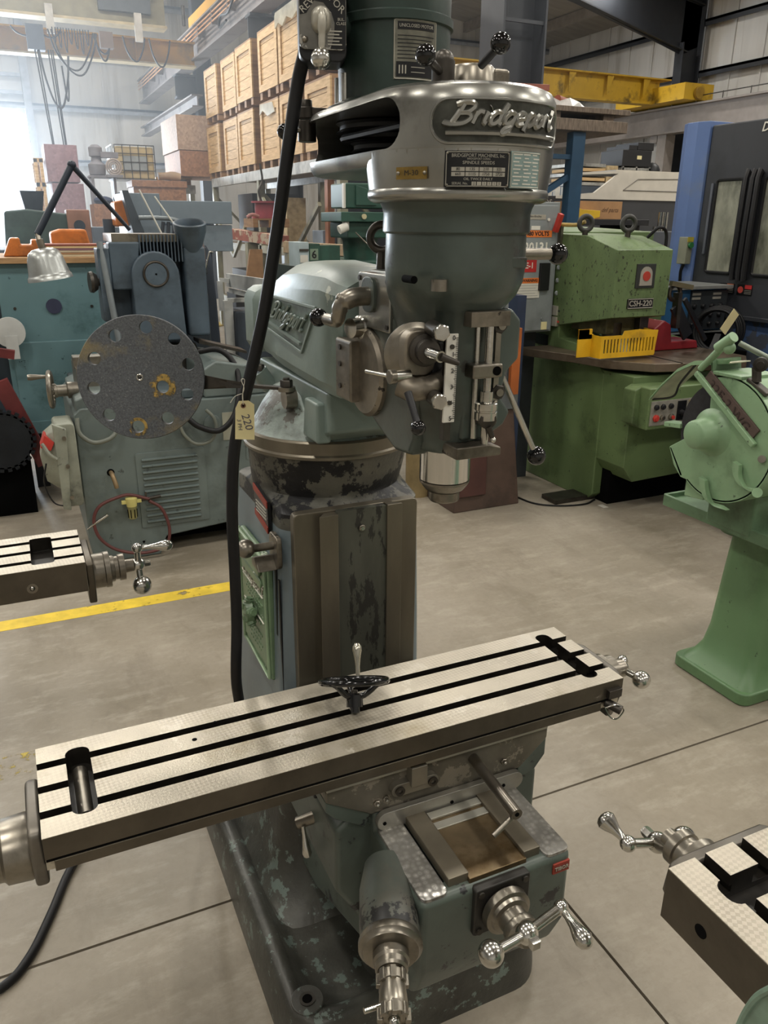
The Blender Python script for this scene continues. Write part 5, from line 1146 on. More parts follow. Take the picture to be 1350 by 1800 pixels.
o = MB().prism([(.30, 1.491), (.30, 1.63), (.36, 1.65), (.52, 1.65), (.55, 1.491)], 5.86, 6.1, 'y').build('orange_cover', orc, bevel=.015, seg=3); tag(o, 'orange rounded cover behind the strip stack', 'casting')
o = MB().box(-.34, -.08, 5.6, 5.9, 1.491, 1.57).box(-.32, -.1, 5.62, 5.88, 1.575, 1.61).build('timber_block', wood_mat('orange_timber', 'a46a3c', '7c4a28', (1, 6, 6)), bevel=.004); tag(o, 'orange-brown timber block at the left end of the pine board', 'timber')
# far clutter in front of the bright door
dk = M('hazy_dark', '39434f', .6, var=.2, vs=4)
mm = thing('machine', 'dark green machine with a funnel-shaped hopper in front of the bright doorway', 'machine', (.3, 8.4, 0))
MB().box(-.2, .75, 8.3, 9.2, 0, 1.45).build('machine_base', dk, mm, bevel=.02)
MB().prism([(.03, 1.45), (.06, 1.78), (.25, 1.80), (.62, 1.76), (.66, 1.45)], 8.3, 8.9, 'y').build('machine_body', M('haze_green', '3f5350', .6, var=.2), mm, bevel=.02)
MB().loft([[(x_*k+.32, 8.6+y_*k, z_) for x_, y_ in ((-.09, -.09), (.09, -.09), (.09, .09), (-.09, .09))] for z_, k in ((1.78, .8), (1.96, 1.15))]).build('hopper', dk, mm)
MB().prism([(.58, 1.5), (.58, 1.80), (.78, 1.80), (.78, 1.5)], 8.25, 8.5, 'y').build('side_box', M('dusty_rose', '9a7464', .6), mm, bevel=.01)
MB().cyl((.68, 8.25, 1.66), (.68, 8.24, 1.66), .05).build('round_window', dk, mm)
o = MB().prism([(.93, 1.66), (.93, 1.86), (1.03, 1.88), (1.07, 1.86), (1.05, 1.66)], 7.6, 7.9, 'y').build('orange_head', orc, bevel=.015)
hg = thing('hose_rail', 'dark hose loops and thin rods hanging on a curved pipe before the grey hood', 'hoses', (1.3, 7.31, 1.2))
ob = thing('bench_machine', 'orange-headed bench machine with a hose standing between the lamp arms', 'machine', (.95, 7.8, 0))
ORG_ = ORG[o.name]; o.data.transform(Matrix.Translation(ORG_-ORG[ob.name])); o.location = (0, 0, 0); o.parent = ob; ORG[o.name] = ORG[ob.name]; o.name = 'head'
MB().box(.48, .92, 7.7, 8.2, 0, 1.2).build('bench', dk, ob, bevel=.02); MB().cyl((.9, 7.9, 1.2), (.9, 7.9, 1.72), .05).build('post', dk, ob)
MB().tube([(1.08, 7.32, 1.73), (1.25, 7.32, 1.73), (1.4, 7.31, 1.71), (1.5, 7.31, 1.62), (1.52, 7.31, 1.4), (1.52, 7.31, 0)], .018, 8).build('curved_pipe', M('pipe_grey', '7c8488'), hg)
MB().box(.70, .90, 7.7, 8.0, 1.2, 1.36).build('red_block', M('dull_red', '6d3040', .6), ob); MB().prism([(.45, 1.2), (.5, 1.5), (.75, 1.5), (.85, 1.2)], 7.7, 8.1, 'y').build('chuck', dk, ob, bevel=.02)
ha = M('hang_hose', '232a33', .5)
for i in range(5):
    x_ = 1.28+i*.045; o = MB().tube([(x_, 7.31, 1.70), (x_-.05+i*.02, 7.30, 1.4), (x_+.02+i*.03, 7.31, 1.2)], .015, 8).build('hose_loop', ha, hg)
for i, (xa, za, xb, zb_) in enumerate(((1.1, 1.95, 1.28, 1.55), (1.22, 1.9, 1.42, 1.6), (1.45, 1.55, 1.52, 1.72))): MB().cyl((xa, 7.28, za), (xb, 7.29, zb_), .007).build('thin_rod', white, hg)
o = thing('tool_trolley', 'dark blue tool trolley behind the finned head', 'trolley', (1.5, 9.2, 0))
MB().box(1.20, 2.05, 8.9, 9.6, .05, 1.78).build('trolley_body', M('trolley_navy', '36475c', .45, var=.12), o, bevel=.01); MB().box(1.3, 1.95, 8.89, 8.91, 1.62, 1.66).build('drawer_lip', steel, o); MB().box(1.36, 1.7, 8.885, 8.9, 1.45, 1.62).build('label_frame', M('haze_green', '3f5350'), o)
# two grey machine hoods and the brown grinding disc in front of them
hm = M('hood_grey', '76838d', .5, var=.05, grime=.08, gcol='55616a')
hd_ = thing('machine_hood', 'wide pale grey sheet metal machine hood with a seam below the boxes', 'machine hood', (1.5, 7.8, 0))
MB().prism([(.985, 1.93), (1.30, 1.93), (1.30, 1.50), (1.11, 1.50)], 7.5, 8.1, 'y').build('hood_end', hm, hd_, bevel=.006)
MB().prism([(.97, 1.945), (1.02, 1.945), (1.16, 1.50), (1.05, 1.50)], 7.35, 7.5, 'y').build('hood_lip', M('hood_dark', '3a434c', .5), hd_, bevel=.004)
MB().box(1.30, 1.93, 7.5, 8.1, 1.685, 1.875).build('upper_panel', hm, hd_, bevel=.006); MB().box(1.30, 1.93, 7.52, 8.1, 1.45, 1.675).build('lower_panel', hm, hd_, bevel=.006)
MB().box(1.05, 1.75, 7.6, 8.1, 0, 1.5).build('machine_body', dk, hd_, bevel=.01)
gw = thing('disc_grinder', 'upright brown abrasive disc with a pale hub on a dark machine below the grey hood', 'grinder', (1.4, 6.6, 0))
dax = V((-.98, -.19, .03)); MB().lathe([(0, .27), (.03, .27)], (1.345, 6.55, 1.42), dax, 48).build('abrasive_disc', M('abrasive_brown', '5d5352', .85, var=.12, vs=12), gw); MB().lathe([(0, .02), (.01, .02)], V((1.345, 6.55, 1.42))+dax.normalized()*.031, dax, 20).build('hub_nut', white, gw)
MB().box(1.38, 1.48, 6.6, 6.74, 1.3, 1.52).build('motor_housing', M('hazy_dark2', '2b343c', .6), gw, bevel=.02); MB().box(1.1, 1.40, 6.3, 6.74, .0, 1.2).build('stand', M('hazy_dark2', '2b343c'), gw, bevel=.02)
ch = thing('collet_chuck', 'bright chrome chuck with a long thin lever between the finned head and the grey ram', 'chuck', (1.2, 5.4, .9))
for x_, r_, l_, z_ in ((.985, .04, .035, 1.385), (1.02, .06, .045, 1.37), (1.065, .035, .06, 1.36), (1.125, .045, .035, 1.345)): MB().lathe([(0, r_*.8), (.01, r_), (l_-.01, r_), (l_, r_*.8)], (x_, 5.4, z_), (1, 0, -.05), 24).build('chuck_ring', bright, ch)
MB().cyl((1.04, 5.38, 1.42), (.97, 5.36, 1.475), .007).build('chuck_key', steel, ch); MB().cyl((1.16, 5.38, 1.33), (1.215, 5.38, 1.50), .005).build('lever', bright, ch); MB().tube([(1.215, 5.38, 1.50), (1.225, 5.38, 1.52), (1.245, 5.38, 1.515)], .006, 8).build('lever_hook', bright, ch)
MB().box(.955, 1.17, 5.25, 5.6, .9, 1.27).build('slide_block', M('hazy_dark2', '2b343c'), ch, bevel=.02); MB().box(.95, 1.18, 5.2, 5.7, 0, .9).build('pedestal', M('hazy_dark2', '2b343c'), ch, bevel=.02)
for x_, z_ in ((1.0, 1.24), (1.12, 1.2), (1.15, 1.26), (1.06, 1.16)): MB().ball((x_, 5.24, z_), .012, 10).build('cap_nut', bright, ch)
cb = MB().loft([[(1.50+x_*k, 6.85+y_*k, z_) for x_, y_ in rrect(-.085, .085, -.085, .085, .03)] for z_, k in ((.0, 1.25), (.5, 1.1), (1.1, .9), (1.45, .7), (1.52, .3))]).build('covered_post', M('navy_cover', '1d2836', .7, var=.15), smooth=50); tag(cb, 'tall post under a dark navy cover right of the abrasive disc', 'covered machine')
# round yellow floor stand
ys_ = thing('round_stand', 'yellow stand with a wide round foot on the floor behind the chuck', 'stand', (2.95, 14.2, 0))
yl = M('pale_stand_yellow', 'bda55c', .6, var=.1)
MB().lathe([(0, .45), (.02, .45), (.05, .2), (.06, .05)], (2.95, 14.2, 0), (0, 0, 1), 32).build('foot', yl, ys_); MB().cyl((2.95, 14.2, .05), (2.95, 14.2, 1.1), .07).build('post', yl, ys_); MB().bar((2.6, 14.2, .08), (2.95, 14.2, .32), .04, .03).build('rib', yl, ys_)
# white framed conveyor by the ram
cv = thing('conveyor', 'white metal framed conveyor end behind the left side of the grey ram', 'conveyor', (2.6, 9.3, 0))
wm = M('off_white_frame', 'c9cbc8', .5, var=.08)
def cvp(px, py, y): return at(px, py, y=y)
MB().bar(cvp(400, 492, 8.5), cvp(478, 505, 7.2), .03, .13).build('side_rail', wm, cv); MB().bar(cvp(404, 510, 8.5), cvp(470, 525, 7.4), .03, .05).build('lower_rail', wm, cv)
MB().bar(cvp(386, 494, 8.4), cvp(391, 546, 8.4), .05, .05, up=(0, 1, 0)).build('end_post', wm, cv); MB().bar(cvp(386, 492, 8.4), cvp(402, 493, 8.4), .04, .04).build('end_arm', wm, cv)
p = cvp(400, 528, 8.2); MB().bar((p.x, p.y, 0), (p.x, p.y, p.z), .09, .06, up=(0, 1, 0)).build('leg', wm, cv); MB().bar(p, p+V((.25, 0, 0)), .05, .04).build('cross_bar', wm, cv)
MB().bar((p.x+.45, p.y+.3, 0), (p.x+.45, p.y+.3, 1.0), .07, .06, up=(0, 1, 0)).build('leg', wm, cv); MB().box(p.x+.05, p.x+.55, p.y-.1, p.y+.35, .25, .85).build('motor_box', dk, cv, bevel=.02)
# red frame and gear under the teal cabinet
rf = thing('toothed_machine', 'dark red frame with a toothed wheel on the floor at the left edge', 'machine frame', (-.15, 5.2, 0))
MB().bar((-.12, 5.1, .82), (.06, 5.1, .30), .05, .09).build('red_brace', M('frame_red', '6a2b2b', .6, var=.2), rf); MB().bar((-.2, 5.15, 1.0), (-.02, 5.15, .96), .05, .05).build('red_bar', M('frame_red', '6a2b2b'), rf)
t = MB().lathe([(0, .17), (.03, .17)], (-.16, 5.05, .48), (0, -1, 0), 32)
for i in range(26): a_ = 2*math.pi*i/26; t.bar((-.16+.16*math.cos(a_), 5.035, .48+.16*math.sin(a_)), (-.16+.19*math.cos(a_), 5.035, .48+.19*math.sin(a_)), .022, .03, up=(0, 1, 0))
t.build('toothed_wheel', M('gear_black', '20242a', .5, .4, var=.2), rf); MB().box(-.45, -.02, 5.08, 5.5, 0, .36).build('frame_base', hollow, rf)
MB().lathe([(0, .09), (.03, .09), (.035, .05)], (-.03, 5.42, 1.06), (0, -1, 0), 28).build('white_pulley', wm, rf); MB().box(-.06, .01, 5.38, 5.45, .9, 1.04).build('pulley_bracket', wm, rf)
# loose black cord lying on the floor in front
# ================================================================== right hand side
gp = M('press_green', '62764d', .45, 0, var=.08, vs=3, chip='2c3024', ca=.06, cs=40, grime=.12, gcol='3d4a30', gs=3.5, bump=.15, bs=50)
gp2 = M('press_green_chipped', '64784f', .45, 0, var=.1, vs=6, chip='2a2d22', ca=.17, cs=60, grime=.2, gcol='485636', gs=5, stretch=(1, 1, .5))
pr = thing('punch_press', 'green punch press with a yellow guard and a plate reading CSH-220', 'press', (3.9, 4.5, 0))
PX0 = 3.275
def pa(px, py): return at(px, py, x=PX0)
# C-shaped frame seen from the side (y, z)
A = [pa(905, 820), pa(1035, 880), pa(1040, 690)]
part(MB().prism([(5.6, 0), (3.92, 0), (3.86, .05), (3.86, .84), (4.10, .98), (4.35, 1.0), (4.35, 1.22), (4.52, 1.24), (4.52, 1.66), (5.6, 1.70)], PX0, 4.15, 'x'), 'press_frame', gp, pr, bevel=.006)
hp_ = [at(945, 410, x=PX0), at(1060, 415, x=PX0), at(1090, 440, x=PX0), at(1083, 556, x=PX0), at(1020, 580, x=PX0), at(995, 578, x=PX0)]
poly = [(4.72, 1.655), (4.12, 1.64), (3.84, 1.565), (3.84, 1.175), (4.35, 1.08), (4.62, 1.09), (4.72, 1.1)]
part(MB().prism(poly, PX0-.012, 3.69, 'x'), 'press_head', gp2, pr, bevel=.005)
part(MB().box(PX0-.02, PX0, 4.50, 4.70, 1.09, 1.645), 'side_cover', gp, pr, bevel=.003)
for z_ in (1.20, 1.37, 1.54): part(MB().cyl((PX0-.018, 4.60, z_), (PX0-.022, 4.60, z_), .008, n=12), 'cover_screw', hollow, pr)
em_ = part(MB().box(3.42, 3.565, 3.832, 3.842, 1.345, 1.485), 'maker_emblem', M('emblem_dark', '3b3d3b', .4, .3), pr, bevel=.002)
t = MB().prism([(3.445, 1.36)]+[(3.4925+.045*math.cos(R(a_)), 1.425+.045*math.sin(R(a_))) for a_ in range(180, -1, -20)]+[(3.54, 1.36)], 3.827, 3.834, 'y'); t.build('arch', silverp, em_)
MB().cyl((3.4925, 3.827, 1.415), (3.4925, 3.823, 1.415), .028, n=24).build('red_disc', M('emblem_red', 'a5382c', .5), em_)
np3 = part(MB().prism(rrect(3.375, 3.575, 1.225, 1.285, .008), 3.833, 3.842, 'y'), 'model_plate', blackplate, pr, bevel=.001)
frp = [(3.379, 1.229), (3.571, 1.229), (3.571, 1.281), (3.379, 1.281)]; MB().tube([(a_, 3.832, b_) for a_, b_ in frp], .0022, 6, 0, cl=True).build('plate_border', silverp, np3)
text('plate_lettering', 'CSH-220', .047, (3.475, 3.8325, 1.255), (1, 0, 0), (0, 0, 1), silverp, np3, .001, bold=.0008, wide=1.02)
part(MB().box(3.33, 3.62, 3.95, 4.3, 1.06, 1.18), 'ram_block', M('ram_oily', '4d4a30', .5, var=.3, vs=20), pr, bevel=.01)
part(MB().cyl((3.42, 4.0, 1.13), (3.42, 4.0, 1.0), .06), 'punch', darksteel, pr); part(MB().box(3.55, 3.62, 3.9, 4.0, 1.02, 1.17), 'punch_clamp', darksteel, pr, bevel=.005)
# table
tp_ = [at(935, 618, z=.93), at(1040, 640, z=.93)]
part(MB().prism([(3.02, 4.45), (3.18, 4.0), (3.22, 3.78), (3.40, 3.57), (3.62, 3.52), (4.0, 3.44), (4.17, 3.6), (4.17, 4.38), (3.3, 4.45)], .885, .935, 'z'), 'press_table', M('table_brown_steel', '6d6153', .4, .5, var=.15, vs=6, grime=.3, gcol='443a2e', gs=4), pr, bevel=.004)
part(MB().prism([(3.565, 3.53), (3.58, 3.53), (3.60, 3.86), (3.585, 3.86)], .934, .936, 'z'), 'table_slot', hollow, pr)
# yellow slotted guard
gd = part(MB().box(3.03, 3.13, 3.83, 3.84, .955, 1.12).prism([(3.03, 1.06), (3.03, 1.12), (3.11, 1.12), (3.11, 1.09), (3.14, 1.09), (3.14, 1.06)], 3.83, 3.84, 'y'), 'finger_guard', yellow, pr, bevel=.002)
cutg = MB()
for i in range(16): cutg.box(3.155+i*.0245, 3.166+i*.0245, 3.6, 3.9, .985, 1.065)
MB().prism([(3.13, .955), (3.545, .955), (3.56, 1.105), (3.42, 1.115), (3.30, 1.11), (3.29, 1.085), (3.13, 1.085)], 3.745, 3.75, 'y').build('slotted_plate', yellow, gd, cut=cutg, smooth=0)
MB().bar((3.13, 3.835, 1.02), (3.13, 3.748, 1.02), .004, .13).build('guard_fold', yellow, gd); MB().bar((3.55, 3.748, 1.03), (3.60, 3.95, 1.03), .004, .14).build('guard_side', yellow, gd)
# lower front cabinet and control box
part(MB().prism([(3.28, .30), (3.28, .86), (4.0, .86), (4.0, .22), (3.36, .20)], 3.60, 3.9, 'y'), 'front_cabinet', gp, pr, bevel=.006)
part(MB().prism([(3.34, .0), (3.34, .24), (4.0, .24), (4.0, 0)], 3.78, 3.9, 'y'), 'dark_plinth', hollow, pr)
cb_ = part(MB().prism([(3.27, .575), (3.27, .82), (3.95, .82), (3.95, .575)], 3.44, 3.62, 'y').prism([(3.23, .60), (3.23, .80), (3.28, .82), (3.28, .575)], 3.52, 3.62, 'y'), 'control_box', gp, pr, bevel=.008)
MB().box(3.285, 3.90, 3.434, 3.441, .60, .745).build('control_panel', M('panel_silver', '97948a', .45, .3, var=.15, vs=20), cb_, bevel=.001)
for x_, z_, r_, m_ in ((3.325, .645, .021, M('signal_red', 'b3352c')), (3.375, .645, .017, steel), (3.44, .645, .019, steel), (3.32, .71, .016, black), (3.37, .71, .016, black), (3.43, .71, .016, black)):
    o = MB().lathe([(0, r_), (.012, r_), (.014, r_*.7), (.02, r_*.65)], (x_, 3.436, z_), (0, -1, 0), 20).build('push_button', m_, cb_)
MB().cyl((3.44, 3.43, .645), (3.44, 3.408, .645), .011).build('red_button', M('signal_red', 'b3352c'), cb_)
for x_ in (3.515, 3.60):
    MB().box(x_-.032, x_+.032, 3.428, 3.435, .62, .735).build('selector_plate', blackplate if x_ < 3.55 else M('selector_tan', '9c8d68', .5), cb_); MB().lathe([(0, .018), (.02, .014), (.03, .013)], (x_, 3.43, .665), (0, -1, 0), 18).build('selector_knob', black, cb_)
for yy in (4.75,): pass
# lifting rings and hose on top
for x_, y_ in ((3.30, 4.2), (3.55, 4.1)):
    o = part(MB().torus((x_, y_, 1.71), (-.3, -1, 0), .042, .015, 32, 10), 'lifting_ring', M('ring_dark', '3d3d3a', .5, .3), pr); MB().cyl((x_, y_, 1.62), (x_, y_, 1.67), .018).build('shank', darksteel, o)
part(MB().tube([(3.05, 4.9, 1.72), (3.15, 4.6, 1.715), (3.28, 4.3, 1.70), (3.31, 4.22, 1.72)], .012, 8), 'yellow_hose', M('hose_yellow', 'b59a52', .5), pr)
part(MB().tube([(3.62, 4.0, 1.63), (3.66, 3.95, 1.69), (3.72, 3.95, 1.66), (3.73, 3.95, 1.55)], .01, 8), 'black_lead', rubber, pr)
part(MB().box(3.02, 3.34, 3.9, 4.05, .005, .03), 'foot_plate', darksteel, pr)
o = MB().tube([at(905, 872, z=.006), at(940, 885, z=.006), at(985, 889, z=.006), at(1028, 886, z=.006), at(1045, 878, z=.008)], .006, 8).build('floor_lead', rubber); tag(o, 'thin black lead lying on the floor between the brown pedestal and green press', 'cable')
a_ = at(1060, 890, z=0); o = MB().box(a_.x-.02, a_.x+.02, a_.y-.03, a_.y+.03, 0.0003, .001).build('paper_scrap', white, smooth=0); tag(o, 'small white paper scrap on the floor in front of the green press', 'paper')
# side plates under the electrical box
o = part(MB().box(PX0-.004, PX0, 4.68, 4.82, .74, .98), 'instruction_plate', blackplate, pr); 
for i in range(6): MB().box(PX0-.006, PX0-.003, 4.70, 4.80, .77+i*.03, .778+i*.03).build('print_line', silverp, o, smooth=0)
part(MB().box(PX0-.006, PX0, 4.46, 4.6, .93, 1.0), 'side_label', blackplate, pr)
# ------------------------------------------------------------------ electrical cabinet
EY = 4.40
def ea(px, py): return at(px, py, y=EY)
eg = M('cabinet_grey', '83898a', .45, var=.04, grime=.06, gcol='6a6e6e')
p0, p1, p2, p3 = ea(923, 364), ea(979, 365), ea(954, 589), ea(898, 589)
ec = thing('electrical_cabinet', 'tall grey electrical cabinet with an orange 480 VOLTS label beside the green press', 'electrical box', (3.05, EY+.2, 1.05))
ex0, ex1, ez0, ez1 = 2.865, 3.245, 1.035, 1.895-.06
MB().box(ex0, ex1, EY, EY+.3, ez0, ez1).build('cabinet_body', eg, ec, bevel=.004); MB().box(ex0+.01, ex1-.02, EY-.012, EY, ez0+.01, ez1-.02).build('cabinet_door', eg, ec, bevel=.004)
def lab(name, x0, x1, z0, z1, mat, e=.0145, parent=ec): return MB().box(x0, x1, EY-e, EY-.011, z0, z1).build(name, mat, parent, smooth=0)
def ecz(px, py): p = ea(px, py); return p.x, p.z
x_, z_ = ecz(941, 411); x0, _ = ecz(912, 411); x1, _ = ecz(968, 411); zt_ = ecz(941, 405)[1]; zb_ = ecz(941, 417)[1]
l_ = lab('voltage_label', x0, x1, zb_, zt_, orange); text('label_lettering', '480 VOLTS', .036, ((x0+x1)/2+.012, EY-.0148, (zb_+zt_)/2), (1, 0, 0), (0, 0, 1), black, l_, .0005, bold=.0012)
text('number', '20131', .085, ((x0+x1)/2+.01, EY-.0125, ecz(941, 436)[1]), (1, 0, 0), (0, 0, 1), whitep, ec, .0008, bold=.002, wide=.9)
x0, z1_ = ecz(917, 456); x1, z0_ = ecz(940, 478); l_ = lab('red_label', x0, x1, z0_, z1_, M('label_red', 'b02a2a', .5)); text('label_lettering', 'E-1', .05, ((x0+x1)/2, EY-.0148, (z0_+z1_)/2), (1, 0, 0), (0, 0, 1), whitep, l_, .0005, bold=.001)
x0, z1_ = ecz(904, 489); x1, z0_ = ecz(945, 523); l_ = lab('warning_label', x0, x1, z0_, z1_, whitep); zz = z1_-.033
MB().box(x0, x1, EY-.0155, EY-.014, zz, z1_).build('orange_band', orange, l_, smooth=0); text('label_lettering', 'WARNING', .024, ((x0+x1)/2+.015, EY-.0158, (zz+z1_)/2), (1, 0, 0), (0, 0, 1), black, l_, .0004, bold=.0008)
MB().prism([(x0+.008, zz+.006), (x0+.03, zz+.006), (x0+.019, z1_-.005)], EY-.0162, EY-.0155, 'y').build('triangle', black, l_, smooth=0)
for i in range(6): MB().box(x0+.012, x1-.012-.02*(i % 2), EY-.0152, EY-.0145, zz-.015-i*.016, zz-.0125-i*.016).build('print_line', M('print_grey', '8b8b88', .6), l_, smooth=0)
x0, z1_ = ecz(924, 377); x1, z0_ = ecz(957, 386); l_ = lab('maker_label', x0, x1, z0_, z1_, silverp); text('label_lettering', 'Allen-Bradley', .018, ((x0+x1)/2-.01, EY-.0148, z0_+.018), (1, 0, 0), (0, 0, 1), black, l_, .0003)
x0, z1_ = ecz(932, 397); x1, z0_ = ecz(947, 404); lab('small_label', x0, x1, z0_, z1_, whitep)
x0, z1_ = ecz(950, 462); x1, z0_ = ecz(960, 510); MB().box(x0-.015, x1, EY-.03, EY-.01, z0_, z1_).build('door_handle', black, ec, bevel=.003)
for px_, py_, r_, m_ in ((962, 386, .009, whitep), (917, 536, .014, eg), (950, 560, .008, eg)): p = ea(px_, py_); MB().cyl((p.x, EY-.012, p.z), (p.x, EY-.02, p.z), r_).build('door_stud', m_, ec)
l_ = lab('yellow_label', 3.155, 3.20, 1.05, 1.10, tagm)
p = at(985, 372, y=4.36); MB().bar((3.20, 4.37, 1.66), (3.205, 4.33, 1.765), .028, .03).build('disconnect_lever', M('signal_red', 'b3352c'), ec); MB().bar((3.255, 4.4, 1.5), (3.25, 4.39, 1.70), .02, .05).build('lever_arm', steel, ec)
for z_, m_ in ((1.17, M('btn_dark', '24332a', .4)), (1.10, M('signal_red', 'b3352c'))): MB().box(3.25, 3.30, 4.36, 4.42, z_-.03, z_+.03).build('button_plate', silverp, ec); MB().cyl((3.275, 4.36, z_), (3.275, 4.34, z_), .014).build('push_button', m_, ec)
for z_ in (1.28, 1.36, 1.44): MB().lathe([(0, .016), (.01, .012)], (3.262, 4.39, z_), (0, -1, 0), 14).build('knockout', eg, ec)
MB().box(2.66, 2.862, 4.45, 4.75, 1.04, 1.66).build('side_enclosure', M('enclosure_light', '9a9d9a', .45, var=.04), ec, bevel=.004)
MB().box(2.9, 3.2, 4.5, 4.6, .0, 1.04).build('cabinet_post', M('dark_post', '33373c', .5), ec)
o = MB().prism([(2.93, 1.84), (3.03, 1.84), (3.05, 1.93), (2.95, 1.93)], 4.5, 4.502, 'y').build('paper_sheet', white, smooth=0); tag(o, 'white paper sheet standing on top of the electrical cabinet', 'paper')
# brown pedestal
bp_ = thing('machine_pedestal', 'tapered brown painted pedestal on the floor behind the spindle', 'pedestal', (2.57, 4.15, 0))
brn = M('brown_paint', '54433a', .5, .1, var=.15, vs=5, grime=.2, gcol='2f2723')
MB().loft([[(2.335, 4.02, 0), (2.82, 4.02, 0), (2.82, 4.55, 0), (2.335, 4.55, 0)], [(2.43, 4.08, .62), (2.775, 4.08, .62), (2.775, 4.45, .62), (2.43, 4.45, .62)]]).build('pedestal_body', brn, bp_, bevel=.006)
MB().loft([[(2.37, 4.012, .1), (2.56, 4.012, .1), (2.56, 4.03, .1), (2.37, 4.03, .1)], [(2.41, 4.046, .44), (2.575, 4.046, .44), (2.575, 4.06, .44), (2.41, 4.06, .44)]]).build('access_cover', M('brown_red', '4a2d28', .5, var=.15), bp_, bevel=.003)
MB().box(2.42, 2.79, 4.06, 4.45, .62, 1.08).build('upper_case', M('case_grey', '63686a', .45, var=.08), bp_, bevel=.006)
o = MB().box(2.70, 2.76, 4.02, 4.05, .72, 1.12).build('orange_strip', M('strip_orange', 'a85c2c', .5), bp_, bevel=.003)
MB().box(2.77, 2.83, 4.1, 4.2, 0, 1.3).build('blue_channel', M('channel_navy', '25324a', .5), bp_)
MB().cyl((2.30, 4.45, .0), (2.30, 4.45, .42), .08).build('oil_drum', M('drum_tan', '8c7a55', .6, var=.2), bp_)
MB().cyl((2.0, 4.6, 0), (2.0, 4.6, .05), .01).build('floor_bolt', darksteel, bp_)
# ------------------------------------------------------------------ machining centre with blue pillar
CXF = 4.9
mc = thing('machining_centre', 'huge dark grey machining centre with a blue corner pillar and two murky windows', 'machining centre', (5.8, 4.0, 0))
mg = M('machine_charcoal', '33353a', .45, 0, var=.08, vs=2, grime=.08, gcol='26282c'); mb_ = M('machine_blue', '5c73a3', .4, 0, var=.08, vs=2, grime=.12, gcol='6f7a8d')
def ca(px, py, x=CXF): p = at(px, py, x=x); return (p.y, p.z)
MB().box(CXF, 7.4, 1.6, 4.86, 1.06, 2.40).build('door_wall', mg, mc, bevel=.01)
MB().prism([(4.885, 5.13), (4.84, 5.05), (4.845, 4.95), (4.885, 4.865), (5.2, 4.865), (5.2, 5.13)], .3, 2.43, 'z').build('blue_pillar', mb_, mc, bevel=.004, smooth=0)
MB().box(4.97, 7.4, 1.6, 5.1, 0, 1.07).build('blue_base', M('base_blue_worn', '566f9c', .45, var=.1, vs=4, chip='565b66', ca=.45, cs=5, grime=.2, gcol='474b55', gs=4), mc, bevel=.01)
MB().box(CXF-.012, 4.97, 1.6, 4.8, 1.05, 1.08).build('sill', mg, mc, bevel=.004)
gl = M('murky_glass_reflection', '8f9082', .12, 0, var=.35, vs=3, grime=.35, gcol='2f312c', gs=2.5, stretch=(1, 1, .5))  # pale base colour paints in the reflection on the murky panes
def win(q0, q1, q2, q3):
    ys_2 = [q[0] for q in (q0, q1, q2, q3)]; return
wz0, wz1 = 1.37, 2.02
for y0_, y1_ in ((4.49, 4.73), (4.02, 4.295)):
    MB().box(CXF-.008, CXF+.002, y0_, y1_, wz0, wz1).build('window_glass', gl, mc, smooth=0)
    fr_ = MB(); P = [(CXF-.008, a_, b_) for a_, b_ in rrect(y0_, y1_, wz0, wz1, .02)]; fr_.tube(P, .012, 6, 0, cl=True); fr_.build('window_gasket', rubber, mc)
for y_ in (4.445, 4.385, 4.34): MB().tube([(CXF-.02, y_, wz0-.03), (CXF-.035, y_, wz0+.02), (CXF-.035, y_, wz1), (CXF-.01, y_, wz1+.03)], .02, 8, 2).build('door_handle', black, mc)
MB().box(CXF-.012, CXF, 4.765, 4.785, 1.50, 2.0).build('grey_strip', M('strip_grey', '565a63', .4), mc)
for (y_, ic, c_) in ((4.51, 'pictogram_yellow', 'c8b96a'), (4.345, 'pictogram_red', 'b2463c')):
    s_ = MB().box(CXF-.004, CXF, y_-.075, y_+.06, 1.225, 1.30).build('warning_sticker', blackplate, mc, smooth=0)
    MB().box(CXF-.006, CXF-.003, y_-.07, y_-.01, 1.27, 1.298).build('title_band', M('band_'+ic, 'b05a35' if 'yellow' in ic else 'b02a2a', .5), s_, smooth=0)
    MB().cyl((CXF-.003, y_+.028, 1.262), (CXF-.006, y_+.028, 1.262), .024, n=20).build('pictogram', M(ic, c_, .5), s_)
    for k in range(3): MB().box(CXF-.006, CXF-.003, y_-.07, y_-.01, 1.258-k*.011, 1.261-k*.011).build('print_line', silverp, s_, smooth=0)
text('machine_lettering', 'D', .085, (CXF-.004, 4.405, 2.345), (0, -1, 0), (0, 0, 1), whitep, mc, .001, align='LEFT', bold=.001, shear=.2)
cbx = MB().box(4.80, 4.86, 4.86, 4.95, 1.42, 1.62).build('control_box', M('ctl_beige', '7b7d6d', .5), mc, bevel=.006); MB().cyl((4.83, 4.859, 1.56), (4.83, 4.84, 1.56), .022).build('green_button', M('btn_green', '2d6a3a', .4), cbx); MB().box(4.80, 4.86, 4.857, 4.86, 1.585, 1.62).build('yellow_label', M('lab_yel', 'a99c3c', .5), cbx, smooth=0)
MB().tube([(4.83, 4.9, 1.42), (4.83, 4.92, 1.35), (4.86, 4.93, 1.2)], .012, 8).build('button_lead', rubber, cbx)
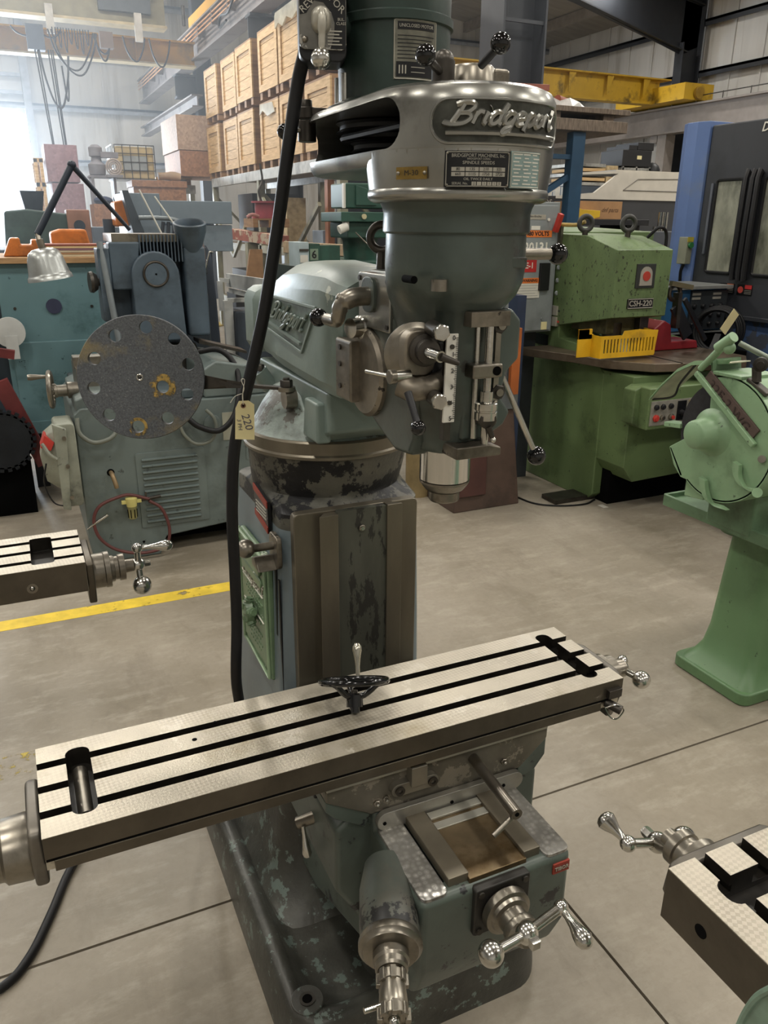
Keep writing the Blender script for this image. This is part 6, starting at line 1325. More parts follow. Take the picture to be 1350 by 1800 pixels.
# blue welder on the press table's far side
wd = thing('welding_set', 'blue welding power source with a dark knob panel behind the press table', 'welder', (4.6, 4.6, 0))
wb_ = M('welder_blue', '2f608c', .45, var=.1, grime=.15)
def wa(px, py, y=4.45): return at(px, py, y=y)
MB().box(4.22, 4.85, 4.45, 5.0-.15, .97, 1.27).build('case', wb_, wd, bevel=.006); MB().box(4.20, 4.855, 4.40, 4.84, 1.27, 1.295).build('lid', M('lid_grey', '7b7d7b', .4), wd, bevel=.004)
pn = MB().box(4.49, 4.84, 4.43, 4.452, .98, 1.26).build('front_panel', M('panel_dark', '34383b', .4, .2, var=.1), wd, bevel=.003)
for i in range(3):
    for k in range(4): MB().lathe([(0, .02), (.012, .018), (.02, .012)], (4.52+k*.085, 4.43, 1.15-i*.065), (0, -1, 0), 14).build('knob', black, pn)
for x_ in (4.52, 4.72): 
    for z_ in (1.235, 1.205): MB().box(x_-.03, x_+.05, 4.426, 4.431, z_-.008, z_+.008).build('meter_strip', silverp, pn, smooth=0)
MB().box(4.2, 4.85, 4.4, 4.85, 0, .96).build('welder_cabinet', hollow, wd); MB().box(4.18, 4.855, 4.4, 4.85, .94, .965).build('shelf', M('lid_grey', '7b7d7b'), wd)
cl_ = thing('cable_coil', 'coil of black welding cable with a paper tag at the welder', 'cable', (4.55, 4.15, .85))
for i in range(7): MB().torus((4.50+i*.018, 4.18+.01*i, 1.0), (-.9+.05*i, -.45, .05), .15+.006*(i % 3), .013, 36, 8).build('cable_turn', rubber, cl_)
MB().bar((4.24, 3.95, .90), (4.36, 4.02, 1.0), .04, .03).build('cable_end', rubber, cl_); MB().bar((4.18, 3.92, .87), (4.25, 3.955, .91), .03, .012).build('copper_lug', M('copper', '9c6a48', .4, .8), cl_)
MB().bar((4.34, 3.97, 1.03), (4.44, 3.97, 1.16), .07, .002, up=(0, 1, 0)).build('paper_tag', tagm, cl_)
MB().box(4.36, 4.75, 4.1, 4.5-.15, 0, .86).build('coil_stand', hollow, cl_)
rc = thing('jack', 'dark red jack with a black lever frame on the press table', 'jack', (3.85, 4.0, .935))
MB().prism([(3.70, .936), (3.72, 1.08), (3.80, 1.13), (3.86, 1.10), (3.88, .99), (4.10, .99), (4.12, .936)], 3.95, 4.15, 'y').build('jack_body', M('jack_red', '7c1f25', .4, var=.15), rc, bevel=.01)
MB().bar((3.86, 3.94, 1.22), (4.0, 3.94, 1.02), .02, .08).bar((3.93, 3.94, 1.26), (4.16, 3.94, .99), .02, .03).build('lever_frame', black, rc, bevel=.003)
MB().torus((3.86, 3.96, 1.30), (0, -1, 0), .045, .014, 24, 8).build('pulley', darksteel, rc); MB().bar((3.80, 3.94, 1.36), (3.98, 3.94, 1.33), .03, .03).build('cross_bar', M('bar_olive', '5c5540', .5), rc); MB().bar((3.88, 3.94, 1.08), (3.87, 3.94, 1.30), .03, .05).build('upright', darksteel, rc)
o = MB().prism([(4.5, 3.2), (5.2-.25, 3.2), (4.95, 3.55), (4.4, 3.55)], .93, .96, 'z').build('red_lid', M('lid_red', 'a8464a', .5)); 
tb = thing('black_case', 'black case with a red lid at the right edge behind the grinder', 'case', (4.2, 2.9, 0))
bpy.data.objects.remove(o)
MB().box(3.6, 4.4, 2.35, 3.0, 0, .80).build('case_body', black, tb, bevel=.01); MB().box(3.62, 4.4, 2.38, 3.0, .801, .82).build('case_lid', M('lid_red', 'a8464a', .5), tb, bevel=.004); MB().tube([(3.59, 2.98, .78), (3.59, 2.4, .78)], .008, 8, 0).build('case_trim', silverp, tb)
# ------------------------------------------------------------------ pedestal grinder
gg = M('grinder_green', '86a47f', .4, 0, var=.07, vs=5, chip='4e5f49', ca=.06, cs=24, grime=.12, gcol='5f7a59', gs=4, bump=.25, bs=30)
ggd = M('grinder_green_dark', '5f7a5c', .45, 0, var=.1, vs=6, grime=.25, gcol='39462f', gs=5)
gr = thing('pedestal_grinder', 'pale green double-ended pedestal grinder marked 32E-2 at the right edge', 'grinder', (2.6, 1.95, 0))
GX = 2.10
gc = V((GX, 1.862, 1.028)); GR = .215
def ga(px, py, x=GX): return at(px, py, x=x)
def gyz(dy, dz): return (gc.y+dy, gc.z+dz)
# drum shaped guard: outer face at x = GX, opening towards +y
def arc(r, a0, a1, n=28): return [(gc.y+r*math.cos(R(a0+(a1-a0)*i/n)), gc.z+r*math.sin(R(a0+(a1-a0)*i/n))) for i in range(n+1)]
rim_ = arc(GR, -200, 92)   # from the chute round the back (-y) up to the top
outline = rim_+[(gc.y+.055, gc.z+.10), (gc.y+.06, gc.z+.0), (gc.y+.16, gc.z-.005)]
outline = [(gc.y+.222, gc.z-.08), (gc.y+.19, gc.z-.14), (gc.y+.15, gc.z-.175)]+arc(GR, -55, -290)+[(gc.y+.065, gc.z+.10), (gc.y+.055, gc.z+.03), (gc.y+.09, gc.z-.02), (gc.y+.15, gc.z-.03)]
part(MB().prism(outline, GX, GX+.012, 'x'), 'guard_face', gg, gr, bevel=.003)
part(MB().loft([[(x_, y_, z_) for x_, y_, z_ in ((GX, gc.y+r_*math.cos(R(a_)), gc.z+r_*math.sin(R(a_))) if 0 else (x2, gc.y+r2*math.cos(R(a_)), gc.z+r2*math.sin(R(a_))) for x2, r2 in ((GX, GR), (GX+.13, GR), (GX+.13, GR-.008), (GX, GR-.008)))] for a_ in range(-290, -50, 6)]), 'guard_rim', gg, gr, smooth=50)
part(MB().lathe([(0, GR-.025), (.06, GR-.025)], (GX+.035, gc.y+.022, gc.z), (1, 0, 0), 56), 'grinding_wheel', M('wheel_dark', '2b2a2c', .9, var=.15, vs=60), gr)
part(MB().lathe([(0, .082), (.008, .070), (.03, .056), (.078, .048), (.084, .042)], (GX, gc.y+.0-.0, gc.z-.002)+V((0, 0, 0)) if 0 else V((GX, gc.y+.04, gc.z+.015)), (-1, 0, 0), 40), 'hub_cap', gg, gr, smooth=50)
part(MB().prism([(gc.y+.222, gc.z-.08), (gc.y+.15, gc.z-.175), (gc.y+.14, gc.z-.165), (gc.y+.21, gc.z-.078)], GX, GX+.13, 'x'), 'chute_wall', gg, gr, bevel=.003)
part(MB().prism([(gc.y+.14, gc.z-.16), (gc.y+.14, gc.z-.245), (gc.y+.05, gc.z-.235), (gc.y+.05, gc.z-.19)], GX+.02, GX+.12, 'x'), 'dust_spout', gg, gr, bevel=.004)
# slanting cover bar with cast number segment behind it
b0_, b1_ = ga(1224, 655, GX-.012), ga(1326, 784, GX-.012)
part(MB().bar(b0_, b1_, .020, .016, up=(-1, 0, 0)), 'cover_bar', gg, gr, bevel=.004)
m0, m1 = ga(1246, 668, GX-.004), ga(1320, 760, GX-.004)
md_ = (m1-m0).normalized(); mu = V((1, 0, 0)).cross(md_); mu = mu if mu.z > 0 else -mu
pl_ = part(MB().bar(m0-md_*.015, m1+md_*.02, .058, .008, up=(-1, 0, 0)), 'number_plate', M('rust_brown', '55453f', .7, .2, var=.15), gr, bevel=.002)
text('cast_number', '32E-2 WG', .044, (m0+m1)/2+V((-.0045, 0, 0)), md_, mu, M('rust_dark', '3d302c', .7, .2), pl_, .0015, wide=1.15)
# motor body behind
part(MB().lathe([(0, GR-.002), (.02, GR-.006), (.05, .20), (.12, .19), (.40, .185), (.44, .17)], (GX+.13, gc.y-.01, gc.z), (1, 0, 0), 48), 'motor_body', gg, gr, smooth=50)
part(MB().prism([(gc.y-.17, gc.z-.03), (gc.y-.2, gc.z-.03), (gc.y-.2, gc.z-.11), (gc.y-.15, gc.z-.13)], GX+.04, GX+.30, 'x'), 'rim_lug', gg, gr, bevel=.01)
p = ga(1312, 1005/1.0*0+807, GX-.002); part(MB().cyl(ga(1339, 807, GX+.0), ga(1339, 807, GX-.012), .012), 'cover_bolt', steel, gr)
part(MB().box(GX+.1, GX+.45, gc.y-.10, gc.y+.10, gc.z-.34, gc.z-.13), 'motor_saddle', ggd, gr, bevel=.01)
# eye shield bracket and glass on the far side
part(MB().loft([[(GX+.00, gc.y+.075, gc.z+.195), (GX+.00, gc.y+.09, gc.z+.255)], [(GX+.13, gc.y+.075, gc.z+.195), (GX+.13, gc.y+.09, gc.z+.255)], [(GX+.13, gc.y+.068, gc.z+.195), (GX+.13, gc.y+.083, gc.z+.255)], [(GX, gc.y+.068, gc.z+.195), (GX, gc.y+.083, gc.z+.255)]], close=True), 'shield_bracket', ggd, gr)
part(MB().box(GX-.005, GX+.16, gc.y-.05, gc.y+.07, gc.z+.208, gc.z+.22), 'top_flange', gg, gr, bevel=.003)
e = [ga(px_, py_, GX+.02) for px_, py_ in ((1276, 640), (1215, 642), (1187, 655), (1160, 680), (1140, 703))]
part(MB().loft([[p+V((0, 0, 0)), p+V((0, -.01, .016)), p+V((.012, -.01, .016)), p+V((.012, 0, 0))] for p in e]), 'shield_frame', gg, gr, smooth=40)
e2 = [p+V((.10, -.01, .004)) for p in e]
part(MB().loft([[e[i]+V((.01, 0, 0)), e[i]+V((.01, 0, .004)), e2[i]+V((0, 0, .004)), e2[i]] for i in range(len(e))]), 'shield_glass', M('old_paper_glass', 'bdb9a4', .6, var=.15, vs=12), gr, smooth=40)
part(MB().tube([e[1]+V((.02, .0, .0)), e[2]+V((.03, 0, -.04)), e[3]+V((.03, -.04, -.03)), e[4]+V((.02, 0, 0))], .004, 6), 'torn_gasket', black, gr)
part(MB().cyl(ga(1232, 648, GX-.01), ga(1283, 597, GX-.03), .0115, .0125), 'clamp_arm', gg, gr)
part(MB().cyl(ga(1290, 592, GX-.03), ga(1262, 612, GX-.03), .0175, n=24).ball(ga(1282, 612, GX-.02), .02, 16), 'clamp_block', gg, gr)
part(MB().cyl(ga(1300, 603, GX-.02), ga(1352, 630, GX+.05), .0085, n=14), 'shield_rod', M('rod_grey_green', '8a9486', .35, .4), gr)
o = part(MB().lathe([(0, .022), (.02, .022), (.022, .014), (.03, .012)], ga(1338, 640, GX-.0), (-.7, -.5, 0), 24), 'rod_clamp', darksteel, gr); part(MB().bar(ga(1330, 645, GX+.02), ga(1330, 672, GX+.02), .02, .02, up=(1, 0, 0)), 'clamp_post', darksteel, gr)
part(MB().bar(ga(1318, 666, GX+.02), ga(1352, 694, GX+.02), .03, .012), 'clamp_foot', darksteel, gr, bevel=.003)
part(MB().bar(ga(1176, 744, GX+.05), ga(1205, 748, GX+.05), .05, .018), 'tool_rest', gg, gr, bevel=.003)
# curved support hooks below the guard
for px_, py_ in ((1240, 845), (1300, 815)):
    P = [ga(px_, py_, GX-.02), ga(px_+2, py_+20, GX-.02), ga(px_+12, py_+42, GX-.02), ga(px_+38, py_+52, GX-.01)] if px_ < 1280 else [ga(1300, 818, GX-.02), ga(1300, 840, GX-.02), ga(1312, 860, GX-.02), ga(1335, 867, GX-.02)]
    rs_ = [[p+V((-.004, 0, 0)), p+V((-.004, .0, .0))+V((0, .026, .006)), p+V((.014, .026, .006)), p+V((.014, 0, 0))] for p in catmull(P, 5)]
    part(MB().loft(rs_), 'guard_hook', gg, gr, smooth=50)
part(MB().cyl(ga(1331, 866, GX-.03), ga(1331, 866, GX-.01), .016), 'hook_pivot', gg, gr)
# water tray and pot
tz = .715
def gt(px, py): return at(px, py, z=tz)
part(MB().box(2.21, 2.75, 1.60, 2.18, tz-.03, tz-.01), 'tray', ggd, gr, bevel=.006)
for a_, b__ in (((2.21, 1.60), (2.21, 2.18)), ((2.21, 2.18), (2.75, 2.18)), ((2.21, 1.60), (2.75, 1.60))): part(MB().bar((a_[0], a_[1], tz-.015), (b__[0], b__[1], tz-.015), .014, .045), 'tray_lip', ggd, gr, bevel=.003)
part(MB().ring((2.42, 1.98, tz-.01), (0, 0, 1), .085, .10, .05, 32).cyl((2.42, 1.98, tz-.11), (2.42, 1.98, tz-.03), .075), 'water_pot', ggd, gr); part(MB().cyl((2.42, 1.98, tz-.01), (2.42, 1.98, tz+.02), .085), 'rusty_water', M('rusty_water', '6b4a38', .5, var=.2), gr)
part(MB().tube([(2.42, 1.74, tz-.01), (2.42, 1.75, tz+.05), (2.45, 1.76, tz+.07)], .008, 8), 'tray_hook', gg, gr)
# pedestal column and foot
part(MB().loft([sect(rrect(2.52-w_, 2.52+w_*1.0+.1, 1.91-d_, 1.91+d_, .05, 5), z_) for z_, w_, d_ in ((.05, .22, .17), (.08, .19, .15), (.12, .165, .135), (.2, .15, .125), (.45, .135, .115), (.68, .12, .105), (.70, .12, .105))]), 'pedestal', M('pedestal_green', '62825a', .42, 0, var=.06, vs=3, chip='3d5038', ca=.04, cs=30, grime=.2, gcol='486141', gs=3, bump=.1, bs=40), gr, smooth=50)
part(MB().box(2.44, 2.72, 1.82, 2.0, .69, gc.z-.12), 'pedestal_neck', ggd, gr, bevel=.01)
ft = part(MB().prism(rrect(2.285, 2.86, 1.73, 2.10, .04, 5), 0, .05, 'z'), 'foot', M('pedestal_green', '62825a'), gr, bevel=.008, seg=3)
for x_, y_ in ((2.33, 1.775), (2.33, 2.05)): MB().ring((x_, y_, .0495), (0, 0, 1), .009, .017, .003, 20).build('bolt_hole', darksteel, ft); MB().cyl((x_, y_, .0495), (x_, y_, .0512), .009).build('hole', hollow, ft)
o = MB().box(2.45, 2.95, 1.50, 1.66, .0, .14).build('timber_block', wood_mat('old_timber', '6e5b47', '4a3c2e', (1, 6, 6)), bevel=.006, seg=2); tag(o, 'dark timber block on the floor in front of the grinder foot', 'timber')
# ================================================================== pallet rack with crates
RX = 3.30
galv = M('galvanised', 'a7a6a0', .5, .2, var=.15, vs=12, grime=.15)
olive = M('rack_post_paint', '8b8872', .5, .1, var=.12, grime=.15)
pine = wood_mat('crate_pine_lit', 'd6b584', 'b08c5c', (1, 1, 9), k=4); pine2 = wood_mat('crate_pine_shaded', 'a07a52', '7d5b3c', (1, 1, 9), k=4)  # daylight painted in: paler pine for lit crate faces, darker for shaded ones
rk = thing('pallet_rack', 'long pallet rack carrying two rows of pine crates', 'rack', (3.8, 11.2, 0))
MB().box(RX, RX+.05, 8.35, 14.05, 2.24, 2.37).build('front_beam', galv, rk, bevel=.004); MB().box(RX+.95, RX+1.0, 8.35, 14.05, 2.24, 2.37).build('rear_beam', galv, rk)
MB().box(RX+.05, RX+.95, 8.35, 14.05, 2.33, 2.36).build('deck', wood_mat('deck_board', '8d7a63', '5e4c3a', (1, 5, 1)), rk)
for y_ in (14.0, 11.35, 8.35):
    for x_ in (RX+.04, RX+.93): MB().box(x_-.04, x_+.05, y_-.05, y_+.05, 0, 2.24).build('upright', olive, rk, bevel=.004)
    MB().bar((RX+.05, y_, .3), (RX+.93, y_, 1.2), .04, .04).build('frame_brace', olive, rk); MB().bar((RX+.93, y_, 1.2), (RX+.05, y_, 2.1), .04, .04).build('frame_brace', olive, rk)
for z_ in (.55, 1.40):
    MB().box(RX, RX+.05, 8.35, 14.05, z_-.1, z_).build('lower_beam', olive, rk)
    MB().box(RX+.05, RX+.95, 8.35, 14.05, z_-.03, z_-.005).build('lower_deck', wood_mat('deck_board', '8d7a63', '5e4c3a'), rk)
# small rack bay beyond
rk2 = thing('pallet_rack', 'short rack bay with a timber pallet beyond the crate rack', 'rack', (2.9, 15.3, 0))
for x_, y_ in ((2.62, 14.9), (3.14, 14.9), (2.62, 15.8), (3.14, 15.8)): MB().box(x_-.04, x_+.04, y_-.05, y_+.05, 0, 2.16).build('upright', olive, rk2)
MB().box(2.55, 3.2, 14.85, 14.9, 2.16, 2.3).build('front_beam', galv, rk2); MB().box(2.55, 3.2, 14.9, 15.85, 2.26, 2.3).build('deck', galv, rk2)
MB().box(2.6, 3.15, 14.9, 15.8, 1.25, 1.3).build('lower_deck', galv, rk2)
o = thing('pallet', 'timber pallet lying on the short rack bay', 'pallet', (2.9, 15.3, 2.3))
for x_ in (2.6, 2.85, 3.1): MB().box(x_-.04, x_+.04, 14.9, 15.8, 2.301, 2.39).build('skid', pine2, o)
for i in range(6): MB().box(2.55, 3.16, 14.9+i*.15, 15.02+i*.15, 2.391, 2.42).build('slat', pine, o)
def make_crate():
    t_ = thing('shipping_crate', '', 'crate', (0, 0, 0), 'pine crates on the rack')
    X0, X1, Y0, Y1, H = 0, .9, -.40, .40, .76
    for y_ in (-.34, 0, .34): MB().box(X0+.01, X1-.01, y_-.05, y_+.05, 0, .085).build('skid', pine2, t_)
    MB().box(X0+.03, X1-.03, Y0+.03, Y1-.03, .09, H-.02).build('inner_box', pine2, t_)
    hs = [0, .14, .27, .42, .55, .67]
    zz = [.09+(H-.11)*v/.67 for v in hs]
    for i in range(5):
        MB().box(X0+.018, X0+.032, Y0+.02, Y1-.02, zz[i]+.003, zz[i+1]-.003).build('plank', pine, t_)
        MB().box(X0+.02, X1-.02, Y0+.018, Y0+.032, zz[i]+.003, zz[i+1]-.003).build('plank', pine2, t_)
    for y0_, y1_ in ((Y0, Y0+.09), (Y1-.09, Y1)): MB().box(X0, X0+.02, y0_, y1_, .087, H).build('corner_batten', pine, t_)
    MB().box(X0, X0+.02, Y0+.09, Y1-.09, H-.09, H).build('top_batten', pine, t_); MB().box(X0, X0+.02, Y0+.09, Y1-.09, .087, .17).build('bottom_batten', pine, t_)
    for x0_, x1_ in ((X0+.02, X0+.11), (X1-.11, X1-.02)): MB().box(x0_, x1_, Y0, Y0+.02, .087, H).build('corner_batten', pine2, t_)
    MB().box(X0, X1, Y0, Y1, H, H+.02).build('lid', pine2, t_)
    return t_
cr0 = make_crate(); first = True
names = ['farthest', 'second from the far end', 'third from the far end', 'fourth from the far end', 'fifth from the far end, half behind the black cable', 'nearest, behind the switch box cable']
Ys = [13.86, 12.86, 11.90, 10.78, 9.92, 9.0]
for rowz, rn in ((2.375, 'lower'), (3.20, 'upper')):
    for i, y_ in enumerate(Ys):
        lb = '%s pine crate in the %s row on the rack' % (names[i], rn)
        if len(lb.split()) > 16: lb = lb.replace(' on the rack', '')
        dx = .0 if i != 1 else .03
        if first: o = cr0; o.location = (RX+.02, y_, rowz); o['label'] = lb; first = False
        else: o = dup(cr0, (RX+.02+dx+(.0 if rn == 'lower' else .015), y_+(.03 if rn == 'upper' else 0), rowz+(0 if rn == 'lower' else 0.0)), 0, lb)
wrap = M('cling_film', 'cfccbd', .2, 0, var=.15, vs=8); N, L, b = hook(wrap); b.inputs['Alpha'].default_value = .55
o = MB().prism([(9.48, 3.99), (9.5, 4.02), (10.3, 4.02), (10.34, 3.99), (10.34, 3.86), (10.2, 3.9), (10.05, 3.84), (9.9, 3.91), (9.7, 3.85), (9.5, 3.9)], RX-.004, RX+.014, 'x').build('cling_film', wrap, smooth=0); tag(o, 'wrinkled plastic film over the top of an upper crate near the switch box', 'plastic film')
o = MB().prism([(10.5, 3.0), (10.6, 3.12), (11.1, 3.14), (11.15, 3.02), (11.0, 3.06), (10.8, 2.98)], RX+.005, RX+.018, 'x').build('torn_film', wrap, smooth=0); tag(o, 'torn plastic film stuck to the fourth crate of the lower row', 'plastic film')
# things on the lower shelves
red_b = M('beam_red_worn', '9b5a4c', .6, var=.2, vs=6, chip='b9aa94', ca=.5, cs=5)
osb = flake_mat('osb_board', 'a5795a', '7e5a44', 30); osbl = flake_mat('osb_pale', 'b59c88', '957c6a', 30)
cd_ = thing('cantilever_beam', 'red and pale worn steel beam standing across the aisle on an olive post', 'beam', (2.8, 9.6, 0))
p0_, p1_ = at(412, 411, y=10.2), at(500, 424, y=9.0)
MB().bar(p0_, p1_, .12, .12).build('beam', red_b, cd_, bevel=.004); q_ = p0_.lerp(p1_, .35); MB().box(q_.x-.06, q_.x+.07, q_.y-.06, q_.y+.06, 0, q_.z-.07).build('post', olive, cd_)
q_ = p0_.lerp(p1_, .8); MB().box(q_.x-.06, q_.x+.07, q_.y-.06, q_.y+.06, 0, q_.z-.07).build('post', olive, cd_)
p0_, p1_ = at(500, 434, y=7.9), at(607, 440, y=7.6)
o = thing('timber_beam', 'long pale timber beam behind the green box marked 6', 'beam', (3.1, 7.75, 0)); MB().bar(p0_, p1_, .12, .105).build('beam', wood_mat('pale_timber', 'c2ab8c', '98836a', (5, 1, 1)), o, bevel=.004)
for k in (.1, .9): q_ = p0_.lerp(p1_, k); MB().box(q_.x-.05, q_.x+.05, q_.y-.05, q_.y+.05, 0, q_.z-.055).build('trestle_leg', olive, o)
sp = thing('cable_reel', 'dusty red cable reel on a pallet under the crate rack', 'cable reel', at(467, 384, y=9.7)); q_ = at(468, 384, y=9.7); rm_ = M('reel_red', '93404a', .6, var=.15)
MB().lathe([(0, .17), (.02, .17), (.021, .13), (.17, .13), (.171, .17), (.19, .17)], q_, (0, 0, 1), 28).build('reel', rm_, sp)
MB().tube([q_+V((-.12, -.1, .02)), q_+V((-.2, -.12, .04)), q_+V((-.26, -.1, .01))], .02, 8).build('loose_strand', M('strand_pink', 'b07a76', .7), sp); MB().tube([q_+V((-.05, 0, .19)), q_+V((-.08, 0, .3)), q_+V((-.03, 0, .42)), q_+V((-.05, 0, .6))], .012, 6).build('hook_chain', darksteel, sp)
o = thing('pallet', 'small timber pallet under the red cable reel', 'pallet', q_+V((0, 0, -.09)))
MB().box(q_.x-.22, q_.x+.22, q_.y-.2, q_.y+.2, q_.z-.02, q_.z-.002).build('top_board', pine2, o)
for dx in (-.19, 0, .19): MB().box(q_.x+dx-.03, q_.x+dx+.03, q_.y-.2, q_.y+.2, q_.z-.10, q_.z-.02).build('block', pine2, o)
def crate_box(name, lb, cat, x0, x1, y0, y1, z0, z1, m, lid=0):
    t_ = thing(name, lb, cat, ((x0+x1)/2, (y0+y1)/2, z0)); MB().box(x0, x1, y0, y1, z0, z1-(.1 if lid else 0)).build('box_body', m, t_, bevel=.004)
    if lid: MB().box(x0-.02, x1+.02, y0-.02, y1+.02, z1-.1, z1).build('lid', m, t_, bevel=.004)
    return t_
pal_b = wood_mat('pale_box', 'c9b58d', '9c8562')
crate_box('carton', 'pale upright carton behind the red cable reel', 'box', 3.36, 3.62, 10.3, 10.6, 1.41, 2.0, pal_b); crate_box('carton', 'slim pale carton beside the reel', 'box', 3.36, 3.6, 10.7, 10.95, 1.41, 1.9, pal_b)
crate_box('steel_bin', 'pale blue grey bin right of the red cable reel', 'bin', 3.36, 3.66, 9.0, 9.35, 1.41, 1.62, M('bin_blue_grey', '8e9aa8', .5))
crate_box('dark_cabinet', 'large dark brown cabinet standing under the rack behind the black cable', 'cabinet', 3.36, 4.15, 8.5, 9.9, .56, 1.29, M('cabinet_brown_black', '2b2422', .5, var=.1))
crate_box('tall_black_crate', 'tall black crate on the lower rack shelf right of the black cable', 'crate', 3.5, 4.15, 8.6, 8.95, 1.41, 2.2, M('panel_black_blue', '1c1e26', .5)); crate_box('copper_tube_box', 'narrow copper coloured box beside the tall black crate', 'box', 3.35, 3.43, 8.80, 8.9, 1.41, 2.15, M('copper_brown', '9a6242', .5))
crate_box('dark_crate', 'dark blue crate on the lower rack shelf left of the pale carton', 'crate', 3.4, 4.1, 12.0, 12.8, 1.41, 2.1, M('panel_black_blue', '1c1e26'))
crate_box('dark_crate', 'low dark crate in the lower rack bay near the floor', 'crate', 3.4, 4.1, 12.2, 13.4, .56, 1.0, M('shelf_dark', '2d2c2b', .6, var=.2)); crate_box('dark_crate', 'dark crate on the rack floor bay behind the white conveyor', 'crate', 3.4, 4.1, 10.4, 11.3, .56, 1.15, M('shelf_dark', '2d2c2b'))
p = at(447, 480, y=9.0); o = MB().prism([(p.x-.12, 1.0), (p.x+.1, .95), (p.x+.1, 1.42), (p.x-.04, 1.42)], 8.98, 9.02, 'y').build('leaning_board', wood_mat('board_tan', 'a77f58', '8b6644')); o['kind'] = 'x'; del o['kind']; tag(o, 'tan board leaning upright below the red beam', 'board')
o2 = MB().box(p.x-.25, p.x+.25, 8.9, 9.3, 0, .95).build('dark_bench', M('shelf_dark', '2d2c2b')); tag(o2, 'low dark bench carrying the leaning tan board', 'bench')
for i, (ya, yb, z_) in enumerate(((14.1, 11.9, 1.9), (11.2, 9.2, 2.0))):
    MB().bar((RX-.01, ya-.1, z_), (RX-.01, ya-1.3, z_-.7), .04, .05).build('side_brace', olive, rk)
    MB().bar((RX-.01, ya-1.3, z_-.7), (RX-.01, ya-2.3, z_-.1), .04, .05).build('side_brace', olive, rk)
# second row of racking seen under the beam: uprights with bright gaps
o = MB().box(3.4, 3.6, 8.42, 8.6, 1.41, 1.75).build('tan_box', pal_b); tag(o, 'small tan carton by the near rack upright', 'box')
# ------------------------------------------------------------------ OSB boxes, tank and clutter by the back wall
crate_box('chipboard_box', 'upper grey chipboard box hanging over the stack left of the crates', 'box', 2.82, 3.95, 14.5, 15.9, 2.83, 3.36, osbl)
crate_box('chipboard_box', 'lower chipboard box of the stack left of the crates', 'box', 2.84, 3.95, 14.5, 15.9, 2.425, 2.82, osb)
for o in (bpy.data.objects['chipboard_box'], bpy.data.objects['chipboard_box.001']): o.location = (o.location.x+.06, o.location.y+0, o.location.z)
crate_box('chipboard_crate', 'large brown chipboard crate with a lid below the wire tank', 'crate', 2.06, 2.90, 14.2, 14.8, 1.55, 2.33, osb, 1)
crate_box('chipboard_crate', 'brown chipboard crate supporting the lidded crate', 'crate', 2.0, 2.5, 14.2, 14.8, 0, 1.54, osb)
crate_box('chipboard_tray', 'low chipboard crate between the lamp arm and the lidded crate', 'crate', 1.36, 2.0, 13.6, 14.2, 1.62, 1.95, osb)
crate_box('dark_cabinet', 'dark cabinet under the low chipboard crate', 'cabinet', 1.3, 2.0, 13.6, 14.3, 0, 1.61, M('cab_slate', '3b4550', .6))
crate_box('chipboard_crate', 'tall mauve chipboard crate by the bright doorway, top of its stack', 'crate', .80, 1.28, 14.4, 15.2, 2.28, 2.82, flake_mat('osb_mauve', '9a7a80', '7e6268', 30))
crate_box('chipboard_crate', 'tall mauve chipboard crate by the bright doorway, bottom of its stack', 'crate', .85, 1.32, 14.4, 15.2, .9, 2.26, flake_mat('osb_mauve', '9a7a80', '7e6268'))
crate_box('dark_cabinet', 'dark low cabinet under the mauve crates', 'cabinet', .8, 1.4, 14.4, 15.2, 0, .89, M('cab_slate', '3b4550'))
tr = thing('timber_rack', 'pale open timber frame standing at the door edge beside the mauve crates', 'frame', (.7, 14.8, 0))
for x_, y_ in ((.62, 14.3), (.70, 14.3), (.62, 14.8), (.70, 15.2)): MB().box(x_, x_+.05, y_, y_+.05, 0, 2.6).build('post', pine, tr)
for z_ in (1.7, 2.2, 2.55): MB().box(.62, .76, 14.3, 15.2, z_, z_+.06).build('rail', pine, tr)
ib = thing('liquid_tank', 'caged tan liquid tank standing on the lidded chipboard crate', 'tank', (2.1, 14.7, 2.335))
MB().box(1.84, 2.44, 14.32, 14.75, 2.345, 2.83).build('tank', M('tank_tan', 'b3a077', .5, var=.08), ib, bevel=.03, seg=3); MB().box(1.95, 2.33, 14.305, 14.32, 2.47, 2.69).build('grey_panel', M('tank_panel', '888d8f', .5), ib)
cage = M('cage_white', 'b9bfc4', .4, .5)
for i in range(6): x_ = 1.83+i*.124; MB().cyl((x_, 14.30, 2.34), (x_, 14.30, 2.85), .007, n=6).build('cage_bar', darksteel, ib)
for i in range(5): z_ = 2.35+i*.125; MB().cyl((1.83, 14.30, z_), (2.45, 14.30, z_), .007, n=6).build('cage_bar', darksteel, ib)
for i in range(6): y_ = 14.30+i*.13; MB().cyl((1.80, y_, 2.34), (1.80, y_, 2.85), .012, n=6).build('side_bar', cage, ib)
for z_ in (2.34, 2.5, 2.67, 2.85): MB().cyl((1.80, 14.3, z_), (1.80, 15.0, z_), .012, n=6).build('side_bar', cage, ib)
MB().box(1.82, 2.46, 14.3, 15.0, 2.335, 2.345).build('tank_base', cage, ib)
o = MB().tube([(2.52, 14.5, 2.41), (2.75, 14.5, 2.42), (2.88, 14.5, 2.40)], [.06, .07, .065], 12).build('sack_roll', M('sack_tan', 'a8927c', .8, var=.1)); tag(o, 'rolled tan sack on the lidded crate right of the caged tank', 'sack')
pm = thing('pump', 'dusty grey pump assembly left of the caged tank', 'pump', (1.5, 14.0, 1.955)); pg_ = M('pump_grey', '7c7a80', .6, var=.15)
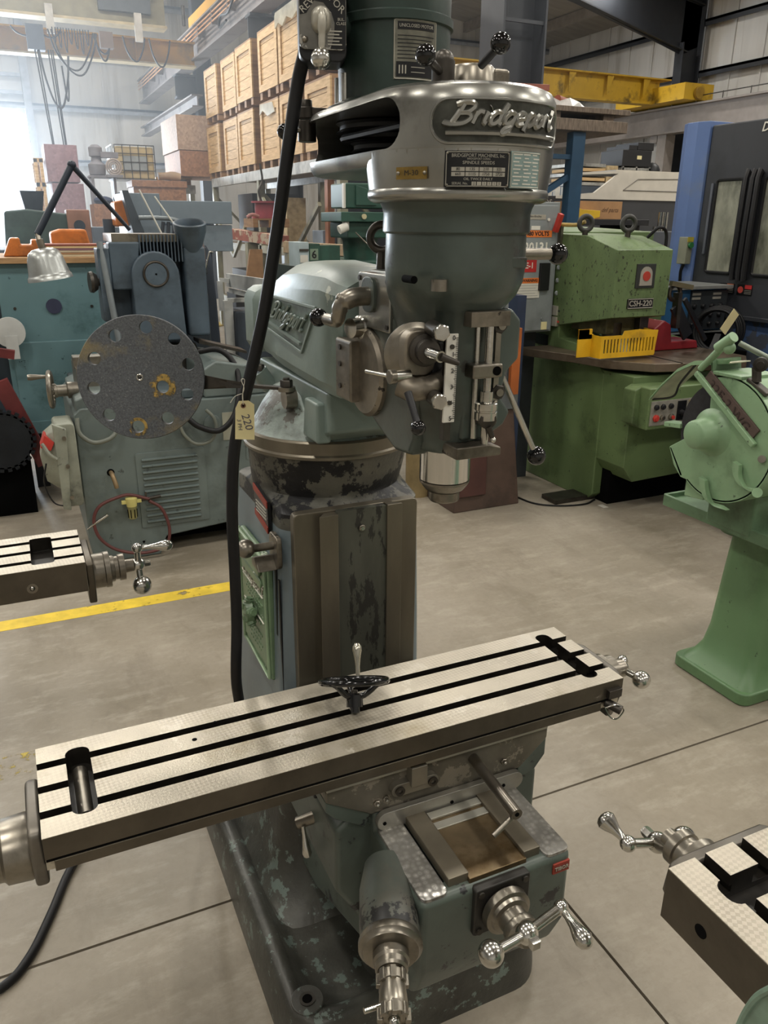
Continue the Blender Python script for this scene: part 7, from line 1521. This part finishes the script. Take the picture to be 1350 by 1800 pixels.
MB().box(1.36, 1.75, 13.7, 14.1, 2.33-.0, 2.36).build('shelf_plate', pg_, pm); MB().lathe([(0, .10), (.02, .12), (.16, .13), (.2, .08), (.26, .07), (.28, .10), (.40, .10), (.44, .05)], (1.50, 13.9, 2.36), (0, 0, 1), 24).build('pump_body', pg_, pm)
MB().box(1.56, 1.82, 13.8, 14.0, 2.62, 2.70).build('pump_arm', pg_, pm); MB().box(1.38, 1.42, 13.7, 14.1, 1.955, 2.33).build('leg', pg_, pm); MB().box(1.70, 1.74, 13.7, 14.1, 1.955, 2.33).build('leg', pg_, pm)
o = thing('hose_roll', 'coiled pale hose roll beside the caged tank', 'hose', (1.72, 13.66, 2.42)); 
for r_ in (.05, .08, .11): MB().torus((1.72, 13.65, 2.48), (0, -1, 0), r_, .014, 24, 6).build('coil_turn', M('hose_pale', 'a09590', .6), o)
MB().box(1.60, 1.84, 13.62, 13.72, 2.335, 2.372).build('cradle', pg_, o)
cl2 = thing('cloth_heap', 'heap of dark cloths and a red label on the low chipboard crate', 'cloth', (1.65, 13.8, 1.955))
MB().ball((1.52, 13.7, 2.0), .13, 16, (1.1, 1, .5)).build('cloth', M('cloth_navy', '2d3550', .9, var=.2), cl2); MB().ball((1.83, 13.75, 2.03), .16, 16, (1, 1, .65)).build('cloth', M('cloth_slate', '4a5560', .9, var=.2), cl2); MB().box(1.73, 1.86, 13.56, 13.575, 1.98, 2.08).build('red_label', M('label_red', 'b02a2a'), cl2)
MB().box(1.40, 1.96, 13.65, 14.0, 1.955, 1.97).build('cloth_base', M('cloth_slate', '4a5560'), cl2)

# ================================================================== runway beams, columns, cranes
rbm = M('runway_steel', '77706e', .55, .1, var=.1, vs=1.5, grime=.1)
rw = MB().box(3.98, 4.02, 8.6, 24.2, 4.68, 5.20)
rw.box(3.86, 4.14, 8.6, 24.2, 5.19, 5.22).box(3.86, 4.14, 8.6, 24.2, 4.66, 4.69)
rwo = structure('trim_3', rw, rbm)
for i in range(3): MB().box(3.84, 3.855, 8.6, 24.0, 4.96+i*.07, 4.985+i*.07).build('conductor_bar', M('conductor_orange', 'b98a62', .5, .2), rwo)
for i in range(14): MB().box(3.84, 3.99, 9+i*1.1, 9.04+i*1.1, 4.93, 5.15).build('bar_hanger', rbm, rwo)
MB().tube([(3.80, 13.9, 5.0), (3.79, 14.3, 4.85), (3.80, 14.8, 4.9), (3.79, 14.9, 4.75), (3.81, 14.5, 4.78)], .02, 6).build('collector_arm', black, rwo)
for k, y_ in enumerate((13.4, 19.2)):
    c_ = MB().box(4.3, 4.6, y_-.012, y_+.012, 0, 7.6).box(4.28, 4.30, y_-.15, y_+.15, 0, 7.6).box(4.60, 4.62, y_-.15, y_+.15, 0, 7.6)
    co = structure('trim_%d' % (4+k), c_, frmm, smooth=0); MB().box(3.85, 4.28, y_-.14, y_+.14, 4.2, 4.24).box(3.85, 4.28, y_-.01, y_+.01, 4.2, 4.64).box(3.85, 4.28, y_-.14, y_+.14, 4.62, 4.66).build('bracket', frmm, co, smooth=0)
lb_ = MB().box(3.9, 3.93, 17.4, 23.9, 3.86, 4.06).box(3.8, 4.02, 17.4, 23.9, 4.04, 4.07).box(3.8, 4.02, 17.4, 23.9, 3.84, 3.87); structure('trim_6', lb_, rbm)
# near building column right of the motor
nc = MB().box(4.35, 4.37, 6.95, 7.35, 0, 7.6).box(4.80, 4.82, 6.95, 7.35, 0, 7.6).box(4.37, 4.80, 7.14, 7.16, 0, 7.6)
nco = structure('trim_7', nc, M('column_slate', '3b3e44', .5, .1, var=.08), smooth=0)
MB().box(4.37, 4.80, 6.97, 6.99, 3.42, 3.45).build('stiffener', M('column_slate', '3b3e44'), nco)
p = at(935, 42, y=18.5); fl_l = thing('round_lamp', 'small round bright lamp below the far roof right of the dark column', 'lamp', p)
MB().lathe([(0, .12), (.08, .14), (.2, .04), (.3, .03)], p, (0, 0, 1), 20).build('lamp_housing', girtm, fl_l); MB().ball(p, .09, 14, (1, 1, .5)).build('bulb', M('lamp_lens', 'fff2dc'), fl_l); MB().cyl(p+V((0, 0, .3)), V((p.x, p.y, eave(p.x)-.2)), .012).build('drop_rod', darksteel, fl_l)
# yellow bridge crane in the left bay
cy = M('crane_yellow', 'c3922c', .5, var=.08, vs=2, grime=.15, gcol='8a7238')
ck = thing('bridge_crane', 'yellow bridge crane with hanging looped cables across the upper left', 'crane', (0, 17.6, 4.4))
MB().box(-9, 3.92, 17.5, 17.53, 4.56, 4.93).build('girder_web', cy, ck); MB().box(-9, 3.92, 17.36, 17.68, 4.53, 4.56).build('lower_flange', M('flange_pale', 'c0b08c', .5), ck); MB().box(-9, 3.92, 17.36, 17.68, 4.93, 4.96).build('upper_flange', cy, ck)
for i in range(9): MB().box(-4+i*.85, -3.98+i*.85, 17.40, 17.5, 4.56, 4.93).build('web_stiffener', cy, ck)
MB().box(-9, 3.1, 15.9, 15.93, 4.96-.1, 5.3).build('front_girder', M('girder_olive', '8b8368', .5, var=.1), ck); MB().box(-9, 3.1, 15.75, 16.1, 4.82, 4.86).build('front_flange', M('flange_pale', 'c0b08c'), ck)
MB().box(-9, 2.9, 15.7, 16.4, 5.3, 5.34).build('walkway', M('girder_olive', '8b8368'), ck); MB().box(2.0, 2.85, 15.8, 16.3, 5.02, 5.28).build('drive_box', M('drive_grey', '4e5358', .5), ck)
for x_ in (1.15, 2.55): MB().box(x_, x_+.12, 15.7, 15.78, 4.58, 5.0).build('hanger_bracket', M('bracket_white', 'c6c2ba', .5), ck)
MB().box(.82, 1.08, 15.55, 15.75, 4.3, 4.66).build('control_box', M('ctl_slate', '4c5666', .5), ck); MB().box(1.95, 2.16, 15.6, 15.75, 4.42, 4.66).build('junction_box', M('junction_brown', '6d5c54', .5), ck)
MB().box(3.9, 4.15, 14.9, 17.7, 5.23, 5.42).build('end_truck', cy, ck); MB().cyl((3.4, 15.8, 5.2), (3.4, 15.8, 4.9), .03).build('collector_post', darksteel, ck)
fs = M('festoon_black', '33363d', .5)
def loop(x0, z0, x1, z1, dip, y_, r_=.014, nm='festoon_cable'):
    MB().tube([(x0, y_, z0), (x0+(x1-x0)*.12, y_, z0-dip*.55), (x0+(x1-x0)*.35, y_, min(z0, z1)-dip*.95), (x0+(x1-x0)*.62, y_, min(z0, z1)-dip), (x0+(x1-x0)*.88, y_, z1-dip*.5), (x1, y_, z1)], r_, 6, 5).build(nm, fs, ck)
for (a_, b__, dip) in ((1.15, 1.85, .55), (1.2, 1.9, .62), (1.85, 2.15, .28), (1.87, 2.12, .38), (2.32, 2.68, .35), (2.75, 3.1, .4), (.6, 1.0, .12), (1.0, 1.35, .12)): loop(a_, 4.62, b__, 4.62, dip, 15.62)
loop(.98, 4.3, 1.42, 4.25, .75, 15.6, .016); loop(1.3, 4.1, 1.38, 3.95, .35, 15.6, .013)
for i in range(7): loop(1.22+i*.085, 4.66, 1.27+i*.085, 4.66, .22+.06*(i % 3), 15.64, .010, 'cable_bight')
for x_, x2, zb_ in ((.92, 1.18, 2.2), (.96, 1.2, 2.0), (1.12, 1.34, 2.2), (1.16, 1.37, 2.0), (1.19, 1.38, 1.9)): MB().cyl((x_, 15.62, 4.32), (x2-.12, 15.62, zb_), .011, n=6).build('hoist_rope', fs, ck)
# yellow crane and rail on the right
c2 = thing('bridge_crane', 'yellow crane girder with an end truck on the right wall runway', 'crane', (13.5, 17, 4.4))
cy2 = M('crane_yellow2', 'c09a28', .5, var=.08, vs=2, grime=.12)
MB().box(5, 15.2, 16.98, 17.02, 4.52, 5.02).build('girder_web', cy2, c2); MB().box(5, 15.4, 16.8, 17.25, 5.02, 5.05).build('top_flange', cy2, c2); MB().box(5, 14.9, 16.85, 17.15, 4.48, 4.52).build('bottom_flange', cy2, c2)
for i in range(7): MB().prism([(8+i*1.1, 5.02), (8.2+i*1.1, 5.02), (8+i*1.1, 4.6)], 16.85, 16.87, 'y').build('gusset', cy2, c2)
MB().box(15.0, 15.9, 15.9, 18.3, 4.5, 4.85).build('end_truck', cy2, c2); MB().cyl((15.4, 15.88, 4.64), (15.4, 15.8, 4.64), .13, n=24).build('truck_wheel', M('wheel_yellow', '8f6f22', .5), c2)
rr_ = MB().box(15.6, 15.64, -9, 24.3, 3.90, 4.42).box(15.45, 15.8, -9, 24.3, 4.42, 4.46).box(15.45, 15.8, -9, 24.3, 3.86, 3.90)
rro = structure('trim_8', rr_, M('runway_pale', '8a827c', .5, .1, var=.06))
for i in range(26): MB().cyl((15.5, 4+i*.8, 4.46), (15.5, 4+i*.8, 4.62), .012, n=6).build('rail_stud', darksteel, rro)
MB().cyl((15.5, 4, 4.60), (15.5, 24, 4.60), .012, n=6).build('conductor_wire', darksteel, rro)
for k, y_ in enumerate((17.45, 8.4)): MB().box(15.62, 16.2, y_-.13, y_+.13, 3.7, 3.86).build('corbel', M('runway_pale', '8a827c'), rro)
structure('trim_9', MB().box(15.62, 15.92, 17.0, 17.3, 0, 3.86), M('post_pale', '8f8780', .5, var=.06))
MB_ = MB().box(Xr-.14, Xr-.08, 14.6, 16.9, 1.0, 4.0).build('dark_opening', M('opening_dark', '3a3734', .8, var=.2), None); MB_.name = 'door_1'; MB_['kind'] = 'structure'

# ================================================================== blue rack with forks, far machines on the right
bl = M('rack_blue', '264a66', .45, .1, var=.1)
b2 = thing('blue_rack', 'dark blue rack post and arms carrying the thick timber slab', 'rack', (5, 6.6, 0))
MB().box(4.88, 5.02, 6.5, 6.6, 0, 2.5).build('rack_post', bl, b2, bevel=.004); MB().box(3.9, 4.88, 6.52, 6.58, 2.27, 2.31).build('rack_arm', bl, b2); MB().bar((4.88, 6.55, 2.12), (4.3, 6.55, 1.80), .05, .05).build('rack_brace', bl, b2)
MB().box(4.88, 5.02, 7.5, 7.6, 0, 2.5).build('rack_post', bl, b2); MB().box(3.9, 4.0, 6.5, 6.6, 0, 2.5).build('rack_post', bl, b2); MB().box(3.9, 4.0, 7.5, 7.6, 0, 2.5).build('rack_post', bl, b2)
sb_ = thing('timber_pallet', 'heavy grey timber pallet on top of the blue rack', 'pallet', (4.6, 7, 2.5))
tw = wood_mat('grey_timber', '857565', '5b4e42', (6, 1, 1))
MB().box(3.7, 5.45, 6.45, 7.65, 2.505, 2.60).build('lower_board', tw, sb_, bevel=.004); MB().box(3.75, 5.47, 6.45, 7.65, 2.655, 2.70).build('upper_board', tw, sb_, bevel=.004)
for x_ in (3.9, 4.6, 5.2): MB().box(x_, x_+.12, 6.5, 7.6, 2.60, 2.655).build('block', tw, sb_)
fk = thing('fork_tines', 'orange-red lift forks lying on the timber pallet', 'forks', (4.5, 6.8, 2.7)); fm = M('fork_red', '8a4a36', .5, var=.15)
for (a_, b__, y_) in (((3.9, 2.84), (4.68, 2.86), 6.7), ((3.9, 2.80), (5.05, 2.77), 6.9), ((4.0, 2.75), (5.12, 2.745), 7.1)): MB().bar((a_[0], y_, a_[1]), (b__[0], y_, b__[1]), .12, .05).build('fork_tine', fm, fk, bevel=.004)
MB().cyl((4.92, 6.85, 2.80), (5.08, 6.9, 2.78), .045).build('fork_pipe', fm, fk); MB().box(4.0, 4.12, 6.6, 7.2, 2.701, 2.80).build('spacer', fm, fk); MB().box(4.75, 4.85, 6.6, 7.2, 2.701, 2.76).build('spacer', fm, fk)
pw = M('clear_wrap', 'cbcac6', .2, 0, var=.2, vs=10); N, L, b = hook(pw); b.inputs['Alpha'].default_value = .7
t = MB()
o = t.loft([[(x_, 6.5+.1*k, 2.701) , (x_, 6.55+.1*k, 2.701+h_), (x_, 6.62+.1*k, 2.701+h_*.8), (x_, 6.66+.1*k, 2.701)] for x_, h_, k in ((4.45, .02, 0), (4.55, .07, .1), (4.66, .07, 0), (4.75, .05, .2), (4.85, .08, .1), (4.95, .05, 0), (5.03, .01, .1))]).build('plastic_wrap', pw, smooth=0); tag(o, 'crumpled clear plastic on the timber pallet beside the forks', 'plastic film')
# black lathe with letters, cardboard box, yellow scoop on a black bench
bn = thing('black_bench', 'long black bench behind the green press carrying the cardboard box', 'bench', (6.4, 8.1, 0))
MB().box(5.85, 7.15, 7.9, 8.6, 1.70, 1.765).build('bench_top', black, bn, bevel=.004); MB().box(5.9, 6.1, 8.0, 8.5, 0, 1.70).build('leg', black, bn); MB().box(6.9, 7.1, 8.0, 8.5, 0, 1.70).build('leg', black, bn)
kb = thing('cardboard_box', 'brown cardboard box with scrawled writing on the black bench', 'box', (6.5, 8.2, 1.766)); cbm = M('cardboard', 'a37c55', .8, var=.08)
MB().box(6.17, 6.80, 8.0, 8.5, 1.767, 1.965).build('carton', cbm, kb, bevel=.003); text('handwriting', 'dnf parts', .07, (6.62, 7.998, 1.87), (1, 0, 0), (0, 0, 1), M('ink_brown', '5d4430', .8), kb, .0005, shear=.3)
o = MB().prism([(5.98, 1.767), (5.98, 1.93), (6.14, 1.87), (6.40, 1.86), (6.40, 1.79), (6.3, 1.767)], 7.9, 7.99, 'y').build('yellow_scoop', M('scoop_yellow', 'd3ab1f', .5, var=.1), bevel=.003); tag(o, 'bright yellow sheet metal bracket in front of the cardboard box', 'bracket')
jb = thing('lettered_machine', 'black machine end panel with pale JEBOS lettering behind the electrical cabinet', 'machine panel', (5.8, 8.3, 0)); MB().box(5.83, 6.28, 8.62, 8.98, 0, 2.036).build('panel', black, jb, bevel=.004); text('panel_lettering', 'JEBOS', .1, (6.10, 8.617, 1.955), (1, 0, 0), (0, 0, 1), silverp, jb, .001)
# grey machine with white canopy
lm = thing('long_machine', 'long charcoal machine with a white slanted canopy behind the cardboard box', 'machine', (7.6, 9.2, 0))
MB().box(6.30, 8.9, 9.0, 10.0, 1.55, 2.02).build('machine_side', M('machine_charcoal2', '37383b', .5, var=.06), lm, bevel=.006); MB().box(6.3, 8.9, 9.05, 10.0, 0, 1.55).build('machine_base', M('machine_grey3', '55585c', .5, var=.08), lm, bevel=.006)
cw = M('canopy_white', 'c2bcb0', .5, var=.05)
MB().prism([(6.35, 2.02), (6.35, 2.035), (7.15, 2.10), (7.55, 2.36), (8.9, 2.40), (8.9, 2.02)], 8.98, 9.02, 'y').build('canopy_front', cw, lm, cut=MB().prism([(6.0, 2.05), (6.0, 2.34), (7.0, 2.34), (7.4, 2.34), (7.12, 2.10)], 8.9, 9.1, 'y'))
MB().bar((6.36, 9.0, 2.03), (6.80, 9.0, 2.32), .03, .03).build('canopy_strut', cw, lm); MB().bar((6.80, 9.0, 2.32), (7.6, 9.0, 2.36), .03, .03).build('canopy_strut', cw, lm)
MB().box(7.5, 8.9, 9.02, 9.9, 2.36, 2.39).build('canopy_roof', cw, lm); MB().tube([(7.62, 8.975, 2.14), (7.85, 8.975, 2.28), (8.6, 8.975, 2.30), (8.6, 8.975, 2.14), (7.62, 8.975, 2.14)], .006, 5, 0).build('panel_seam', M('seam_dark', '6d685f', .5), lm)
for i in range(4): MB().box(6.7+i*.13, 6.78+i*.13, 9.4, 9.45, 2.02, 2.18).build('inner_panel', white, lm)
mk2 = thing('grey_cabinets', 'row of slate grey machine covers between the press and charcoal machine', 'machine covers', (6.9, 7.4, 0)); gs_ = M('slate_cover', '4a4e54', .45, var=.06)
MB().box(5.45, 6.28, 7.0, 7.6, 0, 1.64).build('cover', gs_, mk2, bevel=.006); MB().box(6.29, 7.3, 7.0, 7.6, 0, 1.64).build('cover', gs_, mk2, bevel=.006)
MB().box(5.86, 5.98, 6.995, 7.0, 1.47, 1.52).build('yellow_label', M('scoop_yellow', 'd3ab1f'), mk2); MB().box(6.5, 6.62, 6.995, 7.0, 1.46, 1.50).build('orange_label', orange, mk2); MB().lathe([(0, .07), (.02, .07)], (7.1, 7.0, 1.52), (0, -1, 0), 24).build('round_port', black, mk2)
for i, (x_, h_) in enumerate(((6.62, .05), (6.68, .2), (6.74, .2))): o = MB().cyl((x_, 7.2, 1.641), (x_, 7.2, 1.641+h_), .03, n=20).build('steel_cup', bright); tag(o, ['short bright steel ring on the slate covers', 'left of two tall bright steel cylinders on the slate covers', 'right of two tall bright steel cylinders on the slate covers'][i], 'cylinder')
# black transformer box on a stand high at the back and timber piles
bx_ = thing('black_machine_box', 'black boxed machine on a pipe stand below the right wall', 'machine', (10.4, 12.2, 0)); bk = M('box_black', '1d1d1f', .5, var=.1)
MB().box(10.1, 10.75, 12.0, 12.6, 2.68, 2.95).build('lower_box', bk, bx_, bevel=.01); MB().box(10.42, 10.78, 12.0, 12.6, 2.95, 3.08).build('upper_box', bk, bx_, bevel=.01); MB().box(10.22, 10.4, 12.0, 12.6, 2.95, 3.02).build('upper_box', bk, bx_); MB().box(10.42, 10.52, 11.995, 12.0, 2.80, 2.86).build('label', tagm, bx_)
for x_ in (10.12, 10.42, 10.72): MB().box(x_, x_+.03, 12.0, 12.03, 2.4, 2.68).build('stand_leg', galv, bx_)
MB().box(10.1, 10.75, 12.0, 12.6, 2.62, 2.66).build('stand_top', galv, bx_); MB().box(10.11, 11.1, 11.9, 12.8, 0, 2.40).build('stand_base', M('dark_red_base', '3a2624', .6), bx_); MB().ball((10.95, 12.2, 2.62), .16, 14).build('motor', bk, bx_)
tp2 = thing('timber_pile', 'pile of pale boards and cartons left of the black boxed machine', 'timber', (9.6, 12.2, 0))
for i in range(5): MB().box(9.15+.05*(i % 2), 9.75, 12.0, 12.8, 2.35+i*.075, 2.40+i*.075).build('board', pine if i % 2 else galv, tp2)
MB().box(9.78, 10.02, 12.0, 12.5, 2.41, 2.68).build('carton', pal_b, tp2); MB().box(9.0, 10.08, 12.0, 12.8, 0, 2.34).build('pile_base', M('cab_slate', '3b4550'), tp2)
# green machine behind the head on the left, box with number six
g6 = M('deep_green', '2f5347', .4, 0, var=.12, vs=6, grime=.15)
gm_ = thing('green_machine', 'deep green milling head and ram behind the silver belt cover', 'machine', (2.35, 5.7, 0))
MB().box(2.23, 2.6, 5.5, 5.8, 1.80, 1.965).build('motor_case', g6, gm_, bevel=.01); MB().prism([(2.30, 1.82), (2.30, 1.95), (2.38, 1.93), (2.46, 1.85), (2.46, 1.82)], 5.485, 5.5, 'y').build('raised_cover', g6, gm_, bevel=.003)
MB().box(2.17, 2.6, 5.44, 5.85, 1.71, 1.775).build('slab', g6, gm_, bevel=.006); MB().cyl((2.34, 5.44, 1.745), (2.34, 5.43, 1.745), .018).build('brass_disc', M('disc_cream', 'c9c09a', .5), gm_); MB().box(2.2, 2.215, 5.47, 5.5, 1.80, 1.96).build('white_edge', white, gm_)
MB().box(2.24, 2.6, 5.5, 5.85, 1.60, 1.71).build('neck', g6, gm_, bevel=.01); MB().lathe([(0, .12), (.15, .13), (.2, .15)], (2.42, 5.7, 1.42), (0, 0, 1), 28).build('spindle_head', g6, gm_); MB().box(2.2, 2.24, 5.47, 5.5, 1.66, 1.71).build('tag_white', white, gm_)
MB().box(2.25, 2.6, 5.55, 6.1, 0, 1.45).build('column', g6, gm_, bevel=.02); MB().cyl((2.28, 5.45, 1.64), (2.36, 5.42, 1.56), .005).build('lever', steel, gm_); MB().cyl((2.16, 5.46, 1.655), (2.22, 5.46, 1.68), .03).build('white_pin', white, gm_)
b6 = thing('switch_case', 'green case with a black number 6 behind the grey ram', 'electrical box', (2.0, 5.6, 0))
MB().box(1.94, 2.03, 5.5, 5.7, 1.42, 1.565).build('case_front', g6, b6, bevel=.004); MB().box(1.865, 1.94, 5.48, 5.7, 1.41, 1.575).build('case_side', M('case_pale', 'a9b8bc', .5), b6, bevel=.003)
text('number', '6', .075, (1.985, 5.498, 1.49), (1, 0, 0), (0, 0, 1), black, b6, .001, bold=.0015); MB().box(1.955, 2.015, 5.4985, 5.501, 1.455, 1.53).build('number_panel', M('num_pale', '7d8f7c', .5), b6)
MB().box(1.875, 1.93, 5.475, 5.48, 1.44, 1.49).build('sticker', white, b6); MB().box(1.87, 1.935, 5.47, 5.48, 1.515, 1.53).build('latch', darksteel, b6)
MB().box(2.03, 2.2, 5.55, 5.7, 1.43, 1.55).build('dark_case', g6, b6); MB().box(1.86, 2.2, 5.6, 6.0, 0, 1.41).build('case_stand', M('stand_dark', '22302b', .6), b6); MB().box(1.99, 2.15, 5.49, 5.6, 1.33, 1.40).build('lower_case', g6, b6); MB().box(1.975, 1.99, 5.48, 5.6, 1.33, 1.41).build('white_edge', white, b6)

# ------------------------------------------------------------------ added haze volume standing in for lens glare near the door
hz = bpy.data.materials.new('glare_haze'); hz.use_nodes = True; n_ = hz.node_tree.nodes; n_.remove(n_['Principled BSDF'])
vs_ = n_.new('ShaderNodeVolumeScatter'); vs_.inputs['Color'].default_value = (.86, .93, 1, 1); vs_.inputs['Density'].default_value = .0145; vs_.inputs['Anisotropy'].default_value = .55
hz.node_tree.links.new(vs_.outputs[0], n_['Material Output'].inputs['Volume'])
o = MB().box(-13.9, 4.25, 5.0, 24.1, .002, 6.6).build('glare_haze', hz, smooth=0); o['kind'] = 'stuff'; o['label'] = 'thin added haze standing in for lens glare by the open door'; o['category'] = 'haze'
